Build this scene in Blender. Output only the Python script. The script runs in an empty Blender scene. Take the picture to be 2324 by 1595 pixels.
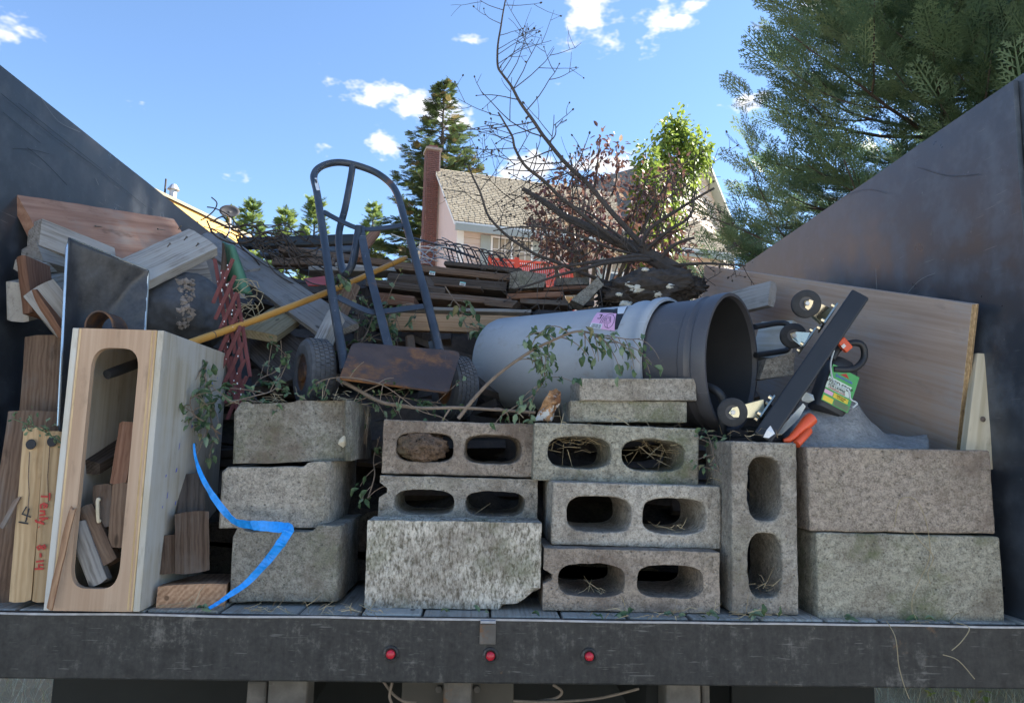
import bpy, bmesh, math, random
import numpy as np
from mathutils import Vector, Matrix, noise

scene = bpy.context.scene
COL = scene.collection
rng = random.Random(7)

# ------------------------------------------------------------------ camera
FPX = 1650.0                       # focal length in units of a 2324 px wide frame
CAMZ = 1.45
CAM = Vector((0.0, 0.0, CAMZ))
yd = Vector((-73.0, -216.0, -FPX)).normalized()      # truck axis (+Y) as seen by the camera
roll = math.radians(1.67)
u0 = Vector((0, 1, 0)); u0 = (u0 - yd * u0.dot(yd)).normalized()
side = yd.cross(u0)
upc = (u0 * math.cos(roll) + side * math.sin(roll)).normalized()
xc = yd.cross(upc)
# rows: world axes expressed in camera space
R = Matrix((xc, yd, upc))
cam_data = bpy.data.cameras.new("camera")
cam_data.sensor_width = 36.0
cam_data.lens = 36.0 * FPX / 2324.0
cam_data.clip_start = 0.05
cam_data.clip_end = 3000
cam = bpy.data.objects.new("camera", cam_data)
COL.objects.link(cam)
cam.matrix_world = Matrix.Translation(CAM) @ R.to_4x4()
scene.camera = cam

# ------------------------------------------------------------------ sky, sun, exposure
SUN_AZ = math.radians(74.0)        # to the right of the truck axis
SUN_EL = math.radians(40.0)
world = bpy.data.worlds.new("World"); scene.world = world; world.use_nodes = True
scene.view_settings.view_transform = 'Standard'
scene.view_settings.look = 'None'
scene.view_settings.exposure = 2.22
scene.view_settings.gamma = 1.0
sun_data = bpy.data.lights.new("sun", 'SUN')
sun_data.energy = 5.0; sun_data.angle = math.radians(0.55); sun_data.color = (1.0, 0.93, 0.82)
sun = bpy.data.objects.new("sun", sun_data); COL.objects.link(sun)
sdir = Vector((math.sin(SUN_AZ) * math.cos(SUN_EL), math.cos(SUN_AZ) * math.cos(SUN_EL), math.sin(SUN_EL)))
sun.rotation_euler = sdir.to_track_quat('Z', 'Y').to_euler()

def ray(px, py):
    v = Vector(((px - 1162.0) / FPX, -(py - 797.5) / FPX, -1.0))
    return R @ v
def W(px, py, Y):
    d = ray(px, py); return CAM + d * ((Y - CAM.y) / d.y)
def WZ(px, py, Z):
    d = ray(px, py); return CAM + d * ((Z - CAM.z) / d.z)
def WX(px, py, X):
    d = ray(px, py); return CAM + d * ((X - CAM.x) / d.x)

wn = world.node_tree.nodes; wl = world.node_tree.links
for n in list(wn): wn.remove(n)
out = wn.new('ShaderNodeOutputWorld'); bg = wn.new('ShaderNodeBackground')
sky = wn.new('ShaderNodeTexSky'); sky.sky_type = 'NISHITA'; sky.sun_disc = False
sky.sun_elevation = SUN_EL; sky.sun_rotation = SUN_AZ
sky.air_density = 1.0; sky.dust_density = 0.05; sky.ozone_density = 4.5; sky.altitude = 60
bg.inputs['Strength'].default_value = 0.064
tc = wn.new('ShaderNodeTexCoord')
# small fair-weather clouds: centre direction (through the photo), angular half sizes
clouds = [(840, 232, 80, 22), (985, 248, 95, 38), (1415, 22, 95, 30), (1385, 95, 75, 26), (1335, 48, 50, 24),
          (725, 329, 60, 12), (860, 330, 60, 18), (516, 398, 48, 9), (1330, 375, 95, 36), (1075, 92, 26, 10),
          (1590, 10, 40, 12), (1540, 52, 34, 18), (800, 185, 48, 12), (1180, 385, 90, 22), (1700, 225, 50, 40), (135, 182, 50, 10), (912, 205, 30, 12)]
acc = None
nz = wn.new('ShaderNodeTexNoise'); nz.inputs['Scale'].default_value = 13.0; nz.inputs['Detail'].default_value = 4.0
nz.inputs['Roughness'].default_value = 0.62
mp = wn.new('ShaderNodeMapping'); mp.inputs['Scale'].default_value = (1, 1, 1.7)
wl.new(tc.outputs['Generated'], mp.inputs['Vector']); wl.new(mp.outputs['Vector'], nz.inputs['Vector'])
sc = wn.new('ShaderNodeVectorMath'); sc.operation = 'MULTIPLY'; sc.inputs[1].default_value = (1, 1, 2.8)
wl.new(tc.outputs['Generated'], sc.inputs[0])
for (cx, cy, rx, ry) in clouds:
    d = ray(cx, cy).normalized(); d.z *= 2.8
    ds = wn.new('ShaderNodeVectorMath'); ds.operation = 'DISTANCE'; ds.inputs[1].default_value = d
    wl.new(sc.outputs[0], ds.inputs[0])
    ml = wn.new('ShaderNodeMath'); ml.operation = 'MULTIPLY'; ml.inputs[1].default_value = FPX / rx
    wl.new(ds.outputs['Value'], ml.inputs[0])
    if acc is None: acc = ml.outputs[0]
    else:
        mn = wn.new('ShaderNodeMath'); mn.operation = 'MINIMUM'
        wl.new(acc, mn.inputs[0]); wl.new(ml.outputs[0], mn.inputs[1]); acc = mn.outputs[0]
mr = wn.new('ShaderNodeMapRange'); mr.inputs[1].default_value = 0.0; mr.inputs[2].default_value = 2.2
mr.inputs[3].default_value = 0.46; mr.inputs[4].default_value = -0.25
wl.new(acc, mr.inputs[0])
# a sparse field of the same cloud over the rest of the sky
nb = wn.new('ShaderNodeTexNoise'); nb.inputs['Scale'].default_value = 3.2; nb.inputs['Detail'].default_value = 0
wl.new(mp.outputs['Vector'], nb.inputs['Vector'])
mb = wn.new('ShaderNodeMapRange'); mb.inputs[1].default_value = 0.62; mb.inputs[2].default_value = 0.85
mb.inputs[3].default_value = -0.25; mb.inputs[4].default_value = 0.45
wl.new(nb.outputs[0], mb.inputs[0])
mx = wn.new('ShaderNodeMath'); mx.operation = 'MAXIMUM'
wl.new(mr.outputs[0], mx.inputs[0]); wl.new(mb.outputs[0], mx.inputs[1])
ad = wn.new('ShaderNodeMath'); ad.operation = 'ADD'
nc = wn.new('ShaderNodeMapRange'); nc.clamp = False; nc.inputs[1].default_value = 0.5; nc.inputs[2].default_value = 1.0; nc.inputs[3].default_value = 0.5; nc.inputs[4].default_value = 1.75
wl.new(nz.outputs[0], nc.inputs[0]); wl.new(mx.outputs[0], ad.inputs[0]); wl.new(nc.outputs[0], ad.inputs[1])
cr = wn.new('ShaderNodeMapRange'); cr.interpolation_type = 'SMOOTHSTEP'
cr.inputs[1].default_value = 0.66; cr.inputs[2].default_value = 1.02
wl.new(ad.outputs[0], cr.inputs[0])
mixc = wn.new('ShaderNodeMix'); mixc.data_type = 'RGBA'
mixc.inputs[7].default_value = (4.3, 4.3, 4.45, 1)
wl.new(cr.outputs[0], mixc.inputs[0]); wl.new(sky.outputs[0], mixc.inputs[6])
wl.new(mixc.outputs[2], bg.inputs['Color']); wl.new(bg.outputs[0], out.inputs[0])

# ------------------------------------------------------------------ helpers
WM = {}
def add(name, me, mat=None, parent=None, M=None, smooth=False):
    o = bpy.data.objects.new(name, me)
    COL.objects.link(o)
    M = M if M is not None else Matrix.Identity(4)
    if parent is not None:
        o.parent = parent
        o.matrix_parent_inverse = WM[parent].inverted()
    o.matrix_basis = M
    WM[o] = M.copy()
    if mat is not None and me is not None and len(me.materials) == 0:
        me.materials.append(mat)
    if smooth and me is not None:
        me.polygons.foreach_set('use_smooth', [True] * len(me.polygons))
    return o
def tag(o, label, cat, group=None, kind=None):
    o['label'] = label; o['category'] = cat
    if group: o['group'] = group
    if kind: o['kind'] = kind
    return o
def thing(name, label, cat, loc=(0, 0, 0), group=None):
    o = add(name, None, M=Matrix.Translation(Vector(loc)))
    o.empty_display_size = 0.05
    return tag(o, label, cat, group)
def struct(name, me, mat, M=None):
    o = add(name, me, mat, None, M); o['kind'] = 'structure'; return o
def stuff(o, label=None, cat=None):
    o['kind'] = 'stuff'
    if label: o['label'] = label; o['category'] = cat
    return o

def pmesh(name, V, F):
    me = bpy.data.meshes.new(name); me.from_pydata([tuple(v) for v in V], [], F); me.update(); return me
def npmesh(name, V, F, rnd=None):
    V = np.asarray(V, dtype=np.float32); F = np.asarray(F, dtype=np.int32)
    me = bpy.data.meshes.new(name); m, k = F.shape
    me.vertices.add(len(V)); me.vertices.foreach_set('co', V.ravel())
    me.loops.add(m * k); me.loops.foreach_set('vertex_index', F.ravel())
    me.polygons.add(m); me.polygons.foreach_set('loop_start', np.arange(0, m * k, k, dtype=np.int32))
    me.update(calc_edges=True)
    if rnd is not None:
        a = me.attributes.new('rnd', 'FLOAT', 'FACE'); a.data.foreach_set('value', np.asarray(rnd, dtype=np.float32))
    return me

class MB:
    def __init__(s): s.V = []; s.F = []
    def add(s, V, F, M=None):
        b = len(s.V)
        for v in V:
            v = Vector(v); s.V.append(M @ v if M is not None else v)
        s.F += [tuple(i + b for i in f) for f in F]
        return s
    def box(s, x0, x1, y0, y1, z0, z1, M=None):
        V = [(x0, y0, z0), (x1, y0, z0), (x1, y1, z0), (x0, y1, z0), (x0, y0, z1), (x1, y0, z1), (x1, y1, z1), (x0, y1, z1)]
        return s.add(V, [(0, 3, 2, 1), (4, 5, 6, 7), (0, 1, 5, 4), (1, 2, 6, 5), (2, 3, 7, 6), (3, 0, 4, 7)], M)
    def tube(s, pts, rad, seg=8, cap=True):
        pts = [Vector(p) for p in pts]
        if not hasattr(rad, '__len__'): rad = [rad] * len(pts)
        n = len(pts); V = []; F = []
        t0 = (pts[1] - pts[0]).normalized()
        a = Vector((0, 0, 1)) if abs(t0.z) < 0.9 else Vector((1, 0, 0))
        nrm = (a - t0 * a.dot(t0)).normalized()
        for i, p in enumerate(pts):
            t = (pts[min(i + 1, n - 1)] - pts[max(i - 1, 0)])
            t = t.normalized() if t.length > 1e-9 else t0
            nrm = (nrm - t * nrm.dot(t))
            nrm = nrm.normalized() if nrm.length > 1e-6 else t.orthogonal().normalized()
            b = t.cross(nrm)
            for k in range(seg):
                an = 2 * math.pi * k / seg
                V.append(p + (nrm * math.cos(an) + b * math.sin(an)) * rad[i])
        for i in range(n - 1):
            for k in range(seg):
                F.append((i * seg + k, i * seg + (k + 1) % seg, (i + 1) * seg + (k + 1) % seg, (i + 1) * seg + k))
        if cap:
            F.append(tuple(range(seg - 1, -1, -1))); F.append(tuple(range((n - 1) * seg, n * seg)))
        return s.add(V, F)
    def lathe(s, prof, seg=32, M=None, close=False):
        # prof: list of (axial x, radius); axis = local X
        V = []; F = []; n = len(prof)
        for (x, r) in prof:
            for k in range(seg):
                an = 2 * math.pi * k / seg
                V.append((x, r * math.cos(an), r * math.sin(an)))
        for i in range(n - 1 + (1 if close else 0)):
            j = (i + 1) % n
            for k in range(seg):
                F.append((i * seg + k, j * seg + k, j * seg + (k + 1) % seg, i * seg + (k + 1) % seg))
        return s.add(V, F, M)
    def prism(s, poly, z0, z1, M=None):
        n = len(poly)
        V = [(x, y, z0) for x, y in poly] + [(x, y, z1) for x, y in poly]
        F = [tuple(range(n - 1, -1, -1)), tuple(range(n, 2 * n))]
        F += [(i, (i + 1) % n, n + (i + 1) % n, n + i) for i in range(n)]
        return s.add(V, F, M)
    def strap(s, pts, normals, w, t):
        # flat strip through pts, width w (or list), thickness t, normal per point
        n = len(pts); V = []; F = []
        for i in range(n):
            p = Vector(pts[i]); tn = (Vector(pts[min(i + 1, n - 1)]) - Vector(pts[max(i - 1, 0)])).normalized()
            nn = Vector(normals[i] if isinstance(normals, list) else normals); nn = (nn - tn * nn.dot(tn)).normalized()
            sd = tn.cross(nn); ww = w[i] if hasattr(w, '__len__') else w
            V += [p - sd * ww / 2, p + sd * ww / 2, p + sd * ww / 2 - nn * t, p - sd * ww / 2 - nn * t]
        for i in range(n - 1):
            a = 4 * i; b = a + 4
            for k in range(4): F.append((a + k, a + (k + 1) % 4, b + (k + 1) % 4, b + k))
        F.append((3, 2, 1, 0)); F.append((4 * n - 4, 4 * n - 3, 4 * n - 2, 4 * n - 1))
        return s.add(V, F)
    def mesh(s, name='m'): return pmesh(name, s.V, s.F)
    def obj(s, name, mat, parent=None, smooth=False, M=None, bevel=0, bseg=2):
        o = add(name, s.mesh(name), mat, parent, M, smooth)
        if bevel:
            b = o.modifiers.new('bevel', 'BEVEL'); b.width = bevel; b.segments = bseg; b.limit_method = 'ANGLE'; b.angle_limit = math.radians(40)
        if smooth: autosmooth(o)
        return o
def autosmooth(o, ang=40):
    me = o.data
    me.polygons.foreach_set('use_smooth', [True] * len(me.polygons))
    bm = bmesh.new(); bm.from_mesh(me)
    ca = math.radians(ang)
    for e in bm.edges:
        if len(e.link_faces) == 2 and e.calc_face_angle(0) > ca: e.smooth = False
    bm.to_mesh(me); bm.free()

def frame(p0, ex, n):
    ex = Vector(ex).normalized(); n = Vector(n); ez = (n - ex * n.dot(ex)).normalized(); ey = ez.cross(ex)
    M = Matrix((ex, ey, ez)).transposed().to_4x4(); M.translation = Vector(p0); return M

def catmull(P, k=6):
    P = [Vector(p) for p in P]; out = []
    for i in range(len(P) - 1):
        a = P[max(i - 1, 0)]; b = P[i]; c = P[i + 1]; d = P[min(i + 2, len(P) - 1)]
        for j in range(k):
            t = j / k
            out.append(0.5 * ((2 * b) + (c - a) * t + (2 * a - 5 * b + 4 * c - d) * t * t + (3 * b - a - 3 * c + d) * t ** 3))
    out.append(P[-1]); return out

# ------------------------------------------------------------------ materials
class NT:
    def __init__(s, name):
        s.m = bpy.data.materials.new(name); s.m.use_nodes = True
        s.t = s.m.node_tree; s.n = s.t.nodes; s.l = s.t.links
        s.b = s.n['Principled BSDF']; s.out = s.n['Material Output']
        s._co = {}
    def inp(s, sock, v):
        if isinstance(v, bpy.types.NodeSocket): s.l.new(v, sock)
        elif v is not None:
            if isinstance(v, (tuple, list)) and len(v) == 3 and sock.type == 'RGBA': v = (*v, 1)
            sock.default_value = v
    def co(s, kind='Object', rnd=True):
        key = (kind, rnd)
        if key in s._co: return s._co[key]
        t = s.n.new('ShaderNodeTexCoord'); o = t.outputs[kind]
        if rnd:
            oi = s.n.new('ShaderNodeObjectInfo')
            mu = s.n.new('ShaderNodeMath'); mu.operation = 'MULTIPLY'; mu.inputs[1].default_value = 53.0
            s.l.new(oi.outputs['Random'], mu.inputs[0])
            va = s.n.new('ShaderNodeVectorMath'); va.operation = 'ADD'
            s.l.new(o, va.inputs[0]); s.l.new(mu.outputs[0], va.inputs[1]); o = va.outputs[0]
        s._co[key] = o; return o
    def rnd(s):
        return s.n.new('ShaderNodeObjectInfo').outputs['Random']
    def attr(s, name):
        a = s.n.new('ShaderNodeAttribute'); a.attribute_name = name; return a.outputs['Fac']
    def map(s, v, scale=(1, 1, 1), rot=(0, 0, 0), loc=(0, 0, 0)):
        m = s.n.new('ShaderNodeMapping'); s.l.new(v, m.inputs[0]); m.inputs['Scale'].default_value = scale
        m.inputs['Rotation'].default_value = rot; m.inputs['Location'].default_value = loc; return m.outputs[0]
    def noise(s, v, scale, detail=4, rough=0.55, dist=0.0, col=False):
        t = s.n.new('ShaderNodeTexNoise'); s.l.new(v, t.inputs['Vector']); t.inputs['Scale'].default_value = scale
        t.inputs['Detail'].default_value = detail; t.inputs['Roughness'].default_value = rough; t.inputs['Distortion'].default_value = dist
        return t.outputs[1 if col else 0]
    def voro(s, v, scale, feat='F1', out='Distance', rand=1.0):
        t = s.n.new('ShaderNodeTexVoronoi'); s.l.new(v, t.inputs['Vector']); t.inputs['Scale'].default_value = scale; t.feature = feat
        t.inputs['Randomness'].default_value = rand
        return t.outputs[out]
    def wave(s, v, scale, dist=2.0, typ='RINGS', d='X', detail=2, dscale=1.0):
        t = s.n.new('ShaderNodeTexWave'); s.l.new(v, t.inputs['Vector']); t.wave_type = typ
        if typ == 'RINGS': t.rings_direction = d
        else: t.bands_direction = d
        t.inputs['Scale'].default_value = scale; t.inputs['Distortion'].default_value = dist
        t.inputs['Detail'].default_value = detail; t.inputs['Detail Scale'].default_value = dscale
        return t.outputs[1]
    def ramp(s, f, a, b, lo=0.0, hi=1.0, sm=False):
        m = s.n.new('ShaderNodeMapRange'); s.l.new(f, m.inputs[0])
        if sm: m.interpolation_type = 'SMOOTHSTEP'
        m.inputs[1].default_value = a; m.inputs[2].default_value = b; m.inputs[3].default_value = lo; m.inputs[4].default_value = hi
        return m.outputs[0]
    def mix(s, f, a, b, mode='MIX'):
        m = s.n.new('ShaderNodeMix'); m.data_type = 'RGBA'; m.blend_type = mode
        s.inp(m.inputs[0], f); s.inp(m.inputs[6], a); s.inp(m.inputs[7], b); return m.outputs[2]
    def math(s, op, a, b=None):
        m = s.n.new('ShaderNodeMath'); m.operation = op; s.inp(m.inputs[0], a)
        if b is not None: s.inp(m.inputs[1], b)
        return m.outputs[0]
    def sep(s, v):
        t = s.n.new('ShaderNodeSeparateXYZ'); s.l.new(v, t.inputs[0]); return t.outputs
    def bump(s, h, strength=0.5, dist=0.002, prev=None):
        b = s.n.new('ShaderNodeBump'); s.l.new(h, b.inputs['Height']); b.inputs['Strength'].default_value = strength
        b.inputs['Distance'].default_value = dist
        if prev is not None: s.l.new(prev, b.inputs['Normal'])
        return b.outputs[0]
    def fin(s, col=None, rough=None, normal=None, metal=None, spec=None):
        if col is not None: s.inp(s.b.inputs['Base Color'], col)
        if rough is not None: s.inp(s.b.inputs['Roughness'], rough)
        if normal is not None: s.l.new(normal, s.b.inputs['Normal'])
        if metal is not None: s.inp(s.b.inputs['Metallic'], metal)
        if spec is not None: s.b.inputs['Specular IOR Level'].default_value = spec
        return s.m

def m_plain(name, col, rough=0.6, metal=0.0, var=0.25, scale=30, bump=0.15, dist=0.001):
    t = NT(name); v = t.co(); n = t.noise(v, scale, 5, 0.6); n2 = t.noise(v, scale * 0.18, 3)
    f = t.math('ADD', t.math('MULTIPLY', n, 0.5), t.math('MULTIPLY', n2, 0.5))
    c = t.mix(t.ramp(f, 0.3, 0.7), tuple(c * (1 - var) for c in col), tuple(min(1, c * (1 + var)) for c in col))
    return t.fin(c, t.ramp(n2, 0.3, 0.7, max(0.05, rough - 0.1), min(1, rough + 0.1)), t.bump(n, bump, dist), metal)

def m_wood(name, dark, light, grain=1.0, rings=26.0, weather=None, wamt=0.5, bump=0.5, rough=0.75, stain=None, knots=True):
    t = NT(name); v = t.co()
    vg = t.map(v, (2.2 * grain, 70 * grain, 70 * grain)); g = t.noise(vg, 1.6, 5, 0.65, 0.3)
    vr = t.map(v, (0.35, 1.0, 1.0), (0.0, 0.03, 0.02), (0.0, 0.03, 0.06))
    rg = t.wave(vr, rings * 2.0, 4.5, 'RINGS', 'X', 2, 1.2)
    f = t.math('ADD', t.math('MULTIPLY', g, 0.84), t.math('MULTIPLY', rg, 0.16))
    c = t.mix(t.ramp(f, 0.28, 0.70), dark, light)
    big = t.noise(v, 5.0, 4, 0.6)
    if weather:
        w = t.math('ADD', t.math('MULTIPLY', big, 0.65), t.math('MULTIPLY', g, 0.35))
        c = t.mix(t.ramp(w, 0.62 - 0.4 * wamt, 0.82 - 0.4 * wamt, sm=True), c, weather)
    if knots:
        vk = t.map(v, (1.0, 3.0, 3.0)); k = t.voro(vk, 4.5)
        c = t.mix(t.ramp(k, 0.05, 0.09, 0.75, 0.0, True), c, tuple(0.35 * x for x in dark))
    st = t.noise(t.map(v, (3, 9, 9)), 3.0, 5, 0.65)
    c = t.mix(t.ramp(st, 0.55, 0.75, 0, 0.55, True), c, stain or tuple(0.45 * x for x in dark))
    br = t.ramp(t.rnd(), 0, 1, 0.72, 1.12)
    hs = t.n.new('ShaderNodeHueSaturation'); t.l.new(c, hs.inputs['Color']); t.l.new(br, hs.inputs['Value'])
    c = hs.outputs[0]
    h = t.math('ADD', g, t.math('MULTIPLY', rg, 0.05))
    return t.fin(c, rough, t.bump(h, bump, 0.002), spec=0.25)

def m_concrete(name, col, dark=None, moss=0.0, stain=(0.13, 0.10, 0.075), samt=0.35, streak=False, bump=0.8):
    t = NT(name); v = t.co()
    vs = t.map(v, (1, 0.42, 1)) if streak else v
    fine = t.noise(vs, 260 if not streak else 240, 3, 0.7); mid = t.noise(vs, 75 if not streak else 95, 4, 0.7); big = t.noise(v, 6.0, 5, 0.65)
    d = dark or tuple(c * 0.52 for c in col)
    f = t.math('ADD', t.math('MULTIPLY', fine, 0.5), t.math('MULTIPLY', mid, 0.5))
    c = t.mix(t.ramp(f, 0.40, 0.58), d, tuple(min(1, x * 1.18) for x in col))
    pit = t.voro(v, 75)                                   # open pores between the aggregate
    c = t.mix(t.ramp(pit, 0.09, 0.20, 0.5, 0, True), c, tuple(x * 0.2 for x in col))
    agg = t.sep(t.voro(v, 150, 'F1', 'Color'))
    c = t.mix(t.ramp(agg[1], 0.90, 0.95, 0, 0.35), c, tuple(min(1, x * 1.6) for x in col))
    c = t.mix(t.ramp(big, 0.42, 0.70, 0, samt * 1.7, True), c, stain)
    if moss > 0:
        mo = t.noise(v, 7.0, 5, 0.7)
        mf = t.math('MULTIPLY', t.ramp(mo, 0.50, 0.66, 0, 1, True), t.ramp(mid, 0.35, 0.6, 0.3, 1))
        c = t.mix(t.math('MULTIPLY', mf, moss), c, (0.085, 0.10, 0.035))
    h = t.math('ADD', t.math('MULTIPLY', fine, 0.5), mid)
    h = t.math('ADD', h, t.ramp(pit, 0.0, 0.25, -0.7, 0.0))
    return t.fin(c, 0.95, t.bump(h, bump, 0.005), spec=0.15)

def m_leaf(name, a, b, trans=0.35, rough=0.5, cval=None):
    t = NT(name)
    r = t.math('FRACT', t.math('ADD', t.attr('rnd'), t.rnd()))
    c = t.mix(r, a, b)
    if cval: c = t.mix(t.ramp(r, 0.86, 0.92), c, cval)
    t.fin(c, rough, spec=0.3)
    tr = t.n.new('ShaderNodeBsdfTranslucent'); t.inp(tr.inputs[0], t.mix(1.0, c, (1.0, 1.0, 0.75), 'MULTIPLY'))
    ms = t.n.new('ShaderNodeMixShader'); ms.inputs[0].default_value = trans
    t.l.new(t.b.outputs[0], ms.inputs[1]); t.l.new(tr.outputs[0], ms.inputs[2]); t.l.new(ms.outputs[0], t.out.inputs[0])
    return t.m

def m_steel(name, base, rust=0.0, scratch=0.4, rough=0.4, dirt=0.4, spec=0.5):
    t = NT(name); v = t.co('Object', False)
    n = t.noise(v, 9, 6, 0.65); f = t.noise(v, 60, 5, 0.7)
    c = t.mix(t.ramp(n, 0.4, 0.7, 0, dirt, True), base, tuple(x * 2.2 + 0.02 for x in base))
    if dirt > .85:
        sm = t.noise(t.map(v, (3, 3, 11)), 2.0, 6, .75); c = t.mix(t.ramp(sm, .5, .68, 0, .75, True), c, (0.10, 0.085, 0.07))
    # scratches: thin lines from stretched noises in several directions
    for i, (rot, sc) in enumerate((((0, 0.7, 0), (7, 7, 160)), ((0, -0.35, 0.3), (190, 9, 9)), ((0.2, 1.4, 0), (8, 8, 210)))):
        s_ = t.noise(t.map(v, sc, rot), 1.0, 3, 0.5)
        g_ = t.noise(v, 5 + i, 2)
        k = t.math('MULTIPLY', t.ramp(s_, 0.68, 0.72), t.ramp(g_, 0.5, 0.6))
        c = t.mix(t.math('MULTIPLY', k, scratch), c, (0.32, 0.31, 0.29))
    dots = t.ramp(t.noise(v, 85, 3, 0.6), 0.70, 0.75); c = t.mix(t.math('MULTIPLY', dots, scratch), c, (0.3, 0.3, 0.3))
    if rust > 0:
        rn = t.noise(v, 6.5, 6, 0.7); rm = t.math('MULTIPLY', t.ramp(rn, 0.64 - 0.2 * rust, 0.72 - 0.12 * rust, sm=True), t.ramp(f, 0.3, 0.55, 0.3, 1))
        c = t.mix(rm, c, t.mix(f, (0.09, 0.035, 0.012), (0.30, 0.13, 0.04)))
    return t.fin(c, t.ramp(n, 0.3, 0.75, rough - 0.08, rough + 0.2), t.bump(f, 0.12, 0.001), 0.0, spec)

MT = {}
MT['concrete'] = m_concrete('concrete_grey', (0.365, 0.325, 0.27), moss=0.2)
MT['concrete_brown'] = m_concrete('concrete_brown', (0.335, 0.275, 0.22), moss=0.12, samt=0.45, stain=(.15,.11,.085))
MT['concrete_dark'] = m_concrete('concrete_dark', (0.265, 0.245, 0.205), moss=0.45, samt=.55)
MT['concrete_pale'] = m_concrete('concrete_pale', (0.45, 0.40, 0.335), moss=0.12)
MT['concrete_streak'] = m_concrete('concrete_streaked', (0.55, 0.495, 0.415), dark=(0.15, 0.13, 0.095), moss=0.6, streak=True)
MT['concrete_green'] = m_concrete('concrete_green', (0.345, 0.315, 0.245), moss=0.7, samt=.4)
MT['dirt'] = m_concrete('dirt_clod', (0.15, 0.10, 0.07), moss=0.3, bump=1.0)
MT['ply'] = m_wood('plywood_face', (0.45, 0.285, 0.18), (0.60, 0.42, 0.29), 0.9, 2.2, bump=0.15, knots=False, stain=(0.27, 0.18, 0.12))
MT['ply_edge'] = m_wood('plywood_edge', (0.40, 0.26, 0.12), (0.66, 0.48, 0.28), 0.8, 10, bump=0.2, knots=False)
MT['ply_red'] = m_wood('plywood_red', (0.25, 0.13, 0.09), (0.40, 0.24, 0.17), 0.6, 6, weather=(0.28, 0.23, 0.2), wamt=0.3, bump=0.3)
MT['ply_grey'] = m_wood('plywood_paint_worn', (0.36, 0.31, 0.235), (0.52, 0.47, 0.38), 0.5, 4, weather=(0.50, 0.475, 0.43), wamt=0.55, bump=0.15, knots=False, stain=(.26,.22,.16))
MT['lumber'] = m_wood('lumber_new', (0.38, 0.245, 0.125), (0.56, 0.40, 0.235), 0.8, 20, bump=0.2)
MT['lumber_tan'] = m_wood('lumber_tan', (0.33, 0.19, 0.10), (0.50, 0.33, 0.20), 0.8, 22, bump=0.3)
MT['wood_grey'] = m_wood('wood_weathered_grey', (0.17, 0.15, 0.13), (0.40, 0.37, 0.335), 1.0, 24, weather=(0.37, 0.35, 0.33), wamt=0.6, bump=0.8)
MT['wood_greylight'] = m_wood('wood_weathered_light', (0.22, 0.195, 0.17), (0.50, 0.47, 0.43), 1.0, 24, weather=(0.46, 0.44, 0.41), wamt=0.6, bump=0.9)
MT['wood_brown'] = m_wood('wood_brown', (0.10, 0.06, 0.04), (0.235, 0.155, 0.105), 1.0, 24, weather=(0.2, 0.17, 0.145), wamt=0.35, bump=0.6)
MT['wood_dark'] = m_wood('wood_dark', (0.045, 0.034, 0.027), (0.13, 0.10, 0.08), 1.0, 24, weather=(0.12, 0.105, 0.09), wamt=0.35, bump=0.7)
MT['wood_red'] = m_wood('wood_red_brown', (0.16, 0.075, 0.045), (0.30, 0.16, 0.10), 1.0, 24, weather=(0.24, 0.2, 0.17), wamt=0.2, bump=0.5)
MT['wood_yellow'] = m_wood('wood_yellowed', (0.28, 0.21, 0.11), (0.46, 0.37, 0.22), 0.8, 18, weather=(0.30, 0.27, 0.2), wamt=0.4, bump=0.5)
MT['wood_cream'] = m_wood('wood_cream', (0.46, 0.38, 0.25), (0.64, 0.56, 0.42), 0.5, 5, bump=0.1, knots=False)
MT['wood_rot'] = m_wood('wood_rotten', (0.06, 0.035, 0.022), (0.17, 0.11, 0.075), 1.0, 30, weather=(0.16, 0.13, 0.11), wamt=0.45, bump=1.0)
MT['handle'] = m_wood('handle_varnished', (0.36, 0.17, 0.035), (0.52, 0.28, 0.07), 0.5, 6, bump=0.05, rough=0.35, knots=False, stain=(0.2, 0.1, 0.03))
MT['endgrain'] = m_wood('wood_endgrain', (0.21, 0.11, 0.06), (0.45, 0.28, 0.17), 0.8, 17, bump=0.4)
MT['floorwood'] = m_wood('bed_floor_wood', (0.24, 0.205, 0.165), (0.50, 0.44, 0.365), 1.0, 24, weather=(0.44, 0.41, 0.36), wamt=0.5, bump=0.8)
MT['steel_side'] = m_steel('black_painted_steel', (0.036, 0.042, 0.052), 0.0, 0.35, 0.34, 0.8, 0.8)  # grey mottle: dust, raised to put sky sheen into the wall colour
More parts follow.
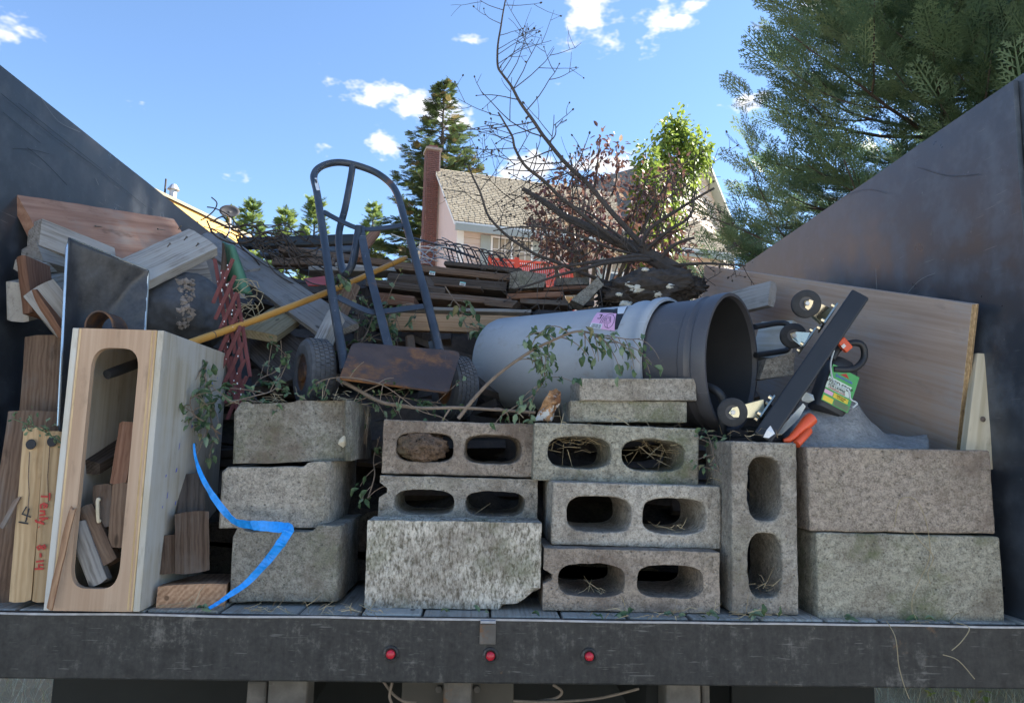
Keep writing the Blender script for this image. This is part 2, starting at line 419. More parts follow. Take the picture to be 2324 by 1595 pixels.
def m_sill():
    t = NT('worn_black_sill'); v = t.co('Object', False)
    fine = t.noise(v, 110, 4, .75); mid = t.noise(v, 26, 6, .75); big = t.noise(v, 4, 4, .6); vert = t.noise(t.map(v, (55, 55, 7)), 1.0, 5, .7)
    f = t.math('ADD', t.math('MULTIPLY', mid, .45), t.math('ADD', t.math('MULTIPLY', fine, .25), t.math('MULTIPLY', vert, .3)))
    c = t.mix(t.ramp(f, .40, .66), (.012, .012, .013), (.068, .062, .054))
    c = t.mix(t.ramp(t.math('ADD', t.math('MULTIPLY', f, .7), t.math('MULTIPLY', big, .3)), .54, .66, 0, .7, True), c, (.20, .18, .155))
    for i, (rot, sc) in enumerate((((0, .7, .1), (14, 14, 230)), ((0, -.42, 0), (16, 9, 210)), ((0, 1.17, 0), (18, 9, 240)))):
        k = t.ramp(t.noise(t.map(v, sc, rot), 1.0, 2, .5), .66, .70); g = t.ramp(t.noise(v, 13 + 3 * i, 3, .6), .50, .60)
        c = t.mix(t.math('MULTIPLY', t.math('MULTIPLY', k, g), .4), c, (.22, .205, .185))
    rn = t.noise(v, 7, 6, .75); c = t.mix(t.ramp(rn, .62, .70, 0, .75, True), c, t.mix(fine, (.07, .035, .018), (.22, .12, .06)))
    return t.fin(c, t.ramp(f, .35, .7, .45, .75), t.bump(f, .25, .002), 0, .35)
MT['steel_sill'] = m_sill()
MT['steel_edge'] = m_plain('bare_steel_edge', (0.30, 0.31, 0.34), 0.45, 0.4, 0.5, 40)
MT['steel_rust'] = m_steel('rusty_frame', (0.11, 0.095, 0.08), 0.45, 0.3, 0.75, 0.6, 0.25)
MT['toe_rust'] = m_steel('rust_brown_plate', (0.05, 0.031, 0.024), 0.9, 0.1, 0.55, 0.5, 0.4)
MT['truck_blue'] = m_steel('hand_truck_paint', (0.027, 0.033, 0.043), 0.12, 0.8, 0.40, 0.5, 0.5)
MT['rubber'] = m_plain('rubber', (0.03, 0.03, 0.032), 0.8, 0, 0.5, 60, 0.4)
MT['rubber_dusty'] = m_plain('rubber_dusty', (0.075, 0.078, 0.085), 0.85, 0, 0.5, 50, 0.5)
MT['black_plastic'] = m_plain('black_plastic', (0.026, 0.027, 0.03), 0.5, 0, 0.4, 20)
MT['dolly_black'] = m_plain('dolly_black', (0.018, 0.019, 0.022), 0.5, 0, 0.3, 12)
MT['brown_flap'] = m_plain('mudflap', (0.018, 0.017, 0.014), 0.85, 0, 0.3, 9)
MT['tan_plate'] = m_plain('dusty_tan_plate', (0.085, 0.072, 0.056), 0.85, 0, 0.3, 9)
MT['zinc'] = m_plain('zinc_plate', (0.55, 0.51, 0.40), 0.3, 1.0, 0.25, 30, 0.1)
MT['wire'] = m_plain('galvanized_wire', (0.45, 0.46, 0.48), 0.45, 0.8, 0.2, 40)
MT['can_grey'] = m_plain('bin_grey_plastic', (0.38, 0.395, 0.41), 0.45, 0, 0.10, 7, 0.1)
MT['can_dark'] = m_plain('bin_dark_plastic', (0.078, 0.076, 0.084), 0.42, 0, 0.2, 7, 0.1)
MT['can_in'] = m_plain('bin_inside_plastic', (0.05, 0.055, 0.06), 0.55, 0, 0.2, 7)
def m_bin(name, col, dust):
    t = NT(name); v = t.co('Object', False); n = t.noise(v, 5, 5, .65); f = t.noise(v, 55, 5, .7)
    c = t.mix(t.ramp(n, .35, .7), tuple(x * .88 for x in col), tuple(x * 1.1 for x in col))
    sc = t.noise(t.map(v, (5, 60, 60), (0, .1, .3)), 1.0, 4, .6); c = t.mix(t.math('MULTIPLY', t.ramp(sc, .62, .70), t.ramp(n, .45, .6, 0, .5)), c, tuple(min(1, x * 1.5 + .05) for x in col))
    d = t.noise(v, 9, 6, .75); c = t.mix(t.math('MULTIPLY', t.ramp(d, .56, .68, 0, .6, True), t.ramp(f, .3, .6)), c, dust)
    return t.fin(c, t.ramp(n, .3, .7, .38, .6), t.bump(n, .1, .004), 0, .45)
MT['can_grey'] = m_bin('bin_grey_plastic', (0.37, 0.385, 0.40), (.27, .23, .18)); MT['can_dark'] = m_bin('bin_dark_plastic', (0.08, 0.078, 0.086), (.16, .145, .12))
MT['white'] = m_plain('white_paper', (0.72, 0.72, 0.72), 0.7, 0, 0.08, 40, 0.05)
MT['pink'] = m_plain('pink_print', (0.78, 0.42, 0.60), 0.6, 0, 0.1, 10, 0.0)
MT['ink'] = m_plain('ink_black', (0.02, 0.02, 0.025), 0.7, 0, 0.1, 10, 0.0)
MT['ink_blue'] = m_plain('ink_blue', (0.12, 0.14, 0.5), 0.7, 0, 0.1, 10, 0.0)
MT['ink_red'] = m_plain('ink_red', (0.42, 0.04, 0.03), 0.7, 0, 0.2, 90, 0.0)
MT['cyan'] = m_plain('cyan_print', (0.15, 0.5, 0.52), 0.6, 0, 0.1, 10, 0.0)
MT['blue'] = m_plain('blue_ribbon', (0.01, 0.27, 0.80), 0.45, 0, 0.3, 140, 0.5)
MT['orange'] = m_plain('orange_plastic', (0.72, 0.10, 0.03), 0.35, 0, 0.1, 20, 0.05)
MT['label_green'] = m_plain('label_green', (0.08, 0.36, 0.10), 0.45, 0, 0.2, 15, 0.0)
MT['yellow'] = m_plain('label_yellow', (0.75, 0.55, 0.05), 0.5, 0, 0.1, 10, 0.0)
MT['red_paint'] = m_steel('flaking_red_paint', (0.12, 0.035, 0.034), 0.0, 0.9, 0.65, 0.35, 0.3)
MT['green_plastic'] = m_plain('green_plastic', (0.075, 0.19, 0.11), 0.5, 0, 0.4, 9)
MT['red_plastic'] = m_plain('red_plastic', (0.55, 0.06, 0.035), 0.5, 0, 0.15, 9)
MT['redlens'] = m_plain('red_lens', (0.50, 0.02, 0.035), 0.3, 0, 0.3, 180, 0.3)
MT['bark'] = m_plain('bark_dark', (0.062, 0.05, 0.042), 0.9, 0, 0.55, 70, 0.9, 0.004)
MT['bark_pale'] = m_plain('bark_twig', (0.20, 0.15, 0.11), 0.85, 0, 0.4, 60, 0.4)
MT['fungus'] = m_plain('fungus', (0.66, 0.62, 0.52), 0.8, 0, 0.25, 60, 0.5)
MT['carpet'] = m_plain('carpet_grey', (0.29, 0.29, 0.285), 0.95, 0, 0.45, 160, 1.0, 0.006)
MT['straw'] = m_leaf('straw', (0.20, 0.145, 0.08), (0.46, 0.38, 0.24), 0.1, 0.7)
MT['leaf'] = m_leaf('leaf_green', (0.055, 0.10, 0.045), (0.15, 0.215, 0.10), 0.3, 0.6, (0.28, 0.25, 0.12))
MT['leaf_pale'] = m_leaf('leaf_pale', (0.12, 0.185, 0.10), (0.27, 0.34, 0.21), 0.3, 0.6)
MT['clear'] = m_plain('cloudy_plastic', (0.5, 0.55, 0.56), 0.3, 0, 0.1, 10)

MT['tray'] = m_plain('dusty_black_metal', (0.05, 0.052, 0.058), 0.45, 0, 0.5, 120, 0.2)

MT['ply_sheet'] = m_wood('plywood_sheet', (0.33, 0.235, 0.175), (0.44, 0.335, 0.265), 0.9, 2.2, weather=(.36, .31, .28), wamt=.4, bump=0.12, knots=False, stain=(0.25, 0.20, 0.165))
MT['blind'] = m_plain('window_blind', (0.30, 0.26, 0.21), 0.8, 0, 0.2, 9)

MT['grass'] = m_leaf('dry_grass_blades', (0.40, 0.35, 0.22), (0.68, 0.62, 0.45), 0.25, 0.7)
# ------------------------------------------------------------------ ground
FZ = 1.10
def m_ground():
    t = NT('dry_ground'); v = t.co('Object', False)
    n = t.noise(v, 0.35, 6, 0.6); f = t.noise(v, 9, 6, 0.7)
    c = t.mix(f, (0.16, 0.12, 0.06), (0.40, 0.33, 0.20)); c = t.mix(t.ramp(n, 0.45, 0.65, 0, 0.7), c, (0.14, 0.17, 0.05))
    return t.fin(c, 0.95, t.bump(f, 0.6, 0.03))
g = MB(); g.box(-700, 700, -500, 1500, -0.5, 0.0)
struct('ground', g.mesh('ground'), m_ground())

# unseen pale slab added behind the viewer to bounce sunlight onto the load
m_ = MB(); m_.box(-60, 60, -16, -0.9, -0.1, 0.004)
struct('bounce_slab', m_.mesh('bounce_slab'), m_plain('pale_bounce_concrete', (0.50, 0.48, 0.44), .9, 0, .12, 3, .2))
m_ = MB(); m_.box(-60, 60, -0.9, -0.7, -0.1, 0.12)
struct('kerb', m_.mesh('kerb'), MT['concrete_pale'])
# ------------------------------------------------------------------ truck bed
truck = thing('dump_truck', 'black steel dump truck bed with wooden floor, rear sill facing the viewer', 'truck', (0, 2.9, 0))
HW = 1.22; YR = 1.585; YF = 4.35; YW = 1.55
topR = WX(2300, 182, HW).z; topL = WX(0, 148, -HW).z
zt = 0.5 * (topR + topL)
def side_wall(sx, zt):
    b = MB(); nY = 14; nZ = 8; V = []; F = []
    # slightly oil-canned sheet
    for k in range(nZ + 1):
        for j in range(nY + 1):
            y = YW + (YF - YW) * j / nY; z = FZ - 0.06 + (zt - FZ + 0.06) * k / nZ
            dx = 0.006 * noise.noise(Vector((y * 1.3, z * 1.7, sx * 3)))
            if k == nZ: dx *= 0.3
            V.append((sx * (HW + dx), y, z + (0.003 * noise.noise(Vector((y * 9, 4, sx))) if k == nZ else 0)))
    nv = len(V); V += [(x + sx * 0.012, y, z) for x, y, z in V]
    w = nY + 1
    for k in range(nZ):
        for j in range(nY):
            a = k * w + j; q = (a, a + 1, a + w + 1, a + w)
            F.append(q if sx < 0 else q[::-1]); q2 = tuple(i + nv for i in q); F.append(q2[::-1] if sx < 0 else q2)
    for j in range(nY):
        a = nZ * w + j; F.append((a, a + 1, a + 1 + nv, a + nv)); F.append((j, j + 1, j + 1 + nv, j + nv))
    for k in range(nZ):
        a = k * w; F.append((a, a + w, a + w + nv, a + nv)); a += nY; F.append((a, a + w, a + w + nv, a + nv))
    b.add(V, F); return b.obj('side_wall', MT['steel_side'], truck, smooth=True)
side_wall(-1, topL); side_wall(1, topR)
for sx, z in ((-1, topL), (1, topR)):
    b = MB(); x0, x1 = sorted((sx * (HW + 0.014), sx * (HW + 0.10))); b.box(x0, x1, YW - 0.02, YW + 0.05, FZ - 0.13, z + 0.012)
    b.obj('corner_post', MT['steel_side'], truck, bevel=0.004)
    for y in (2.4, 3.3, 4.2):
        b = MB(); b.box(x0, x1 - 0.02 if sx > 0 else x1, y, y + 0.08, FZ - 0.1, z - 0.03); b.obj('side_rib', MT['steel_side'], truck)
r3 = random.Random(9); SCR = (m_plain('scratch_light', (.26, .27, .28), .6), m_plain('scratch_dark', (.022, .024, .028), .5))
for X, pts, k_ in ((-1, [(0, 212), (120, 310), (240, 398), (330, 470)], 1), (-1, [(40, 235), (150, 322), (230, 385)], 1), (-1, [(5, 255), (90, 325)], 1), (-1, [(60, 335), (100, 368), (150, 420)], 1), (-1, [(28, 338), (70, 340), (110, 350)], 1), (-1, [(215, 405), (222, 420)], 0),
                  (-1, [(262, 470), (268, 490)], 0), (-1, [(55, 470), (60, 520)], 0), (-1, [(90, 60 + 160), (130, 275), (180, 300)], 0), (1, [(1868, 640), (1874, 705)], 0), (1, [(1985, 610), (1990, 690)], 0), (1, [(1790, 660), (1840, 640), (1890, 645)], 0), (1, [(1700, 560), (1760, 520), (1800, 500)], 1), (1, [(2080, 380), (2150, 400), (2220, 395)], 1), (1, [(1900, 450), (1960, 430), (2010, 440)], 1), (1, [(2030, 700), (2080, 640), (2120, 620)], 0)):
    P = [WX(x + 2, y, X * (HW - .006)) for x, y in pts]; b = MB(); b.strap(catmull(P, 4), Vector((-X, 0, 0)), .0012 if k_ else .0011, .0004); b.obj('scratch', SCR[k_], truck)
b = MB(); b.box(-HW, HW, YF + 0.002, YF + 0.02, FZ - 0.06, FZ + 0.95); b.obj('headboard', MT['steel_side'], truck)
# floor planks running front to back
x = -HW + 0.004; k = 0
while x < HW - 0.02:
    w = rng.uniform(0.115, 0.16); x1 = min(x + w, HW - 0.003)
    b = MB(); b.box(0, YF - YR - 0.02, 0, x1 - x, -0.035, rng.uniform(-0.005, 0.0))
    o = b.obj('floor_plank', MT['floorwood'], truck, M=frame((x1, YR + 0.008 + rng.uniform(0, .006), FZ), (0, 1, 0), (0, 0, 1)), bevel=0.004)
    x = x1 + rng.uniform(0.003, 0.009); k += 1
# rear sill channel with a worn bright lip
b = MB(); ZB = W(1162, 1552, YR - 0.01).z; b.box(-1.36, 1.36, YR - 0.01, YR + 0.006, ZB, FZ - 0.004)
b.obj('rear_sill', MT['steel_sill'], truck, bevel=0.004)
b = MB(); n = 60; pts = []
for i in range(n + 1):
    xx = -1.36 + 2.72 * i / n; pts.append((xx, YR - 0.011 + 0.0012 * noise.noise(Vector((xx * 7, 1, 0))), FZ - 0.004 + 0.002 * noise.noise(Vector((xx * 5, 3, 0)))))
b.strap(pts, Vector((0, 0, 1)), 0.004, 0.004)
b.obj('worn_edge', MT['steel_edge'], truck)
for px, py in ((887, 1483), (1113, 1487), (1337, 1488)):
    c = W(px, py, YR - 0.0105)
    M = frame(c, (0, -1, 0), (0, 0, 1))
    b = MB(); b.lathe([(-0.002, 0.017), (0.003, 0.0165), (0.0045, 0.013), (0.002, 0.0100), (-0.002, 0.0100)], 20)
    r = b.obj('marker_light', MT['steel_sill'], truck, smooth=True, M=M)
    b = MB(); b.lathe([(-0.001, 0.0092), (0.005, 0.0092), (0.008, 0.0072), (0.0095, 0.0036), (0.0097, 0.0)], 16)
    l = b.obj('red_lens', MT['redlens'], r, smooth=True, M=M); l['label'] = 'round red marker lens'
# small latch plate
p = W(1107, 1437, YR - 0.0125); b = MB()
b.box(p.x - 0.017, p.x + 0.017, p.y - 0.004, p.y + 0.002, p.z - 0.021, p.z + 0.02); o = b.obj('latch_plate', MT['steel_rust'], truck, bevel=0.002)
b = MB(); b.box(p.x - 0.016, p.x + 0.016, p.y - 0.006, p.y + 0.01, p.z + 0.021, p.z + 0.027); b.obj('latch_lip', MT['steel_edge'], o, bevel=0.001)
# below the sill
def under(name, px0, px1, Y, z1, z0, mat, th=0.02, bev=0.003):
    a = W(px0, 1560, Y); c = W(px1, 1560, Y); b = MB(); b.box(a.x, c.x, Y, Y + th, z0, z1); return b.obj(name, mat, truck, bevel=bev)
under('mud_flap', 118, 598, 1.95, 1.02, 0.18, MT['brown_flap'])
under('mud_flap', 1660, 1985, 1.95, 1.02, 0.18, MT['brown_flap'])
under('frame_bracket', 607, 697, 1.66, 1.03, 0.62, MT['steel_rust'], 0.08, 0.008)
under('frame_bracket', 1512, 1592, 1.66, 1.03, 0.62, MT['steel_rust'], 0.08, 0.008)
under('bracket_foot', 560, 606, 1.68, 0.935, 0.62, MT['steel_rust'], 0.05, 0.006)
under('bracket_foot', 1593, 1612, 1.68, 0.95, 0.62, MT['steel_rust'], 0.05, 0.006)
under('cross_plate', 912, 1166, 1.75, 1.03, 0.55, MT['tan_plate'], 0.02)
h = under('hitch_bracket', 1006, 1072, 1.66, 0.962, 0.6, MT['steel_rust'], 0.07, 0.01)
for px in (996, 1083):
    p = W(px, 1562, 1.746); b = MB(); b.lathe([(0, 0.008), (0.006, 0.008), (0.006, 0.0)], 6); b.obj('bolt', MT['steel_rust'], truck, M=frame(p, (0, -1, 0), (0, 0, 1)))
b = MB(); b.box(-1.15, 1.15, 2.2, 2.3, 0.45, 1.05); b.obj('under_shade_plate', MT['brown_flap'], truck)  # dark plate added to paint the shade under the bed
for x0, x1 in ((-0.48, -0.40), (0.40, 0.48)):
    b = MB(); b.box(x0, x1, 1.75, 6.5, 0.80, 1.0); b.obj('chassis_rail', MT['brown_flap'], truck)
for pts in ([(870, 1545, 1.7), (890, 1572, 1.7), (915, 1590, 1.7), (945, 1594, 1.7)], [(890, 1548, 1.69), (884, 1580, 1.69), (892, 1600, 1.69)],
            [(1165, 1590, 1.68), (1230, 1592, 1.68), (1290, 1590, 1.68), (1350, 1585, 1.68), (1400, 1575, 1.68), (1450, 1562, 1.68)],
            [(1255, 1553, 1.69), (1275, 1568, 1.69), (1262, 1583, 1.69), (1220, 1590, 1.69)]):
    b = MB(); b.tube(catmull([W(*q) for q in pts], 5), 0.003, 6); b.obj('hanging_wire', MT['bark_pale'], truck, smooth=True)
for sx in (-0.98, -0.70, 0.70, 0.98):
    b = MB(); b.lathe([(-0.11, 0.24), (-0.12, 0.30), (-0.12, 0.42), (-0.09, 0.47), (0.09, 0.47), (0.12, 0.42), (0.12, 0.30), (0.11, 0.24), (0.05, 0.22), (0.05, 0.0)], 28)
    b.obj('wheel', MT['rubber'], truck, smooth=True, M=frame((sx, 2.85, 0.47), (1, 0, 0), (0, 0, 1)))

# ------------------------------------------------------------------ concrete blocks
def jit(v, s=0.0016, k=26.0, seed=0.0):
    q = Vector(v) * k + Vector((seed, seed * 0.7, seed * 1.3)); return Vector(v) + noise.noise_vector(q) * s
def cmu_mesh(L, H, D, cells, seed, notch=None, post=None, taper=0.93, nD=5):
    """L x H face in the local XZ plane, cavities run along local Y (0..D)."""
    N = 64; V = []; F = []; idx = {}
    def vid(p):
        key = (round(p[0], 5), round(p[1], 5), round(p[2], 5))
        if key not in idx: idx[key] = len(V); V.append(Vector(p))
        return idx[key]
    RR = (0.0, 0.35, 0.7, 1.0)
    for (x0, x1, z0, z1, hx, hz, hw, hh, ex) in cells:
        angs = set(2 * math.pi * i / N for i in range(N))
        for cx_, cz_ in ((x0, z0), (x1, z0), (x1, z1), (x0, z1)):
            a_ = math.atan2(cz_ - hz, cx_ - hx) % (2 * math.pi)
            near = min(angs, key=lambda q: abs(q - a_)); angs.discard(near); angs.add(a_)
        angs = sorted(angs); n = len(angs); rows = {}
        for sidei, y in enumerate((0.0, D)):
            tp = 1.0 if sidei == 0 else taper
            ring = []
            for a in angs:
                c_, s_ = math.cos(a), math.sin(a)
                r = (abs(c_ / (hw * tp)) ** ex + abs(s_ / (hh * tp)) ** ex) ** (-1.0 / ex)
                inner = (hx + r * c_, hz + r * s_)
                ts = []
                if c_ > 1e-9: ts.append((x1 - hx) / c_)
                if c_ < -1e-9: ts.append((x0 - hx) / c_)
                if s_ > 1e-9: ts.append((z1 - hz) / s_)
                if s_ < -1e-9: ts.append((z0 - hz) / s_)
                tt = min(ts); ox, oz = hx + tt * c_, hz + tt * s_
                if notch and abs(ox - 0.0) < 1e-6 and notch[0] < oz < notch[1]: ox += notch[2]
                ring.append([vid((inner[0] + (ox - inner[0]) * k, y, inner[1] + (oz - inner[1]) * k)) for k in RR])
            rows[sidei] = ring
        for i in range(n):
            j = (i + 1) % n
            for k in range(3):
                a = rows[0]; F.append((a[i][k], a[i][k + 1], a[j][k + 1], a[j][k]))
                a = rows[1]; F.append((a[j][k], a[j][k + 1], a[i][k + 1], a[i][k]))
            # cavity wall
            pv = (rows[0][i][0], rows[0][j][0])
            for q in range(1, nD + 1):
                if q == nD: cur = (rows[1][i][0], rows[1][j][0])
                else:
                    f = q / nD
                    cur = tuple(vid(V[rows[0][m][0]].lerp(V[rows[1][m][0]], f)) for m in (i, j))
                F.append((pv[0], pv[1], cur[1], cur[0])); pv = cur
            # outer wall (only on the true outline)
            A = V[rows[0][i][3]]; B_ = V[rows[0][j][3]]
            on = lambda p, q: (abs(p.x) < 0.03 and abs(q.x) < 0.03) or (abs(p.x - L) < 1e-5 and abs(q.x - L) < 1e-5) or (abs(p.z) < 1e-5 and abs(q.z) < 1e-5) or (abs(p.z - H) < 1e-5 and abs(q.z - H) < 1e-5)
            if on(A, B_):
                pv = (rows[0][i][3], rows[0][j][3])
                for q in range(1, nD + 1):
                    if q == nD: cur = (rows[1][i][3], rows[1][j][3])
                    else:
                        f = q / nD
                        cur = tuple(vid(V[rows[0][m][3]].lerp(V[rows[1][m][3]], f)) for m in (i, j))
                    F.append((pv[1], pv[0], cur[0], cur[1])); pv = cur
    V = [jit(jit(v, 0.0018, 24, seed), 0.0012, 75, seed) for v in V]
    if post: V = [post(v) for v in V]
    return pmesh('block', V, F)
def two_cells(L, H, vert=False, wx=0.034, wz=0.0305, ex=3.2, d=0.0):
    if not vert:
        m = L / 2; hw = (m - wx * 0.5 - wx) / 2 + 0.002; hh = H / 2 - wz
        return [(0, m, 0, H, wx + hw + d, H / 2, hw, hh, ex), (m, L, 0, H, L - wx - hw + d, H / 2, hw, hh, ex)]
    m = H / 2; hh = (m - wx * 1.5) / 2 + 0.002; hw = L / 2 - wz
    return [(0, L, 0, m, L / 2, wx + hh, hw, hh, ex), (0, L, m, H, L / 2, H - wx - hh, hw, hh, ex)]
def fin_block(name, me, mat, M, label, group='concrete blocks stacked along the tailgate edge', cat='concrete block', bev=0.0045):
    o = add(name, me, mat, None, M); tag(o, label, cat, group)
    bm = bmesh.new(); bm.from_mesh(me); bmesh.ops.recalc_face_normals(bm, faces=bm.faces); bm.to_mesh(me); bm.free()
    b = o.modifiers.new('bevel', 'BEVEL'); b.width = bev; b.segments = 2; b.limit_method = 'ANGLE'; b.angle_limit = math.radians(50)
    return o
seedc = [0]
def core_block(label, BL, BR, ytop, Y, D, mat, vert=False, notch=None, yaw=0.0, name='hollow_block', **kw):
    """block whose cavities face the viewer"""
    seedc[0] += 3.7
    p0 = W(BL[0], BL[1], Y); p1 = W(BR[0], BR[1], Y); L = (p1 - p0).length
    H = W(BL[0], ytop, Y).z - p0.z
    ex = (p1 - p0).normalized()
    if yaw: ex = Matrix.Rotation(yaw, 3, 'Z') @ ex
    M = frame(p0, ex, (0, 0, 1))
    return fin_block(name, cmu_mesh(L, H, D, two_cells(L, H, vert, **kw), seedc[0], notch), mat, M, label)
def face_block(label, BL, BR, ytop, Y, T, mat, post=None, yaw=0.0, name='solid_face_block'):
    """block standing with its plain face to the viewer, cavities vertical"""
    seedc[0] += 3.7
    p0 = W(BL[0], BL[1], Y); p1 = W(BR[0], BR[1], Y); L = (p1 - p0).length
    H = W(BL[0], ytop, Y).z - p0.z
    ex = (p1 - p0).normalized()
    if yaw: ex = Matrix.Rotation(yaw, 3, 'Z') @ ex
    ez = (Vector((0, 0, 1)) - ex * ex.z).normalized(); ey = -ez; en = ex.cross(ey)
    M = Matrix((ex, ey, en)).transposed().to_4x4(); M.translation = p0 + ez * H
    return fin_block(name, cmu_mesh(L, T, H, two_cells(L, T), seedc[0], None, post, nD=16), mat, M, label)

core_block('brown hollow block with soil packed in its left cavity, top of the middle column', (864, 1074), (1213, 1084), 951, 1.80, 0.19, MT['concrete_brown'], ex=3.4)
core_block('grey hollow block with a slot in its left end, behind the streaked solid block', (857, 1196), (1219, 1204), 1079, 1.775, 0.19, MT['concrete'], notch=(0.075, 0.095, 0.018), d=0.003)
core_block('lowest grey block half hidden behind the pale streaked block', (857, 1330), (1222, 1336), 1200, 1.78, 0.19, MT['concrete_dark'])
def chip(v):
    # lower right corner knocked off (local y runs down from the top, z into the block)
    d = (v.x - 0.30) / 0.10 + (v.y - 0.150) / 0.05 - 0.75 + 0.25 * noise.noise(Vector((v.x * 40, v.y * 40, 3)))
    if v.z < 0.1 and d > 0 and v.x > .25 and v.y > .12:
        k = min(1, d / 0.9); return v + Vector((-0.028 * k, -0.034 * k, (0.05 if v.z < .03 else .0) * min(1, d * 3)))
    return v
face_block('pale streaked concrete block with a broken lower right corner, bottom of the middle column', (826, 1379), (1226, 1383), 1180, 1.650, 0.095, MT['concrete_streak'], chip)
core_block('greenish hollow block stuffed with straw, carrying the two thin pavers', (1209, 1089), (1586, 1102), 958, 1.745, 0.19, MT['concrete_green'], ex=3.0)
core_block('pale grey hollow block, middle of the three right of the streaked block', (1251, 1236), (1641, 1247), 1092, 1.68, 0.19, MT['concrete_pale'], yaw=0.03, ex=3.3)
core_block('brown hollow block with notched left end, bottom of its column', (1232, 1384), (1634, 1392), 1243, 1.640, 0.19, MT['concrete_brown'], notch=(0.062, 0.078, 0.02), d=-0.002)
core_block('hollow block standing on its end, right of the hollow block column', (1662, 1392), (1814, 1396), 1000, 1.625, 0.19, MT['concrete'], vert=True, wx=0.034, wz=0.036)
face_block('wide solid faced grey block on top at the far right', (1838, 1205), (2254, 1211), 1014, 1.625, 0.19, MT['concrete_brown'], yaw=-0.02)
face_block('greenish solid faced block at the bottom on the far right', (1858, 1407), (2277, 1414), 1208, 1.620, 0.19, MT['concrete_green'], yaw=-0.015)
# thin pavers
def paver(label, x0, x1, yt, yb, Y, D, mat, dz=0.0):
    p0 = W(x0, yb, Y); p1 = W(x1, yb + dz, Y); L = (p1 - p0).length; H = W(x0, yt, Y).z - p0.z
    V = []; F = []; nx, nz = 14, 3; b = MB()
    bm = bmesh.new(); bmesh.ops.create_cube(bm, size=1.0)
    bmesh.ops.subdivide_edges(bm, edges=bm.edges[:], cuts=6, use_grid_fill=True)
    for v in bm.verts: v.co = jit(Vector(((v.co.x + 0.5) * L, (v.co.y + 0.5) * D, (v.co.z + 0.5) * H)), 0.0022, 30, x0)
    me = bpy.data.meshes.new('paver'); bm.to_mesh(me); bm.free()
    return fin_block('thin_paver', me, mat, frame(p0, (p1 - p0), (0, 0, 1)), label, 'thin pavers on the block stack', 'paver', 0.003)
paver('upper thin grey paver on the block stack', 1316, 1582, 858, 909, 1.79, 0.19, MT['concrete'])
paver('lower mossy thin paver on the block stack', 1294, 1560, 908, 957, 1.80, 0.19, MT['concrete_green'], 2)
# three heavy wall blocks on the left with a stepped top
def wall_block(label, px0, px1, yt, yb, Y, D, recess, mat, yaw=0.0, rr=0.03, dy=0, fl=0.0):
    seedc[0] += 2.3
    p0 = W(px0, yb, Y); p1 = W(px1, yb + dy, Y); L = (p1 - p0).length; H = W(px0, yt, Y).z - p0.z
    r0, r1, rd = recess
    prof = []; n = 10
    for i in range(n + 1): prof.append((L * i / n, 0.0))
    for i in range(1, 7): prof.append((L, H * i / 6))
    for i in range(1, n * 2):
        x = L * (1 - i / (n * 2)); fx = x / L
        k = min(1, max(0, (fx - r0) / 0.05)) * min(1, max(0, (r1 - fx) / 0.06))
        prof.append((x, H - rd * k))
    for i in range(1, 7): prof.append((0.0, H * (1 - i / 6)))
    m = len(prof) - 1 if prof[-1] == prof[0] else len(prof); prof = prof[:m]
    ys = [0.0, 0.006, 0.02, 0.05, 0.12, 0.2, 0.3, D]; ins = [rr, rr * 0.55, rr * 0.22, 0, 0, 0, 0, 0]
    V = []; F = []
    for y, i_ in zip(ys, ins):
        for (x, z) in prof:
            fx = x / L
            xx = x - i_ * max(0, (fx - 0.5) * 2) + 0.4 * i_ * max(0, (0.5 - fx) * 2)
            V.append(jit((xx, y + (fl * max(0, fx - 0.55) if y < 0.02 else 0), z), 0.0025, 22, seedc[0]))
    for a in range(len(ys) - 1):
        for i in range(m):
            j = (i + 1) % m; F.append((a * m + i, a * m + j, (a + 1) * m + j, (a + 1) * m + i))
    F.append(tuple(range(m - 1, -1, -1))); F.append(tuple(range((len(ys) - 1) * m, len(ys) * m)))
    bm = bmesh.new(); me = pmesh('wall_block', V, F); bm.from_mesh(me); bmesh.ops.triangulate(bm, faces=[f for f in bm.faces if len(f.verts) > 4]); bm.to_mesh(me); bm.free()
    ex = (p1 - p0).normalized(); ex = Matrix.Rotation(yaw, 3, 'Z') @ ex
    return fin_block('landscape_block', me, mat, frame(p0, ex, (0, 0, 1)), label, cat='concrete block', bev=0.003)
wall_block('heavy grey wall block with a brown right side, bottom of the left stack', 517, 770, 1190, 1366, 1.665, 0.40, (0.06, 0.80, 0.014), MT['concrete_dark'], rr=0.008)
wall_block('heavy grey wall block with a stepped top, middle of the left stack', 488, 748, 1046, 1199, 1.69, 0.40, (-0.1, 0.86, 0.012), MT['concrete'], rr=0.03, yaw=0.03, dy=0)
topb = wall_block('darker mossy wall block with pale chip, top of the left stack', 520, 790, 912, 1053, 1.70, 0.36, (0.1, 0.6, 0.006), MT['concrete_dark'], rr=0.035, dy=-8, fl=0.1)
# chip on the top block, its patch of sun painted as pale colour
b = MB(); c = W(778, 1003, 1.735); V = []
for i in range(9):
    a = i / 9 * 6.283; r = 0.011 * (0.7 + 0.5 * rng.random()); V.append((c.x + r * math.cos(a), c.y - 0.001, c.z + 1.3 * r * math.sin(a)))
V.append((c.x, c.y - 0.012, c.z)); b.add(V, [(i, (i + 1) % 9, 9) for i in range(9)]); b.obj('sunlit_chip', m_plain('sunlit_chip_tone', (.62, .55, .42), .9, 0, .3, 90, .6), topb)
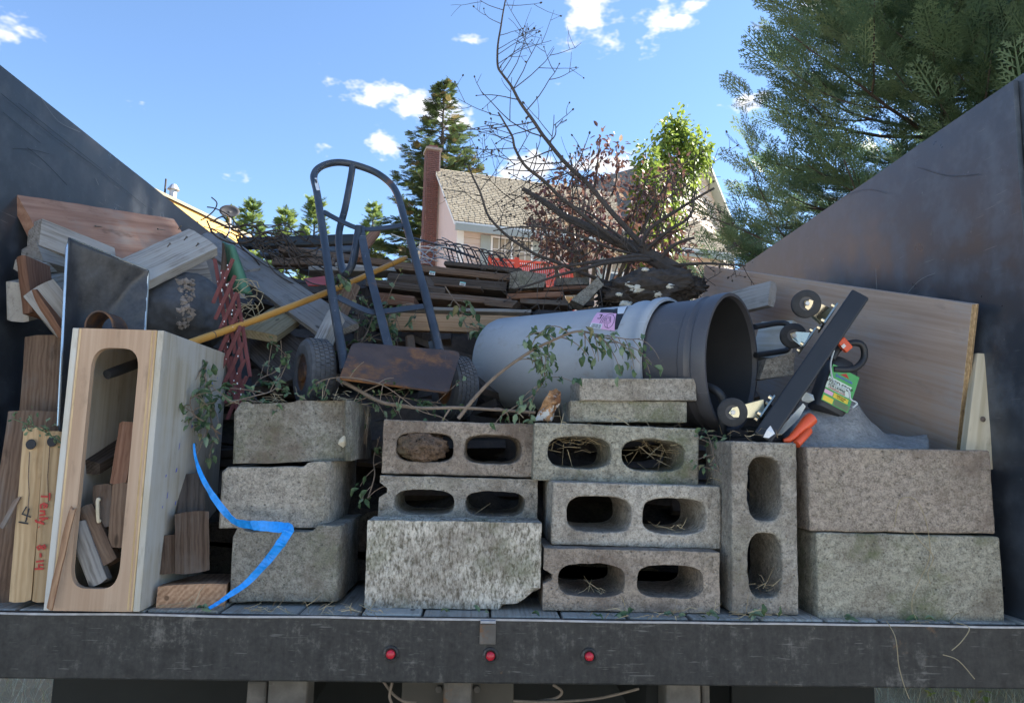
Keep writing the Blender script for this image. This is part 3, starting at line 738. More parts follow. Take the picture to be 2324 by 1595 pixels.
# soil packed in a cavity
p = W(957, 1015, 1.83); V = []; bm = bmesh.new(); bmesh.ops.create_icosphere(bm, subdivisions=4, radius=1.0)
for v in bm.verts:
    q = v.co.copy(); k = 1 + 0.22 * noise.noise(q * 3.1) + 0.16 * noise.noise(q * 7.0); v.co = Vector((q.x * 0.064 * k, q.y * 0.05 * k, q.z * 0.036 * k))
me = bpy.data.meshes.new('soil'); bm.to_mesh(me); bm.free()
tag(add('soil_clod', me, MT['dirt'], None, Matrix.Translation(p), True), 'clod of brown soil packed in the left cavity of a hollow block', 'soil')
# ------------------------------------------------------------------ timber helpers
def plank_mesh(L, w, t, seed, rough=0.0015, jag=0.0025, nx=10, ny=4, broken=None, bow=0.0):
    V = []; F = []
    ys = [-w / 2 + w * j / ny for j in range(ny + 1)]
    sec = [(y, 0.0) for y in ys] + [(w / 2, -t / 2)] + [(y, -t) for y in reversed(ys)] + [(-w / 2, -t / 2)]
    m = len(sec); e = min(0.003, t * 0.15, w * 0.1)
    for i in range(nx + 1):
        x = L * i / nx
        for (y, z) in sec:
            yy, zz = y, z
            if abs(abs(y) - w / 2) < 1e-9 and z in (0.0, -t): zz = z - e if z == 0.0 else z + e
            p = Vector((x, yy, zz + bow * 4 * (i / nx) * (1 - i / nx)))
            p += noise.noise_vector(p * 21 + Vector((seed, seed, 0))) * rough
            if i in (0, nx):
                p.x += (jag * noise.noise(Vector((y * 40 + seed, z * 40, i)))) + (e if abs(abs(y) - w / 2) < 1e-9 else 0) * (1 if i == 0 else -1)
                if broken and broken[0] == (0 if i == 0 else 1): p.x += broken[1] * (noise.noise(Vector((y * 34 + seed * 2, z * 9, 2))) + 0.3 * y / w)
            V.append(p)
    for i in range(nx):
        for k in range(m): F.append((i * m + k, (i + 1) * m + k, (i + 1) * m + (k + 1) % m, i * m + (k + 1) % m))
    F.append(tuple(range(m))); F.append(tuple(range((nx + 1) * m - 1, nx * m - 1, -1)))
    me = pmesh('plank', V, F)
    bm = bmesh.new(); bm.from_mesh(me); bmesh.ops.recalc_face_normals(bm, faces=bm.faces)
    bmesh.ops.triangulate(bm, faces=[f for f in bm.faces if len(f.verts) > 4]); bm.to_mesh(me); bm.free()
    return me
pseed = [0.0]
def plank(label, a, b, w, t, mat, n=(0, -1, 0.15), name='plank', cat='plank', group=None, parent=None, **kw):
    """a, b: (px, py, Y) middle of the visible face at either end; w in metres across the face"""
    pseed[0] += 1.93
    p0 = W(*a) if not isinstance(a, Vector) else a; p1 = W(*b) if not isinstance(b, Vector) else b
    me = plank_mesh((p1 - p0).length, w, t, pseed[0], **kw)
    o = add(name, me, mat, parent, frame(p0, p1 - p0, n))
    if label and parent is None: tag(o, label, cat, group)
    return o
def nail(a, b, parent, r=0.0012, mat='steel_rust'):
    m = MB(); p0 = W(*a); p1 = W(*b); m.tube([p0, p0.lerp(p1, 0.93), p0.lerp(p1, 0.932), p1], [r, r, r * 2.2, r * 2.2], 6); return m.obj('nail', MT[mat], parent)
def stroke(name, pts, w, mat, parent, n=(0, -1, 0)):
    m = MB(); m.strap(pts, Vector(n), w, 0.0006); return m.obj(name, mat, parent)

# ------------------------------------------------------------------ plywood box with a long slot
Yb = 1.563
A = W(115, 1376, Yb); B_ = W(301, 1378, Yb); T_ = W(170, 744, Yb)
A.z = FZ + 0.002; bw = B_.x - A.x; bh = T_.z - A.z; bd = 0.40; th = 0.014
box = thing('plywood_box', 'tall narrow plywood box with an arched slot cut in its front', 'box', (A.x + bw / 2, Yb + bd / 2, A.z))
Mb = Matrix.Translation(A)
# front panel: ring between rectangle and slot
def slot_outline(n=72):
    P = []; x0, x1 = bw * 0.20, bw * 0.80; cx = (x0 + x1) / 2; zt_, zb_ = bh * 0.930, bh * 0.076
    for i in range(n):
        a = 2 * math.pi * i / n; c, s = math.cos(a), math.sin(a)
        hw = (x1 - x0) / 2; rr = hw * 1.0
        if s >= 0: P.append((cx + hw * (abs(c) ** 0.55) * (1 if c >= 0 else -1), zt_ - rr + rr * (abs(s) ** 0.8)))
        else: P.append((cx + hw * (abs(c) ** 0.5) * (1 if c >= 0 else -1), zb_ + rr * 1.1 - rr * 1.1 * (abs(s) ** 0.8)))
    return P
sl = slot_outline(); N = len(sl); V = []; F = []
def to_rect(x, z):
    cx, cz = bw / 2, bh / 2; dx, dz = x - cx, z - cz
    # map by straight horizontal/vertical projection so the ring stays clean
    if z > bh * 0.80: s = (bh - cz) / dz if abs(dx) * (bh - cz) <= abs(dz) * cx else None
    else: s = None
    return None
outer = []
for (x, z) in sl:
    zc = min(max(z, bh * 0.22), bh * 0.78); cx = bw / 2
    dx, dz = x - cx, z - zc
    if abs(dx) < 1e-9 and abs(dz) < 1e-9: dx = 1e-6
    ts = []
    if dx > 1e-9: ts.append((bw - cx) / dx)
    if dx < -1e-9: ts.append((0 - cx) / dx)
    if dz > 1e-9: ts.append((bh - zc) / dz)
    if dz < -1e-9: ts.append((0 - zc) / dz)
    t_ = min(ts); outer.append((cx + dx * t_, zc + dz * t_))
# snap nearest outer samples to the four corners
for c in ((0, 0), (bw, 0), (bw, bh), (0, bh)):
    i = min(range(N), key=lambda k: (outer[k][0] - c[0]) ** 2 + (outer[k][1] - c[1]) ** 2); outer[i] = c
for y in (0.0, th):
    for (x, z) in sl: V.append((x, y, z))
    for (x, z) in outer: V.append((x, y, z))
for i in range(N):
    j = (i + 1) % N
    F.append((i, N + i, N + j, j)); F.append((2 * N + j, 3 * N + j, 3 * N + i, 2 * N + i))
    F.append((i, j, 2 * N + j, 2 * N + i)); F.append((N + j, N + i, 3 * N + i, 3 * N + j))
me = pmesh('front', V, F); bm = bmesh.new(); bm.from_mesh(me); bmesh.ops.recalc_face_normals(bm, faces=bm.faces); bm.to_mesh(me); bm.free()
# wood grain runs up the panel: rotate local axes so X is up
Mg = Mb @ Matrix(((0, 0, -1, 0), (0, 1, 0, 0), (1, 0, 0, 0), (0, 0, 0, 1)))
me.transform(Mg.inverted() @ Mb)
add('front_panel', me, MT['ply'], box, Mg)
def boxpanel(name, x0, x1, y0, y1, z0, z1, mat, axis='Z'):
    m = MB(); m.box(x0, x1, y0, y1, z0, z1)
    me = m.mesh(name); me.transform(Mg.inverted() @ Mb); o = add(name, me, mat, box, Mg)
    bv = o.modifiers.new('bevel', 'BEVEL'); bv.width = 0.0012; bv.segments = 1; return o
sp = boxpanel('side_panel', bw + 0.0008, bw + th, 0.0, bd, 0.0, bh, MT['ply_grey']); sp['label'] = 'right side with worn grey paint and blue specks'
boxpanel('side_panel', -th, -0.0008, 0.0, bd, 0.0, bh, MT['ply_grey'])
boxpanel('back_panel', 0.001, bw - 0.001, bd - th, bd - 0.001, 0.001, bh - 0.001, MT['ply_grey'])
boxpanel('top_panel', 0.0, bw, th + 0.001, bd, bh - th, bh + 0.001, MT['ply'])
boxpanel('bottom_panel', 0.0, bw, th + 0.001, bd - th - 0.002, 0.001, th, MT['ply'])
# edge strips showing the ply layers
for x0, x1 in ((bw - 0.011, bw - 0.007), (bw - 0.003, bw + 0.0005), (0.001, 0.005)):
    boxpanel('ply_edge', x0, x1, -0.0012, 0.003, 0.002, bh - 0.001, MT['ply_edge'])
# blue paint flecks on the side
for i in range(14):
    y = rng.uniform(0.05, bd - 0.03); z = rng.uniform(0.2, bh - 0.06); h = rng.uniform(0.004, 0.02); w = rng.uniform(0.002, 0.006)
    m = MB(); m.add([(bw + th + 0.0006, y - w, z), (bw + th + 0.0006, y + w * 0.6, z + h * 0.2), (bw + th + 0.0006, y + w, z + h), (bw + th + 0.0006, y - w * 0.4, z + h * 0.8)], [(0, 1, 2, 3)])
    m.obj('paint_fleck', MT['ink_blue'], box, M=Mb)
# black rubber grip poking through
m = MB(); m.tube([W(243, 850, 1.60), W(262, 843, 1.62), W(300, 829, 1.68), W(318, 822, 1.72)], [0.0105, 0.0115, 0.0115, 0.0115], 14)
tag(m.obj('black_grip_bar', MT['black_plastic'], None, smooth=True), 'black rubber bar sticking out inside the plywood box slot', 'bar')
# wood blocks dropped inside the box
YI = 1.60
plank('small wood offcut standing upright against the slot edge, highest in the box', (288, 957, YI + .03), (266, 1098, YI), 0.034, 0.045, MT['wood_red'], name='wood_offcut', cat='wood block', nx=5)
plank('cracked wood offcut below the upright one in the box slot', (272, 1096, YI), (262, 1242, YI - .003), 0.034, 0.045, MT['wood_brown'], name='wood_offcut', cat='wood block', nx=5)
hb = plank('square wood block with a small pull handle screwed on, in the box slot', (231, 1098, YI + .01), (230, 1196, YI + .01), 0.038, 0.04, MT['wood_rot'], name='wood_offcut', cat='wood block', nx=4)
p0 = W(226, 1133, YI + .004); p1 = W(227, 1181, YI + .004)
m = MB(); m.tube(catmull([p0, p0 + Vector((0, -.008, -.002)), p1 + Vector((0, -.008, .002)), p1], 4), 0.0036, 8); m.obj('pull_handle', MT['wood_cream'], hb, smooth=True)
for p in (p0, p1):
    m = MB(); m.lathe([(0, 0.0045), (0.003, 0.0045), (0.004, 0.002), (0.004, 0)], 10); m.obj('screw', MT['zinc'], hb, M=frame(p + Vector((0, -.003, 0)), (0, -1, 0), (0, 0, 1)))
plank('split brown offcut leaning right in the bottom of the box', (185, 1150, YI), (243, 1280, YI - .01), 0.040, 0.035, MT['wood_brown'], name='wood_offcut', cat='wood block', nx=5)
plank('pale offcut lying lowest in the box slot, leaning right', (170, 1187, YI - .012), (222, 1325, YI - .022), 0.037, 0.03, MT['wood_grey'], name='wood_offcut', cat='wood block', nx=5)
plank('dark stick lying crosswise halfway up inside the box', (203, 1046, 1.64), (290, 995, 1.78), 0.045, 0.03, MT['wood_dark'], name='wood_offcut', cat='wood block', nx=5)
# orange splinter along the left edge of the box
plank('long orange wood splinter leaning on the plywood box', (113, 1378, 1.545), (168, 1135, 1.548), 0.012, 0.005, MT['endgrain'], name='wood_splinter', cat='splinter', nx=8, jag=0.03, rough=0.003)

# ------------------------------------------------------------------ boards standing at the left
lb1 = plank('upright new stud marked with a 4, leftmost of the two', (77, 970, 1.62), (44, 1366, 1.60), 0.040, 0.16, MT['lumber'], name='stud', cat='lumber', n=(0.25, -1, 0), rough=0.0004, jag=0.001)
lb2 = plank('upright new stud with red handwriting, beside the plywood box', (122, 978, 1.625), (95, 1366, 1.605), 0.037, 0.16, MT['lumber'], name='stud', cat='lumber', n=(0.25, -1, 0), rough=0.0004, jag=0.001)
def hand(chars, parent, mat, w):
    for pts in chars: stroke('handwriting', [W(x, y, Y) for x, y, Y in pts], w, mat, parent)
Yh = 1.6065
def H(l): return [(x, y, Yh + (1366 - y) / 390 * 0.018 - 0.0055) for x, y in l]
# reads downwards: Tenly. 8-14
def rot(l, ox, oy, s):   # glyph (u right, v up) written rotated 90 degrees clockwise
    return H([(ox - 0.06 * u * s * 0 + v * s - (u * s) * 0.075, oy + u * s) for u, v in l])
red = [[(0, 1), (0.9, 1.0)], [(0.45, 1), (0.4, 0)],
       [(1.2, 0.45), (1.75, 0.5), (1.7, 0.75), (1.4, 0.8), (1.2, 0.4), (1.4, 0.05), (1.85, 0.1)],
       [(2.1, 0), (2.15, 0.65), (2.2, 0.5), (2.5, 0.65), (2.6, 0)],
       [(2.95, 0), (2.95, 1.05)], [(3.1, 0.6), (3.3, 0.1), (3.6, 0.65), (3.35, -0.3), (3.1, -0.4)], [(3.95, 0.0), (4.0, 0.08)]]
num = [[(6.3, 0.5), (6.05, 0.85), (6.35, 1.0), (6.55, 0.8), (6.1, 0.25), (6.3, 0), (6.6, 0.2), (6.3, 0.55)], [(7.0, 0.45), (7.5, 0.5)],
       [(7.9, 0.9), (8.0, 0.0)], [(8.4, 0.9), (8.35, 0.35), (8.9, 0.4)], [(8.8, 0.95), (8.85, -0.1)]]
hand([rot(g, 93, 1118, 19.5) for g in red + num], lb2, MT['ink_red'], 0.0042)
Y4 = 1.6008
def H4(l): return [(x, y, Y4 + (1366 - y) / 390 * 0.018 - 0.0055) for x, y in l]
hand([H4([(60, 1149), (50, 1166), (70, 1173)]), H4([(66, 1153), (58, 1184)]), H4([(42, 1184), (64, 1188)])], lb1, MT['ink'], 0.0028)
for o, px, py, Y in ((lb1, 70, 1008, 1.611), (lb2, 118, 1002, 1.617)):
    m = MB(); m.lathe([(0.0, 0.011), (0.0012, 0.010), (0.0012, 0.0)], 16); m.obj('drilled_hole', MT['ink'], o, M=frame(W(px, py, Y), (0, -1, 0), (0, 0, 1)))
for o, pts in ((lb1, [(67, 1025), (64, 1080), (66, 1120), (61, 1180)]), (lb2, [(113, 1012), (108, 1080), (110, 1140)])):
    stroke('crack', [W(x, y, (1.596 if o is lb1 else 1.60) + (1366 - y) / 390 * 0.019) for x, y in pts], 0.0016, MT['wood_rot'], o)
plank('wide dark brown board leaning behind the two studs', (90, 932, 1.74), (30, 1368, 1.66), 0.12, 0.02, MT['wood_brown'], n=(0.5, -1, 0))
plank('brown board standing behind the chrome edged tray', (108, 760, 1.82), (92, 1000, 1.80), 0.10, 0.03, MT['wood_brown'], n=(0.2, -1, 0))
plank('thin grey split board at the far left edge', (36, 1135, 1.60), (2, 1195, 1.58), 0.010, 0.006, MT['wood_brown'], jag=0.02, name='wood_splinter', cat='splinter')

# ------------------------------------------------------------------ weathered fence boards, upper left
tb = plank('reddish brown weathered panel leaning on the left wall, nails sticking out', (81, 520, 1.88), (428, 555, 2.55), 0.205, 0.03, MT['ply_red'], n=(0.45, -1, 0.12), nx=16, ny=6, rough=0.002)
for a, b_ in (((235, 516, 2.15), (216, 513, 2.10)), ((375, 523, 2.4), (358, 520, 2.35)), ((128, 508, 2.02), (110, 505, 1.98))): nail(a, b_, tb)
plank('dark ribbed grey board under the reddish panel', (92, 525, 1.86), (262, 590, 2.05), 0.075, 0.05, MT['wood_grey'], n=(0.2, -1, 0.2))
plank('short grey board end under the ribbed board', (90, 568, 1.85), (180, 595, 1.98), 0.06, 0.05, MT['wood_grey'], n=(0.2, -1, 0.2))
bb = plank('broad pale weathered board crossing over the tray, dark nail stains', (285, 620, 1.93), (462, 538, 2.10), 0.112, 0.035, MT['wood_greylight'], n=(-0.05, -1, 0.25), nx=12, ny=6)
for q in ((405, 520, 2.03), (418, 545, 2.05), (380, 560, 2.0), (444, 560, 2.07), (310, 640, 1.94)): nail(q, (q[0] + 6, q[1] - 7, q[2] - 0.012), bb, 0.0016)
plank('grey board behind the pale crossing board, upright saw cut end', (345, 640, 2.12), (478, 625, 2.2), 0.13, 0.04, MT['wood_grey'], n=(0.1, -1, 0.1))
plank('reddish end of a thick plank at the left wall, upper of two', (36, 640, 1.78), (160, 610, 2.0), 0.05, 0.10, MT['wood_greylight'], n=(0.1, -0.5, 1))
plank('flat pale board end above the tray, left', (55, 592, 1.80), (155, 586, 2.0), 0.045, 0.03, MT['wood_greylight'], n=(0.2, -1, 0.4))
plank('red brown stud end hanging at the left wall', (46, 580, 1.775), (62, 712, 1.765), 0.024, 0.09, MT['wood_red'], n=(-0.1, -1, 0), nx=5)
plank('pale board sloping down behind the tray, left', (85, 650, 1.76), (165, 745, 1.80), 0.075, 0.03, MT['wood_greylight'], n=(0.25, -1, 0.35))
plank('dark red brown board edge under the sloping pale board', (72, 660, 1.755), (140, 765, 1.775), 0.018, 0.09, MT['wood_red'], n=(-0.3, -1, 0), nx=5)

# ------------------------------------------------------------------ dark tray with a bright rim
tr = thing('metal_tray', 'dark dented metal tray with a bright rolled rim, standing on edge', 'tray', W(235, 980, 1.70))
C4 = [W(153, 540, 1.70), W(337, 614, 1.86), W(328, 770, 1.84), W(131, 985, 1.66)]
def tray_pt(u, v, inset=0.0):
    return (C4[0] * (1 - u) + C4[1] * u) * (1 - v) + (C4[3] * (1 - u) + C4[2] * u) * v
nrm = (C4[1] - C4[0]).cross(C4[3] - C4[0]).normalized()
if nrm.y > 0: nrm = -nrm
V = []; F = []; n = 44
for j in range(n + 1):
    for i in range(n + 1):
        u, v = i / n, j / n
        q_ = [1, min(u, 1 - u) / 0.30, min(v, 1 - v) / 0.42]; d = 0.055 * -math.log(sum(math.exp(-14 * x) for x in q_)) / 14
        V.append(tray_pt(u, v) - nrm * (d + 0.003 * noise.noise(Vector((u * 5, v * 5, 2)))))
for j in range(n):
    for i in range(n): F.append((j * (n + 1) + i, j * (n + 1) + i + 1, (j + 1) * (n + 1) + i + 1, (j + 1) * (n + 1) + i))
me = pmesh('tray', V, F); o = add('basin', me, MT['tray'], tr); autosmooth(o, 80)
sd_ = o.modifiers.new('solid', 'SOLIDIFY'); sd_.thickness = 0.003
rim = [tray_pt(u, v) for u, v in [(0.03, 0), (0.25, 0), (0.5, 0), (0.75, 0), (0.96, 0), (1, .04), (1, .3), (1, .6), (1, .95), (.96, 1), (.6, 1), (.3, 1), (.04, 1), (0, .96), (0, .7), (0, .4), (0, .2), (0, .05), (0.03, 0)]]
m = MB(); m.tube(rim, 0.0032, 8); m.obj('rim', m_plain('tray_rim_metal', (0.55, 0.56, 0.56), 0.3, 0.9, 0.2, 30), tr, smooth=True)
# brown arched band poking over the box
m = MB(); P = []
for i in range(13):
    a = math.pi * i / 12; P.append(W(242 - 33 * math.cos(a), 748 - 38 * math.sin(a), 1.74))
m.strap(P, [(p - W(242, 752, 1.74)) for p in P], 0.07, 0.004); o = m.obj('rusty_hoop', MT['toe_rust'], None, smooth=True)
tag(o, 'rusty brown arched metal band behind the top of the plywood box', 'metal band')

# ------------------------------------------------------------------ crumpled black tub with mud
bm = bmesh.new(); bmesh.ops.create_icosphere(bm, subdivisions=5, radius=1.0)
for v in bm.verts:
    q = v.co.copy(); k = 1 + 0.16 * noise.noise(q * 1.7 + Vector((3, 1, 0))) + 0.035 * noise.noise(q * 6)
    v.co = Vector((q.x * 0.125 * k, q.y * 0.14 * k, max(-0.75, q.z) * 0.115 * k))
me = bpy.data.meshes.new('tub'); bm.to_mesh(me); bm.free()
tub = thing('black_tub', 'crumpled black plastic tub smeared with dried mud', 'tub', W(415, 770, 2.1))
add('shell', me, MT['rubber_dusty'], tub, Matrix.Translation(W(415, 712, 2.12)), True)
Vv = []; Ff = []
for i in range(190):
    a = rng.gauss(405, 24); b_ = rng.uniform(635, 745); c = W(a, b_, 1.972 + 0.0007 * abs(b_ - 700) + .00004 * (a - 415) ** 2 + rng.uniform(-.004, .004)); r = rng.uniform(0.003, 0.011)
    k = len(Vv); pts = [c + Vector((r * math.cos(t_) * rng.uniform(.6, 1.3), rng.uniform(-.003, .003), r * math.sin(t_) * rng.uniform(.5, 1.2))) for t_ in (0, 1.2, 2.4, 3.7, 5)]
    Vv += pts + [c + Vector((0, -r * .5, 0))]; Ff += [(k + q, k + (q + 1) % 5, k + 5) for q in range(5)]
o = add('dried_mud', pmesh('mud', Vv, Ff), m_plain('dry_mud', (0.24, 0.20, 0.17), 0.95, 0, 0.5, 90, 0.6), tub); o['kind'] = 'stuff'

# ------------------------------------------------------------------ red lattice
lat = thing('red_lattice', 'dark red lattice panel with flaking paint, standing on end', 'lattice', W(515, 925, 1.95))
def slat(a, b_, Y0, Y1, w=0.010): return plank(None, (*a, Y0), (*b_, Y1), w, 0.008, MT['red_paint'], n=(0.3, -1, 0), name='slat', parent=lat, nx=6, ny=2)
for i in range(4):
    x0, y0 = 487 + i * 17, 586 + i * 26
    slat((x0, y0), (x0 + 30, y0 + 190), 1.955 + .006 * i, 1.94); slat((x0 + 22 - 8 * (i > 2), y0 + 195), (x0 + 50 - 14 * i, min(940, y0 + 330)), 1.945, 1.93)
for i in range(8):
    x0, y0 = 507 + i * 4.5, 625 + i * 38
    slat((x0 + 22, y0 - 38), (x0 - 24, y0 + 62), 1.937 + .004 * (i < 4), 1.932)
# paint chips
for i in range(26):
    y = rng.uniform(600, 900); x = 488 + (y - 590) * 0.10 + rng.uniform(0, 30)
    p = W(x, y, 1.928); h = rng.uniform(0.002, 0.006)
    m = MB(); m.add([(p.x, p.y, p.z), (p.x + h * .5, p.y, p.z + h * .3), (p.x + h * .4, p.y, p.z + h), (p.x - h * .2, p.y, p.z + h * .9)], [(0, 1, 2, 3)])
    m.obj('paint_chip', MT['white'], lat)

# ------------------------------------------------------------------ green plastic piece, grey sloping board etc.
V = []; F = []; n = 10
for j in range(n + 1):
    for i in range(n + 1):
        u, v = i / n, j / n
        V.append(W(508 + 62 * u * (0.35 + 0.65 * v), 548 + 110 * v + 12 * u, 2.35 - 0.10 * math.sin(u * 2.2)))
for j in range(n):
    for i in range(n): F.append((j * (n + 1) + i, j * (n + 1) + i + 1, (j + 1) * (n + 1) + i + 1, (j + 1) * (n + 1) + i))
o = add('green_bin', pmesh('green', V, F), MT['green_plastic'], None, None, True); o.modifiers.new('s', 'SOLIDIFY').thickness = 0.006
tag(o, 'curved green plastic bin side showing under the sloping grey board', 'plastic bin')
plank('brown post end beside the green plastic', (510, 552, 2.30), (506, 640, 2.25), 0.016, 0.03, MT['wood_brown'], name='stud', cat='lumber', n=(0.2, -1, 0), nx=5)
plank('long broad grey board sloping down to the right across the heap', (468, 535, 2.75), (775, 748, 2.18), 0.118, 0.022, MT['wood_grey'], n=(0.10, -0.75, 0.62), nx=20, ny=8, rough=0.003)
plank('narrow grey board piece torn off at the sloping board', (470, 528, 2.78), (575, 610, 2.5), 0.05, 0.02, MT['wood_grey'], n=(0.1, -0.8, 0.6), broken=(1, 0.05))
plank('yellowed short plank jutting toward the viewer, tag on its end', (665, 698, 2.38), (585, 752, 2.12), 0.115, 0.026, MT['wood_yellow'], n=(0.12, -0.55, 0.8), nx=8, ny=4)
def store_tag(parent, px, py, Y, w=0.022, h=0.014, tilt=0.15, n=(0, -1, 0.1), nm='price_tag'):
    c = W(px, py, Y); M = frame(c, (math.cos(tilt), 0.0, -math.sin(tilt)), n)
    m = MB(); m.box(-w / 2, w / 2, -h / 2, h / 2, 0, 0.0006); t = m.obj(nm, MT['white'], parent, M=M)
    m = MB(); m.box(-w / 2, w / 2, h * 0.22, h / 2 - .0003, 0.0007, 0.0011); m.obj('printed_band', MT['cyan'], t, M=M)
    m = MB(); x = -w * .36
    while x < w * .36:
        q = rng.uniform(0.0004, 0.0012); m.box(x, x + q, -h * .42, h * .12, 0.0007, 0.0011); x += q + rng.uniform(0.0005, 0.0012)
    m.obj('barcode', MT['ink'], t, M=M)
t_ = bpy.data.objects['plank.010'] if 'plank.010' in bpy.data.objects else None
o = plank('bright cut end of a pale stud pointing at the viewer beside the hand truck', (757, 700, 2.16), (722, 770, 2.05), 0.036, 0.05, MT['wood_greylight'], name='stud', cat='lumber', n=(-0.3, -0.8, 0.5), nx=5)
plank('brown board end behind the pale stud', (800, 640, 2.35), (745, 760, 2.25), 0.06, 0.03, MT['wood_brown'], n=(0.3, -1, 0.2))
plank('dark panel lying low beside the hand truck wheel', (575, 745, 2.28), (690, 850, 2.10), 0.16, 0.02, MT['wood_dark'], n=(0.2, -0.8, 0.6), ny=6)
plank('dark curved rubber edge strip beside the lattice', (548, 760, 2.15), (565, 905, 2.05), 0.05, 0.012, MT['rubber'], n=(0.7, -1, 0), name='rubber_strip', cat='rubber strip', bow=-0.03)
# ------------------------------------------------------------------ offcuts beside the box, on the floor
plank('thick end grain timber block lying on the bed beside the plywood box', (437, 1325, 1.625), (480, 1298, 1.95), 0.135, 0.062, MT['endgrain'], name='timber_block', cat='wood block', n=(0, -0.05, 1), nx=5)
plank('dark rotted offcut standing on the timber block, larger of two', (436, 1160, 1.66), (437, 1300, 1.655), 0.068, 0.05, MT['wood_rot'], name='timber_block', cat='wood block', n=(0.4, -1, 0), nx=5)
plank('dark rotted short offcut standing next to the plywood box', (383, 1214, 1.655), (382, 1303, 1.65), 0.046, 0.05, MT['wood_rot'], name='timber_block', cat='wood block', n=(0.4, -1, 0), nx=5)
plank('dark offcut leaning above the rotted pair, against the box', (437, 1074, 1.75), (433, 1165, 1.70), 0.058, 0.035, MT['wood_dark'], name='timber_block', cat='wood block', n=(0.4, -1, 0), nx=5)
plank('dark offcut end low behind the timber blocks', (405, 1150, 1.72), (410, 1290, 1.70), 0.04, 0.05, MT['wood_rot'], name='timber_block', cat='wood block', n=(0.4, -1, 0), nx=5)
# ------------------------------------------------------------------ blue ribbon
rp = [(440, 1006, 1.66), (444, 1040, 1.655), (460, 1085, 1.645), (490, 1135, 1.64), (528, 1180, 1.635), (560, 1190, 1.625), (600, 1193, 1.62), (636, 1196, 1.615), (655, 1198, 1.612),
      (650, 1212, 1.61), (632, 1240, 1.612), (600, 1280, 1.615), (560, 1322, 1.612), (520, 1350, 1.605), (494, 1368, 1.60), (475, 1379, 1.585)]
ws = [0.004, 0.006, 0.010, 0.014, 0.017, 0.020, 0.022, 0.023, 0.021, 0.021, 0.020, 0.017, 0.014, 0.011, 0.008, 0.006]
P = catmull([W(*q) for q in rp], 5); w2 = list(np.interp(np.linspace(0, 15, len(P)), range(16), ws))
m = MB(); m.strap(P, [Vector((0.35 * math.sin(i * .9) + .3 * noise.noise(Vector((i * .45, 2, 0))), -1, 0.55 * math.sin(i * 0.21) + .4 * noise.noise(Vector((i * .6, 7, 0))))) for i in range(len(P))], [w * (1 + .16 * noise.noise(Vector((i * .7, 0, 3)))) for i, w in enumerate(w2)], 0.0012)
tag(m.obj('blue_ribbon', MT['blue'], None, smooth=False), 'bright blue plastic ribbon draped over the left block stack', 'ribbon')
# ------------------------------------------------------------------ hand truck
def plane3(a, b, c):
    n = (b - a).cross(c - a).normalized()
    return lambda px, py, off=0.0: (lambda d: CAM + d * ((a - CAM).dot(n) / d.dot(n)))(ray(px, py)) + n * (off if n.y > 0 else -off)
HP = plane3(W(779, 812, 1.92), W(995, 787, 2.04), W(771, 369, 2.70))
ht = thing('hand_truck', 'old blue grey hand truck leaning back on the heap, rusty toe plate', 'hand truck', W(890, 905, 1.95))
frame_pts = [(783, 842), (779, 812), (760, 707), (746, 617), (732, 519), (719, 436), (712, 402), (721, 384), (742, 373), (771, 369), (807, 375), (851, 391), (883, 414), (901, 440), (916, 490), (941, 581), (966, 671), (985, 745), (998, 800)]
m = MB(); m.tube(catmull([HP(*q) for q in frame_pts], 5), 0.0132, 12); fr = m.obj('frame_tube', MT['truck_blue'], ht, smooth=True)
m = MB(); m.tube(catmull([HP(800, 377, .0), HP(798, 390, .02), HP(788, 433, .07), HP(777, 465, .11), HP(779, 508, .12), HP(786, 560, .10), HP(794, 572, .08), HP(806, 560, .05), HP(815, 512, .01)], 6), 0.0128, 12)
m.obj('back_loop', MT['truck_blue'], ht, smooth=True)
def straps(name, pts, w, off=None):
    off = off or [0] * len(pts); P = catmull([HP(*q, o) for q, o in zip(pts, off)], 4)
    n_ = -(HP(900, 600, 0.1) - HP(900, 600, 0)).normalized()
    m = MB(); m.strap(P, n_, w, 0.005); return m.obj(name, MT['truck_blue'], ht, bevel=0.001)
straps('cross_strap', [(733, 479), (779, 494), (815, 505), (851, 510), (914, 510)], 0.025, [0, .015, .02, .015, 0])
straps('cross_strap', [(764, 672), (833, 691), (865, 694), (962, 694)], 0.024, [0, .02, .02, 0])
straps('centre_strap', [(818, 503), (835, 590), (858, 680), (886, 790)], 0.026, [.013, .012, .012, .01])
# rusty toe plate
cs = [(800, 776, 1.96), (1046, 797, 2.02), (1018, 890, 1.86), (770, 858, 1.80)]
c4 = [W(*q) for q in cs]; P = []
for i in range(4):
    a, b_, c = c4[i - 1], c4[i], c4[(i + 1) % 4]; r = 0.028 if i < 2 else 0.012
    d1 = (a - b_).normalized(); d2 = (c - b_).normalized()
    for t_ in np.linspace(0, 1, 6): P.append((b_ + d1 * r) * (1 - t_) ** 2 + b_ * 2 * t_ * (1 - t_) + (b_ + d2 * r) * t_ ** 2)
nn = (c4[1] - c4[0]).cross(c4[3] - c4[0]).normalized(); nn = nn if nn.y < 0 else -nn
n = len(P); V = P + [p - nn * 0.005 for p in P]; F = [tuple(range(n)), tuple(range(2 * n - 1, n - 1, -1))] + [(i, (i + 1) % n, n + (i + 1) % n, n + i) for i in range(n)]
m = MB(); m.add(V, F); me = m.mesh('toe'); bm = bmesh.new(); bm.from_mesh(me); bmesh.ops.recalc_face_normals(bm, faces=bm.faces); bm.to_mesh(me); bm.free()
add('toe_plate', me, MT['toe_rust'], ht)
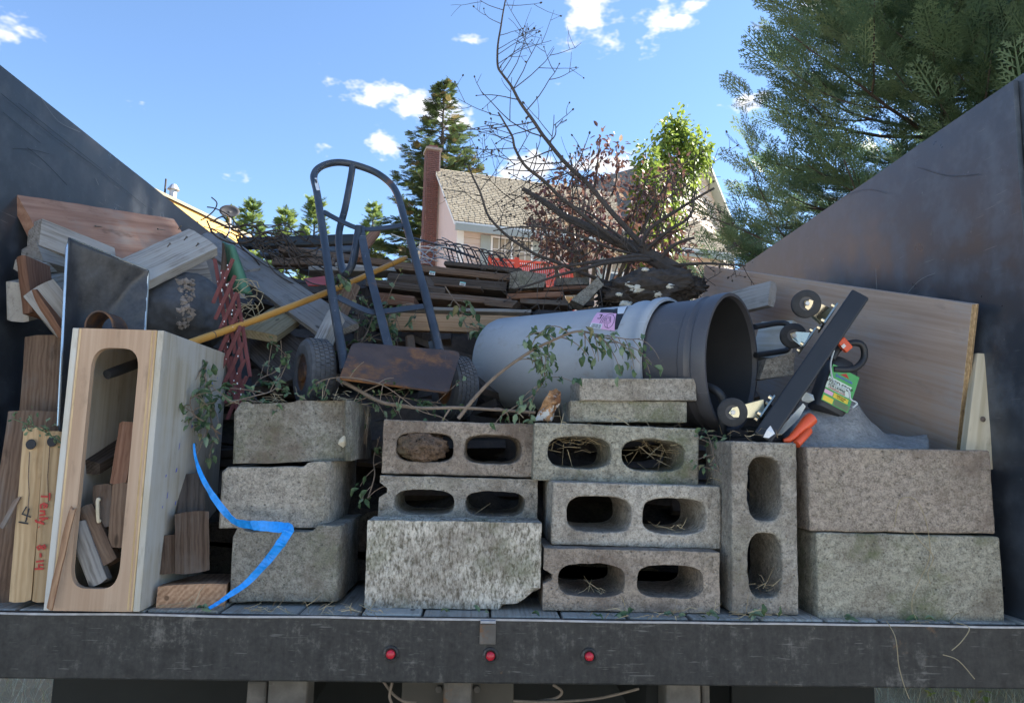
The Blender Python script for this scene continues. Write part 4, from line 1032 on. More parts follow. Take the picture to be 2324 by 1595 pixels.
def ht_wheel(c, ax, r, w):
    Mx = frame(c, ax, (0, 0, 1))
    prof = [(-w * .5, r * .55), (-w * .52, r * .8), (-w * .45, r * .95), (-w * .3, r), (w * .3, r), (w * .45, r * .95), (w * .52, r * .8), (w * .5, r * .55)]
    m = MB(); m.lathe(prof, 40, close=True)
    # tread blocks
    for ring in (-0.27, -0.09, 0.09, 0.27):
        for k in range(48):
            a = 2 * math.pi * (k + (0.5 if ring in (-.09, .27) else 0)) / 48
            Mk = Matrix.Rotation(a, 4, 'X'); m.box(ring * w - w * .07, ring * w + w * .07, -r * .042, r * .042, r * .985, r * 1.03, Mk)
    wh = m.obj('wheel_tire', MT['rubber_dusty'], ht, smooth=False, M=Mx)
    m = MB(); m.lathe([(-w * .42, r * .58), (-w * .40, r * .3), (-w * .5, r * .28), (-w * .5, 0)], 24); m.obj('hub', MT['toe_rust'], wh, smooth=True, M=Mx)
ht_wheel(W(713, 846, 2.0), (0.86, 0.50, 0.02), 0.092, 0.072)
ht_wheel(W(1032, 880, 2.14), (0.86, 0.50, 0.02), 0.092, 0.072)
m = MB(); m.tube([W(720, 850, 2.02), W(1025, 872, 2.13)], 0.008, 8); m.obj('axle', MT['steel_rust'], ht)
for x, y, x2, y2 in ((775, 790, 765, 845), (985, 765, 1000, 850)):
    m = MB(); m.strap([HP(x, y, .012), W(x2, y2, 2.06)], Vector((0, -1, .2)), 0.03, 0.006); m.obj('axle_bracket', MT['truck_blue'], ht)
q0, q1 = HP(715, 412, -.0138), HP(721, 440, -.0138)
m = MB(); m.strap([q0, q0.lerp(q1, .5), q1], Vector((0, -1, .5)), 0.012, 0.0006); lbl = m.obj('sticker', MT['white'], ht)
m = MB(); m.strap([q0.lerp(q1, .12) + Vector((0, -.0012, .0006)), q0.lerp(q1, .42) + Vector((0, -.0012, .0006))], Vector((0, -1, .5)), 0.006, 0.0004); m.obj('sticker_print', MT['ink'], lbl)

# ------------------------------------------------------------------ yellow pole
m = MB(); a = W(424, 781, 1.82); b_ = W(922, 584, 2.62)
pts = [a.lerp(b_, t_) for t_ in np.linspace(0, 1, 40)]
rad = [0.0098 + 0.0005 * noise.noise(Vector((i * .3, 0, 0))) for i in range(40)]; rad[-1] = 0.007
for i, k in enumerate(pts): pts[i] = k + Vector((0, 0, -0.012 * math.sin(math.pi * i / 39)))
m.tube([p for p in pts], rad, 14); me = m.mesh('pole'); Mx = frame(a, b_ - a, (0, 0, 1)); me.transform(Mx.inverted())
pl = add('tool_handle', me, MT['handle'], None, Mx, True); tag(pl, 'long yellow varnished wooden tool handle lying across the heap', 'pole')
for t_ in (0.085, 0.90):
    p = a.lerp(b_, t_) + Vector((0, 0, -0.012 * math.sin(math.pi * t_))); d = (b_ - a).normalized()
    m = MB(); m.tube([p - d * .0012, p + d * .0012], 0.0105, 14); m.obj('dark_band', MT['wood_rot'], pl)

# ------------------------------------------------------------------ stacked planks in the middle of the heap
k = 'long boards in the middle of the heap'
plank('black painted beam on top of the heap left of the hand truck', (538, 549, 3.3), (812, 541, 3.2), 0.045, 0.05, MT['dolly_black'], name='beam', cat='beam', n=(0, -1, .1))
plank('second black beam just under the top one', (590, 574, 3.25), (830, 562, 3.15), 0.03, 0.06, MT['steel_side'], name='beam', cat='beam', n=(0, -1, .1))
plank('long brown plank running behind the hand truck rails', (632, 562, 2.95), (1000, 612, 3.0), 0.028, 0.09, MT['wood_brown'], n=(0, -1, .2))
plank('grey brown plank end below the long brown plank', (617, 593, 2.9), (760, 592, 2.9), 0.03, 0.06, MT['wood_brown'], n=(0, -1, .1))
plank('narrow pale edged plank right under the hand truck strap', (700, 608, 2.85), (925, 611, 2.95), 0.018, 0.08, MT['wood_grey'], n=(0, -1, .1))
plank('pale lath behind the right hand truck rail', (755, 598, 2.92), (960, 618, 2.92), 0.012, 0.08, MT['wood_greylight'], n=(0, -1, .1))
plank('reddish brown board tilted upright behind the hand truck loop', (808, 580, 2.8), (856, 518, 2.95), 0.036, 0.03, MT['wood_red'], n=(0.1, -1, .1))
plank('dark grey mossy board on top of the board stack', (1008, 596, 2.85), (1183, 613, 2.75), 0.017, 0.10, MT['wood_dark'], n=(0, -1, .1))
pt1 = plank('brown plank with a tag, top of the board stack right of the hand truck', (895, 602, 2.8), (1166, 630, 2.72), 0.026, 0.10, MT['wood_brown'], n=(0, -1, .1))
store_tag(pt1, 981, 620, 2.745)
pt2 = plank('dark plank with a second tag below the top tagged one', (880, 628, 2.78), (1150, 650, 2.72), 0.035, 0.10, MT['wood_dark'], n=(0, -1, .1))
store_tag(pt2, 1050, 644, 2.715)
plank('thin brown lath above the long pale topped plank', (985, 645, 2.74), (1092, 653, 2.70), 0.008, 0.05, MT['wood_brown'], n=(0, -1, .1))
plank('long plank with pale upper edge in the board stack', (960, 668, 2.70), (1160, 685, 2.60), 0.026, 0.10, MT['wood_brown'], n=(0, -1, .25))
plank('splintered end board jutting from the long plank', (1100, 683, 2.62), (1168, 690, 2.58), 0.03, 0.05, MT['wood_brown'], n=(0, -1, .1), broken=(1, .03))
plank('red brown plank stub right of the board stack, upper', (1172, 660, 2.75), (1335, 650, 2.78), 0.014, 0.08, MT['wood_red'], n=(0, -1, .1))
plank('red brown plank stub right of the board stack, middle', (1150, 672, 2.72), (1278, 667, 2.7), 0.022, 0.08, MT['wood_red'], n=(0, -1, .1))
plank('red brown plank stub right of the board stack, lowest', (1180, 682, 2.68), (1290, 688, 2.66), 0.018, 0.08, MT['wood_brown'], n=(0, -1, .1))
plank('thick tan beam behind the hand truck, just above the grey bin', (868, 728, 2.50), (1180, 736, 2.50), 0.060, 0.04, MT['lumber_tan'], name='beam', cat='beam', n=(0, -1, .05), nx=14)
plank('grey batten lying along the top of the tan beam', (900, 698, 2.50), (1205, 706, 2.50), 0.012, 0.06, MT['wood_grey'], n=(0, -1, .3))
plank('reddish timber end behind the lower hand truck strap', (850, 674, 2.60), (940, 684, 2.58), 0.040, 0.10, MT['wood_red'], name='beam', cat='beam', n=(0, -1, .1))
plank('upright tan stud under the tan beam behind the toe plate', (930, 760, 2.45), (938, 860, 2.42), 0.03, 0.04, MT['wood_brown'], name='stud', cat='lumber', n=(.2, -1, 0))
plank('mossy grey board leaning behind the toe plate', (828, 700, 2.42), (800, 850, 2.3), 0.035, 0.03, MT['wood_dark'], n=(.3, -1, .1))
plank('thin dark board low behind the right rail', (830, 640, 2.72), (1010, 660, 2.7), 0.03, 0.1, MT['wood_dark'], n=(0, -1, .1))
def slab(label, pts, Y, D, mat, name='concrete_chunk'):
    P = [W(x, y, Y) for x, y in pts]; n = len(P); V = P + [p + Vector((0, D, 0)) for p in P]
    m = MB(); m.add(V, [tuple(range(n)), tuple(range(2 * n - 1, n - 1, -1))] + [(i, (i + 1) % n, n + (i + 1) % n, n + i) for i in range(n)])
    me = m.mesh(name); bm = bmesh.new(); bm.from_mesh(me); bmesh.ops.recalc_face_normals(bm, faces=bm.faces)
    bmesh.ops.triangulate(bm, faces=bm.faces[:]); bmesh.ops.subdivide_edges(bm, edges=bm.edges[:], cuts=3, use_grid_fill=True)
    for v in bm.verts: v.co = jit(v.co, 0.004, 18, Y)
    bm.to_mesh(me); bm.free()
    return tag(add(name, me, mat), label, 'slab')
slab('dark mossy concrete slab end on the board stack', [(1155, 655), (1235, 652), (1240, 622), (1190, 614), (1158, 618)], 2.70, 0.12, MT['concrete_dark'])
slab('pale concrete piece behind the tilted grey slab', [(1262, 648), (1338, 644), (1338, 628), (1262, 632)], 2.80, 0.10, MT['concrete_dark'])
slab('grey concrete slab tilted on its corner above the grey bin', [(1296, 682), (1323, 695), (1371, 646), (1357, 627)], 2.52, 0.09, MT['concrete_dark'])
m = MB(); m.add([W(690, 634, 2.7), W(744, 628, 2.7), W(744, 648, 2.62), W(700, 650, 2.62)], [(0, 1, 2, 3)]); o = m.obj('red_plastic_sheet', MT['red_plastic']); o.modifiers.new('s', 'SOLIDIFY').thickness = 0.004
tag(o, 'scrap of bright red plastic under the sloping grey board', 'plastic scrap')
slab('white splintered foam block behind the left hand truck rail', [(765, 655), (805, 640), (800, 665), (770, 672)], 2.5, 0.05, MT['wood_greylight'], 'foam_piece')

# ------------------------------------------------------------------ rake head and wire tangle
rk = thing('steel_rake', 'dark steel rake head with curved tines lying on the board stack', 'rake', W(1060, 590, 2.9))
m = MB(); m.tube([W(940, 541, 3.0), W(1000, 558, 2.95), W(1076, 584, 2.85)], 0.005, 8); m.obj('rake_bar', MT['truck_blue'], rk)
for i in range(15):
    f = i / 14; x = 1008 + 136 * f; y = 546 + 30 * f + (6 if i % 2 else 0); L_ = 46 - 8 * f
    m = MB(); m.tube(catmull([W(x - 16, y - 2, 2.98 - .12 * f), W(x - 2, y, 2.93 - .12 * f), W(x + 4, y + 8, 2.91 - .12 * f), W(x + 9 + 8 * f, y + L_ * .6, 2.90 - .12 * f), W(x + 14 + 12 * f, y + L_, 2.89 - .12 * f)], 4), 0.0027, 6)
    m.obj('tine', MT['ink'], rk, smooth=True)
m = MB()
for i in range(26):
    a = W(rng.uniform(930, 1010), rng.uniform(538, 590), rng.uniform(2.9, 3.05)); b_ = a + Vector((rng.uniform(-.12, .16), rng.uniform(-.08, .08), rng.uniform(-.05, .03)))
    c = (a + b_) / 2 + Vector((rng.uniform(-.03, .03), 0, rng.uniform(-.03, .03))); m.tube(catmull([a, c, b_], 4), 0.0022, 5)
tag(m.obj('wire_tangle', MT['wire']), 'tangle of bright galvanized wire beside the rake head', 'wire')

# ------------------------------------------------------------------ two nested rubbish bins on their side
bc = W(1135, 827, 2.42); mc = W(1664, 823, 1.90); ax = mc - bc; Lc = ax.length
can = thing('rubbish_bin', 'light grey plastic rubbish bin lying on its side, price sticker on it', 'rubbish bin', ((bc + mc) / 2) - Vector((0, 0, .17)))
can2 = thing('rubbish_bin', 'darker grey plastic bin nested in the light one, open mouth to the right', 'rubbish bin', mc - Vector((0, 0, .18)))
Mc = frame(bc, ax, (0, 0, 1))
prof = [(0.0, 0.0), (0.004, 0.12), (0.0, 0.138), (0.006, 0.149), (0.022, 0.155), (0.20 * Lc, 0.160), (0.62 * Lc, 0.170), (0.665 * Lc, 0.171), (0.672 * Lc, 0.179), (0.69 * Lc, 0.181), (0.70 * Lc, 0.178), (0.73 * Lc, 0.178), (0.745 * Lc, 0.186), (0.765 * Lc, 0.187), (0.775 * Lc, 0.183), (0.778 * Lc, 0.176)]
m = MB(); m.lathe(prof, 72)
V2 = []
for v in m.V:   # shallow grip recess moulded near the base
    a = math.atan2(v.z, v.y); r = math.hypot(v.y, v.z)
    f = max(0, 1 - abs(v.x - 0.10) / 0.09) * max(0, 1 - ((a - 2.2) / 0.6) ** 2) if r > 0.14 else 0
    V2.append(Vector((v.x, v.y * (1 - 0.05 * f), v.z * (1 - 0.05 * f))))
m.V = V2; m.obj('bin_body', MT['can_grey'], can, smooth=True, M=Mc)
prof = [(0.05 * Lc, 0.140), (0.78 * Lc, 0.168), (0.81 * Lc, 0.171), (0.90 * Lc, 0.174), (0.905 * Lc, 0.179), (0.925 * Lc, 0.181), (0.932 * Lc, 0.177), (0.945 * Lc, 0.177), (0.952 * Lc, 0.184), (0.985 * Lc, 0.188), (1.0 * Lc, 0.186), (1.0 * Lc, 0.178), (0.985 * Lc, 0.1745)]
m = MB(); m.lathe(prof, 72); m.obj('bin_body', MT['can_dark'], can2, smooth=True, M=Mc)
m = MB(); m.lathe([(0.985 * Lc, 0.1745), (0.80 * Lc, 0.166), (0.10 * Lc, 0.138), (0.09 * Lc, 0.0)], 72); m.obj('bin_inner_shade', m_plain('bin_shaded_inside', (.032, .033, .036), .6, 0, .25, 7), can2, smooth=True, M=Mc)  # same plastic in a darker copy, painting the shade inside the mouth
def handle(pts, r): m = MB(); m.tube(catmull([W(*q) for q in pts], 5), r, 10); return m.obj('bin_handle', MT['black_plastic'], can2, smooth=True)
handle([(1712, 742, 2.02), (1735, 738, 2.04), (1768, 733, 2.06), (1788, 738, 2.06), (1792, 765, 2.06), (1788, 792, 2.06), (1768, 798, 2.06), (1735, 803, 2.04), (1715, 806, 2.02)], 0.0085)
handle([(1582, 878, 1.87), (1605, 878, 1.84), (1630, 890, 1.82), (1642, 912, 1.82), (1640, 950, 1.83), (1640, 985, 1.85)], 0.011)
# sticker wrapped on the bin
def can_pt(xf, ang, off=0.0015):
    x = xf * Lc; r = np.interp(x, [0.022, 0.20 * Lc, 0.62 * Lc, 0.665 * Lc], [0.155, 0.160, 0.170, 0.171]) + off
    return Mc @ Vector((x, r * math.cos(ang), r * math.sin(ang)))
def can_uv(px, py):   # find the (axial, angle) under a pixel
    d = ray(px, py).normalized(); Mi = Mc.inverted(); o_ = Mi @ CAM; dd = (Mi.to_3x3() @ d).normalized()
    best = None
    for t_ in np.linspace(1.2, 3.2, 1600):
        p = o_ + dd * t_; r = np.interp(p.x, [0.022, 0.20 * Lc, 0.62 * Lc, 0.665 * Lc], [0.155, 0.160, 0.170, 0.171])
        if math.hypot(p.y, p.z) <= r: return p.x / Lc, math.atan2(p.z, p.y)
    return None
def quad_on_can(corners, name, mat, parent, off, n=8):
    cs = [can_uv(*q) for q in corners]
    if any(c is None for c in cs): return None
    V = []; F = []
    for j in range(n + 1):
        for i in range(n + 1):
            u, v = i / n, j / n
            xf = (cs[0][0] * (1 - u) + cs[1][0] * u) * (1 - v) + (cs[3][0] * (1 - u) + cs[2][0] * u) * v
            an = (cs[0][1] * (1 - u) + cs[1][1] * u) * (1 - v) + (cs[3][1] * (1 - u) + cs[2][1] * u) * v
            V.append(can_pt(xf, an, off))
    for j in range(n):
        for i in range(n): F.append((j * (n + 1) + i, j * (n + 1) + i + 1, (j + 1) * (n + 1) + i + 1, (j + 1) * (n + 1) + i))
    me = pmesh(name, V, F); bm = bmesh.new(); bm.from_mesh(me); bmesh.ops.recalc_face_normals(bm, faces=bm.faces); bm.to_mesh(me); bm.free()
    return add(name, me, mat, parent)
blk = quad_on_can([(1395, 702), (1426, 697), (1408, 746), (1385, 752)], 'sticker_back', MT['ink'], can, 0.0012)
stk = quad_on_can([(1366, 692), (1402, 691), (1396, 752), (1338, 745)], 'price_sticker', MT['white'], can, 0.0018) or can
def lp(u, v):   # sticker local (0..1) to pixel
    a = ((1366, 692), (1402, 691), (1396, 752), (1338, 745))
    return tuple((a[0][i] * (1 - u) + a[1][i] * u) * (1 - v) + (a[3][i] * (1 - u) + a[2][i] * u) * v for i in (0, 1))
def lq(u0, v0, u1, v1): return [lp(u0, v0), lp(u1, v0), lp(u1, v1), lp(u0, v1)]
quad_on_can(lq(0.0, .36, 1, 1.0), 'pink_panel', MT['pink'], stk, 0.0023)
quad_on_can(lq(0.12, .21, .98, .33), 'title_band', MT['ink'], stk, 0.0023)
quad_on_can(lq(0.1, .12, .98, .2), 'blue_band', MT['ink_blue'], stk, 0.0023)
quad_on_can(lq(0.0, .80, .46, 1.0), 'barcode_field', MT['white'], stk, 0.0026)
for i in range(9): quad_on_can(lq(.06 + i * .042, .83, .06 + i * .042 + (.022 if i % 3 else .012), .98), 'barcode', MT['ink'], stk, 0.003, 2)
quad_on_can([(1403, 699), (1424, 697), (1416, 713), (1402, 714)], 'torn_paper', MT['white'], can, 0.0022)
def can_line(uv, w=0.0014):
    P = [];
    for u, v in uv:
        c = can_uv(*lp(u, v))
        if c: P.append((can_pt(c[0], c[1], 0.0031), can_pt(c[0], c[1], 0.02)))
    if len(P) > 1:
        m = MB(); m.strap([p[0] for p in P], [(p[1] - p[0]) for p in P], w, 0.0003); m.obj('line_drawing', MT['ink'], stk)
can_line([(.42, .78), (.44, .6), (.52, .46), (.68, .40), (.84, .42), (.93, .52), (.93, .68), (.86, .84), (.74, .94), (.6, .9), (.55, .8)])
can_line([(.5, .74), (.5, .6), (.56, .52), (.75, .5), (.78, .7), (.7, .76), (.5, .76)])
can_line([(.34, .78), (.36, .6), (.42, .48)]); can_line([(.66, .8), (.7, .93)]); can_line([(.56, .58), (.72, .56), (.73, .68), (.57, .70), (.56, .58)])
can_line([(.18, .45), (.3, .44), (.27, .6), (.16, .6)], 0.004)

# ------------------------------------------------------------------ dolly with casters
dl = thing('furniture_dolly', 'black furniture dolly tipped on edge with casters on its left side', 'dolly', W(1712, 985, 1.66))
e0 = W(1935, 655, 1.70); e1 = W(1712, 980, 1.66); ed = (e1 - e0); Ld = ed.length; dep = Vector((0.42, 1, 0.03)).normalized()
Md = frame(e0, ed, dep)      # x along the edge, z into depth, y = thickness direction
sgn = 1 if (Md.to_3x3() @ Vector((0, 1, 0))).x > 0 else -1
m = MB(); m.box(0, Ld, *sorted((0, sgn * 0.044)), 0, 0.05); m.obj('edge_rail', MT['dolly_black'], dl, M=Md, bevel=0.004)
m = MB(); m.box(0, Ld, *sorted((0, sgn * 0.044)), 0.23, 0.28); m.obj('edge_rail', MT['dolly_black'], dl, M=Md, bevel=0.004)
for x in (0, Ld - .09):
    m = MB(); m.box(x + 0.001, x + .089, *sorted((sgn * 0.002, sgn * 0.041)), 0.051, 0.229); m.obj('cross_rail', MT['dolly_black'], dl, M=Md)
def caster(wc, plate_px, Yp, r=0.034):
    p = W(*plate_px, Yp); yv = (Md.to_3x3() @ Vector((0, -sgn, 0))).normalized()
    m = MB(); u = ed.normalized()
    Mp = frame(p, u, yv); m.box(-.032, .032, -.03, .03, -.001, .003, Mp); pb = m.obj('caster_plate', MT['zinc'], dl)
    for sx in (-.024, .024):
        for sy in (-.022, .022): m = MB(); m.lathe([(0.003, .005), (.011, .005), (.011, 0)], 6); m.obj('bolt', MT['zinc'], pb, M=Mp @ Matrix.Translation((sx, sy, 0)) @ Matrix.Rotation(-math.pi / 2, 4, 'Y'))
    axd = Vector((0.25, 1, 0.1)).normalized(); Mw = frame(wc, axd, (0, 0, 1))
    m = MB(); m.lathe([(-.012, r * .5), (-.0125, r * .85), (-.009, r), (.009, r), (.0125, r * .85), (.012, r * .5)], 36, close=True); wh = m.obj('wheel', MT['rubber'], dl, smooth=True, M=Mw)
    m = MB(); m.lathe([(-.010, r * .52), (-.008, 0)], 24); m.lathe([(.010, r * .52), (.008, 0)], 24); m.obj('wheel_disc', MT['can_dark'], wh, M=Mw)
    f0 = wc - axd * .017; b0 = p + yv * .006
    d = (b0 - f0); nrm_ = -axd; s_ = d.normalized().cross(nrm_).normalized()
    for sgn2 in (-1, 1):
        o_ = axd * (.017 * sgn2)
        A0 = wc + o_; B0 = b0 + o_
        ring = [A0 - d.normalized() * .012, A0 - s_ * .011, B0 - s_ * .022, B0 + s_ * .022, A0 + s_ * .011]
        V = ring + [q + axd * .002 for q in ring]; m = MB()
        m.add(V, [(0, 1, 2, 3, 4), (9, 8, 7, 6, 5)] + [(i, (i + 1) % 5, 5 + (i + 1) % 5, 5 + i) for i in range(5)]); fk = m.obj('fork', MT['zinc'], dl)
    m = MB(); m.lathe([(-.021, 0), (-.021, .005), (-.016, .006)], 10); m.obj('axle_nut', MT['wire'], dl, smooth=True, M=Mw)
caster(W(1829, 690, 1.72), (1880, 722), 1.74)
caster(W(1800, 762, 1.92), (1832, 775), 1.90, 0.034)
caster(W(1662, 935, 1.70), (1738, 930), 1.71)

# ------------------------------------------------------------------ plywood sheet and cream board at the right wall
tl, trr, brr = W(1598, 603, 2.95), W(2206, 690, 1.67), W(2166, 1022, 1.79)
ps = thing('plywood_sheet', 'large plywood sheet leaning against the right wall of the bed', 'plywood', brr)
e_x = (tl - trr); Lp = e_x.length; dn = (brr - trr); nn = e_x.cross(dn).normalized(); nn = nn if nn.x < 0 else -nn
Mp = frame(trr, e_x, nn); Mi = Mp.inverted(); q = Mi @ brr; hh = q.y
m = MB(); y0, y1 = sorted((0, hh * 1.25)); m.box(0, Lp, y0, y1, -0.019, 0.0); m.obj('face_sheet', MT['ply_sheet'], ps, M=Mp, bevel=0.001)
for z0, z1, mt in ((-.004, -.0005, 'ply_edge'), (-.009, -.0055, 'lumber'), (-.0135, -.010, 'ply_edge'), (-.0185, -.015, 'lumber')):
    m = MB(); m.box(-.0012, .001, y0 + .001, y1 - .001, z0, z1, ); m.obj('ply_layer', MT[mt], ps, M=Mp)
for px, py in ((1750, 650), (2178, 715)):
    pass
plank('cream board with a dark knot standing in the right rear corner', (2256, 806, 1.70), (2226, 1060, 1.70), 0.074, 0.03, MT['wood_cream'], n=(-.1, -1, 0), nx=6, rough=.0008)
m = MB(); m.lathe([(0, .007), (.0016, .005), (.0016, 0)], 9); o = m.obj('knot', MT['wood_rot'], bpy.data.objects[[o.name for o in COL.objects if o.get('label', '').startswith('cream board')][0]], M=frame(W(2231, 951, 1.6975), (0, -1, 0), (0, 0, 1)))
plank('short grey weathered board propped behind the bin mouth', (1640, 690, 2.5), (1746, 664, 2.3), 0.085, 0.03, MT['wood_grey'], n=(-.1, -1, .1))
plank('low grey plank edge right of the bin mouth', (1715, 770, 2.2), (1790, 768, 2.1), 0.12, 0.03, MT['ply_grey'], n=(-.1, -1, .1))
slab('pale broken concrete lump behind the dolly', [(1725, 860), (1800, 850), (1805, 800), (1740, 815)], 2.0, 0.06, MT['concrete_pale'], 'concrete_lump')

# ------------------------------------------------------------------ weed killer jug
jb = W(1872, 938, 1.78); jt = W(1922, 790, 1.80); ja = (jt - jb); Lj = ja.length
jg = thing('spray_jug', 'black garden spray jug with a green printed label, leaning right', 'jug', jb)
Mj = frame(jb, ja, (0.15, -1, 0.05))
def rsec(x, hw, hd, n=28, e=4): return [Vector((x, hw * math.copysign(abs(math.cos(a)) ** (2 / e), math.cos(a)), hd * math.copysign(abs(math.sin(a)) ** (2 / e), math.sin(a)))) for a in [2 * math.pi * i / n for i in range(n)]]
secs = [(0, .036, .022), (.004, .041, .028), (.02, .043, .030), (Lj * .62, .043, .030), (Lj * .70, .039, .028), (Lj * .76, .030, .022), (Lj * .80, .022, .018)]
V = []; F = []
for s_ in secs: V += rsec(*s_)
n = 28
for i in range(len(secs) - 1):
    for k_ in range(n): F.append((i * n + k_, i * n + (k_ + 1) % n, (i + 1) * n + (k_ + 1) % n, (i + 1) * n + k_))
F += [tuple(range(n - 1, -1, -1)), tuple(range((len(secs) - 1) * n, len(secs) * n))]
m = MB(); m.add(V, F); bd_ = m.obj('jug_body', MT['black_plastic'], jg, smooth=True, M=Mj)
m = MB(); m.tube(catmull([W(1890, 838, 1.76), W(1935, 838, 1.77), W(1960, 815, 1.78), W(1958, 785, 1.78), W(1935, 778, 1.78), W(1905, 790, 1.77), W(1888, 815, 1.765)], 5), .0085, 10); m.obj('jug_handle', MT['black_plastic'], jg, smooth=True)
m = MB(); m.box(-.011, .012, -.017, .017, -.007, .007); nz_ = m.obj('orange_nozzle', MT['orange'], jg, M=frame(W(1916, 783, 1.755), (0.75, 0, 0.65), (0, -1, 0)), bevel=.003)
m = MB(); m.box(-.004, .006, -.004, .004, .0075, .009); m.obj('white_mark', MT['white'], nz_, M=frame(W(1910, 787, 1.755), (0.75, 0, 0.65), (0, -1, 0)))
lx0, lx1 = .016, Lj * .62
m = MB(); m.box(lx0, lx1, -.0385, .0385, .0302, .0308); lb = m.obj('label_sheet', MT['label_green'], jg, M=Mj)
ysgn = 1 if (Mj.to_3x3() @ Vector((0, 1, 0))).x > 0 else -1
def text_on(txt, cx, cy, size, mat, M, parent, z, rotm, sq=1.0, shear=0.0):
    cu = bpy.data.curves.new('t', 'FONT'); cu.body = txt; cu.size = size; cu.align_x = 'CENTER'; cu.align_y = 'CENTER'; cu.extrude = 0.0002; cu.shear = shear
    cu.offset = size * 0.012
    ob = bpy.data.objects.new('t', cu); COL.objects.link(ob); bpy.context.view_layer.update()
    me = bpy.data.meshes.new_from_object(ob.evaluated_get(bpy.context.evaluated_depsgraph_get())); COL.objects.unlink(ob); bpy.data.objects.remove(ob)
    me.materials.clear()
    return add('lettering', me, mat, parent, M @ Matrix.Translation((cx, cy, z)) @ rotm @ Matrix.Diagonal((sq, 1, 1, 1)))
# label axes: text right = local +-Y, text up = local +X
rt = Matrix(((0, 1, 0, 0), (ysgn, 0, 0, 0), (0, 0, 1 if ysgn < 0 else -1, 0), (0, 0, 0, 1)))
rt = Matrix(((0, 1, 0, 0), (ysgn, 0, 0, 0), (0, 0, 1, 0), (0, 0, 0, 1)))
Hl = lx1 - lx0
def lab(name, v0, v1, u0, u1, mat, z):
    m = MB(); a_, b2 = sorted((ysgn * u0, ysgn * u1)); m.box(lx0 + Hl * v0, lx0 + Hl * v1, a_, b2, .0309, z); m.obj(name, mat, lb, M=Mj)
lab('white_field', .36, .66, -.039, .028, m_plain('label_white', (.62, .7, .62), .5, 0, .05, 10, 0), .0311)
lab('yellow_flash', .20, .32, -.012, .030, MT['yellow'], .0312)
lab('pink_flash', .21, .31, -.038, -.014, MT['pink'], .0312)
lab('plant_picture', .02, .17, -.005, .036, MT['leaf_pale'], .0312)
lab('fruit_picture', .02, .15, -.036, -.008, MT['yellow'], .0312)
text_on('WEED STOP', lx0 + Hl * .56, ysgn * -.006, .0150, MT['ink'], Mj, lb, .0316, rt, .9, .15)
text_on('FOR LAWNS', lx0 + Hl * .455, ysgn * -.010, .0095, MT['ink'], Mj, lb, .0316, rt, .9, .15)
text_on('CRABGRASS KILLER', lx0 + Hl * .39, ysgn * -.008, .0055, MT['ink_red'], Mj, lb, .0316, rt, 1, .15)
text_on('Spectracide', lx0 + Hl * .77, ysgn * .0, .0105, MT['ink_blue'], Mj, lb, .0316, rt, 1, .2)
text_on('Visible Results', lx0 + Hl * .285, ysgn * .009, .0045, MT['ink'], Mj, lb, .0318, rt, 1, .15)
text_on('in 5 Hours', lx0 + Hl * .235, ysgn * .009, .0045, MT['ink'], Mj, lb, .0318, rt, 1, .15)
m = MB(); m.add([(lx0 + Hl * .83, ysgn * -.012, .0312), (lx0 + Hl * .83, ysgn * .014, .0312), (lx0 + Hl * .93, ysgn * .002, .0312)], [(0, 1, 2)]); m.obj('peak_logo', MT['ink_red'], lb, M=Mj)
m = MB(); m.tube(catmull([W(1893, 795, 1.74), W(1885, 830, 1.74), W(1895, 870, 1.735), W(1925, 885, 1.73), (W(1930, 905, 1.73)), W(1945, 915, 1.73), W(1935, 925, 1.73)], 6), .0022, 6); m.obj('clear_hose', MT['clear'], jg, smooth=True)
# ------------------------------------------------------------------ grey carpet scrap, orange tool, scraps
V = []; F = []; nu, nv = 44, 14
tops = [(1772, 1000), (1795, 940), (1850, 924), (1925, 906), (1945, 915), (1975, 955), (2010, 982), (2060, 992), (2103, 984)]
for j in range(nv + 1):
    for i in range(nu + 1):
        u, v = i / nu, j / nv; x = 1772 + 331 * u; yt = np.interp(x, [t[0] for t in tops], [t[1] for t in tops]); y = 1018 - (1018 - yt) * v
        Y = 1.70 + 0.10 * v + 0.05 * (u - .4) ** 2
        p = W(x, y, Y); p += noise.noise_vector(p * 28) * .004 + Vector((0, -.01 * math.sin(v * 3.1), 0)); V.append(p)
for j in range(nv):
    for i in range(nu): F.append((j * (nu + 1) + i, j * (nu + 1) + i + 1, (j + 1) * (nu + 1) + i + 1, (j + 1) * (nu + 1) + i))
o = add('carpet_scrap', pmesh('carpet', V, F), MT['carpet'], None, None, True); o.modifiers.new('s', 'SOLIDIFY').thickness = .012
tag(o, 'frayed grey carpet scrap draped on the right hand blocks', 'carpet')
og = thing('orange_tool', 'bright orange plastic tool handle lying on the upright hollow block', 'tool', W(1800, 1005, 1.66))
m = MB(); m.tube(catmull([W(1843, 948, 1.69), W(1832, 958, 1.685), W(1815, 975, 1.675), W(1795, 995, 1.665), W(1778, 1000, 1.665)], 5), [.006] + [.0155] * 4 + list(np.linspace(.0155, .010, 8)) + list(np.linspace(.010, .004, 8)), 14); m.obj('grip', MT['orange'], og, smooth=True)
m = MB(); m.tube([W(1840, 974, 1.67), W(1836, 978, 1.668), W(1816, 1000, 1.655), W(1808, 1008, 1.65)], [.004, .0085, .0085, .009], 12); m.obj('grip_lever', MT['orange'], og, smooth=True)
def scrap(name, label, pts, Y, mat, cat='scrap'):
    P = [W(x, y, Y + rng.uniform(-.01, .01)) for x, y in pts]; m = MB(); m.add(P, [tuple(range(len(P)))]); o = m.obj(name, mat); o.modifiers.new('s', 'SOLIDIFY').thickness = .0015; return tag(o, label, cat)
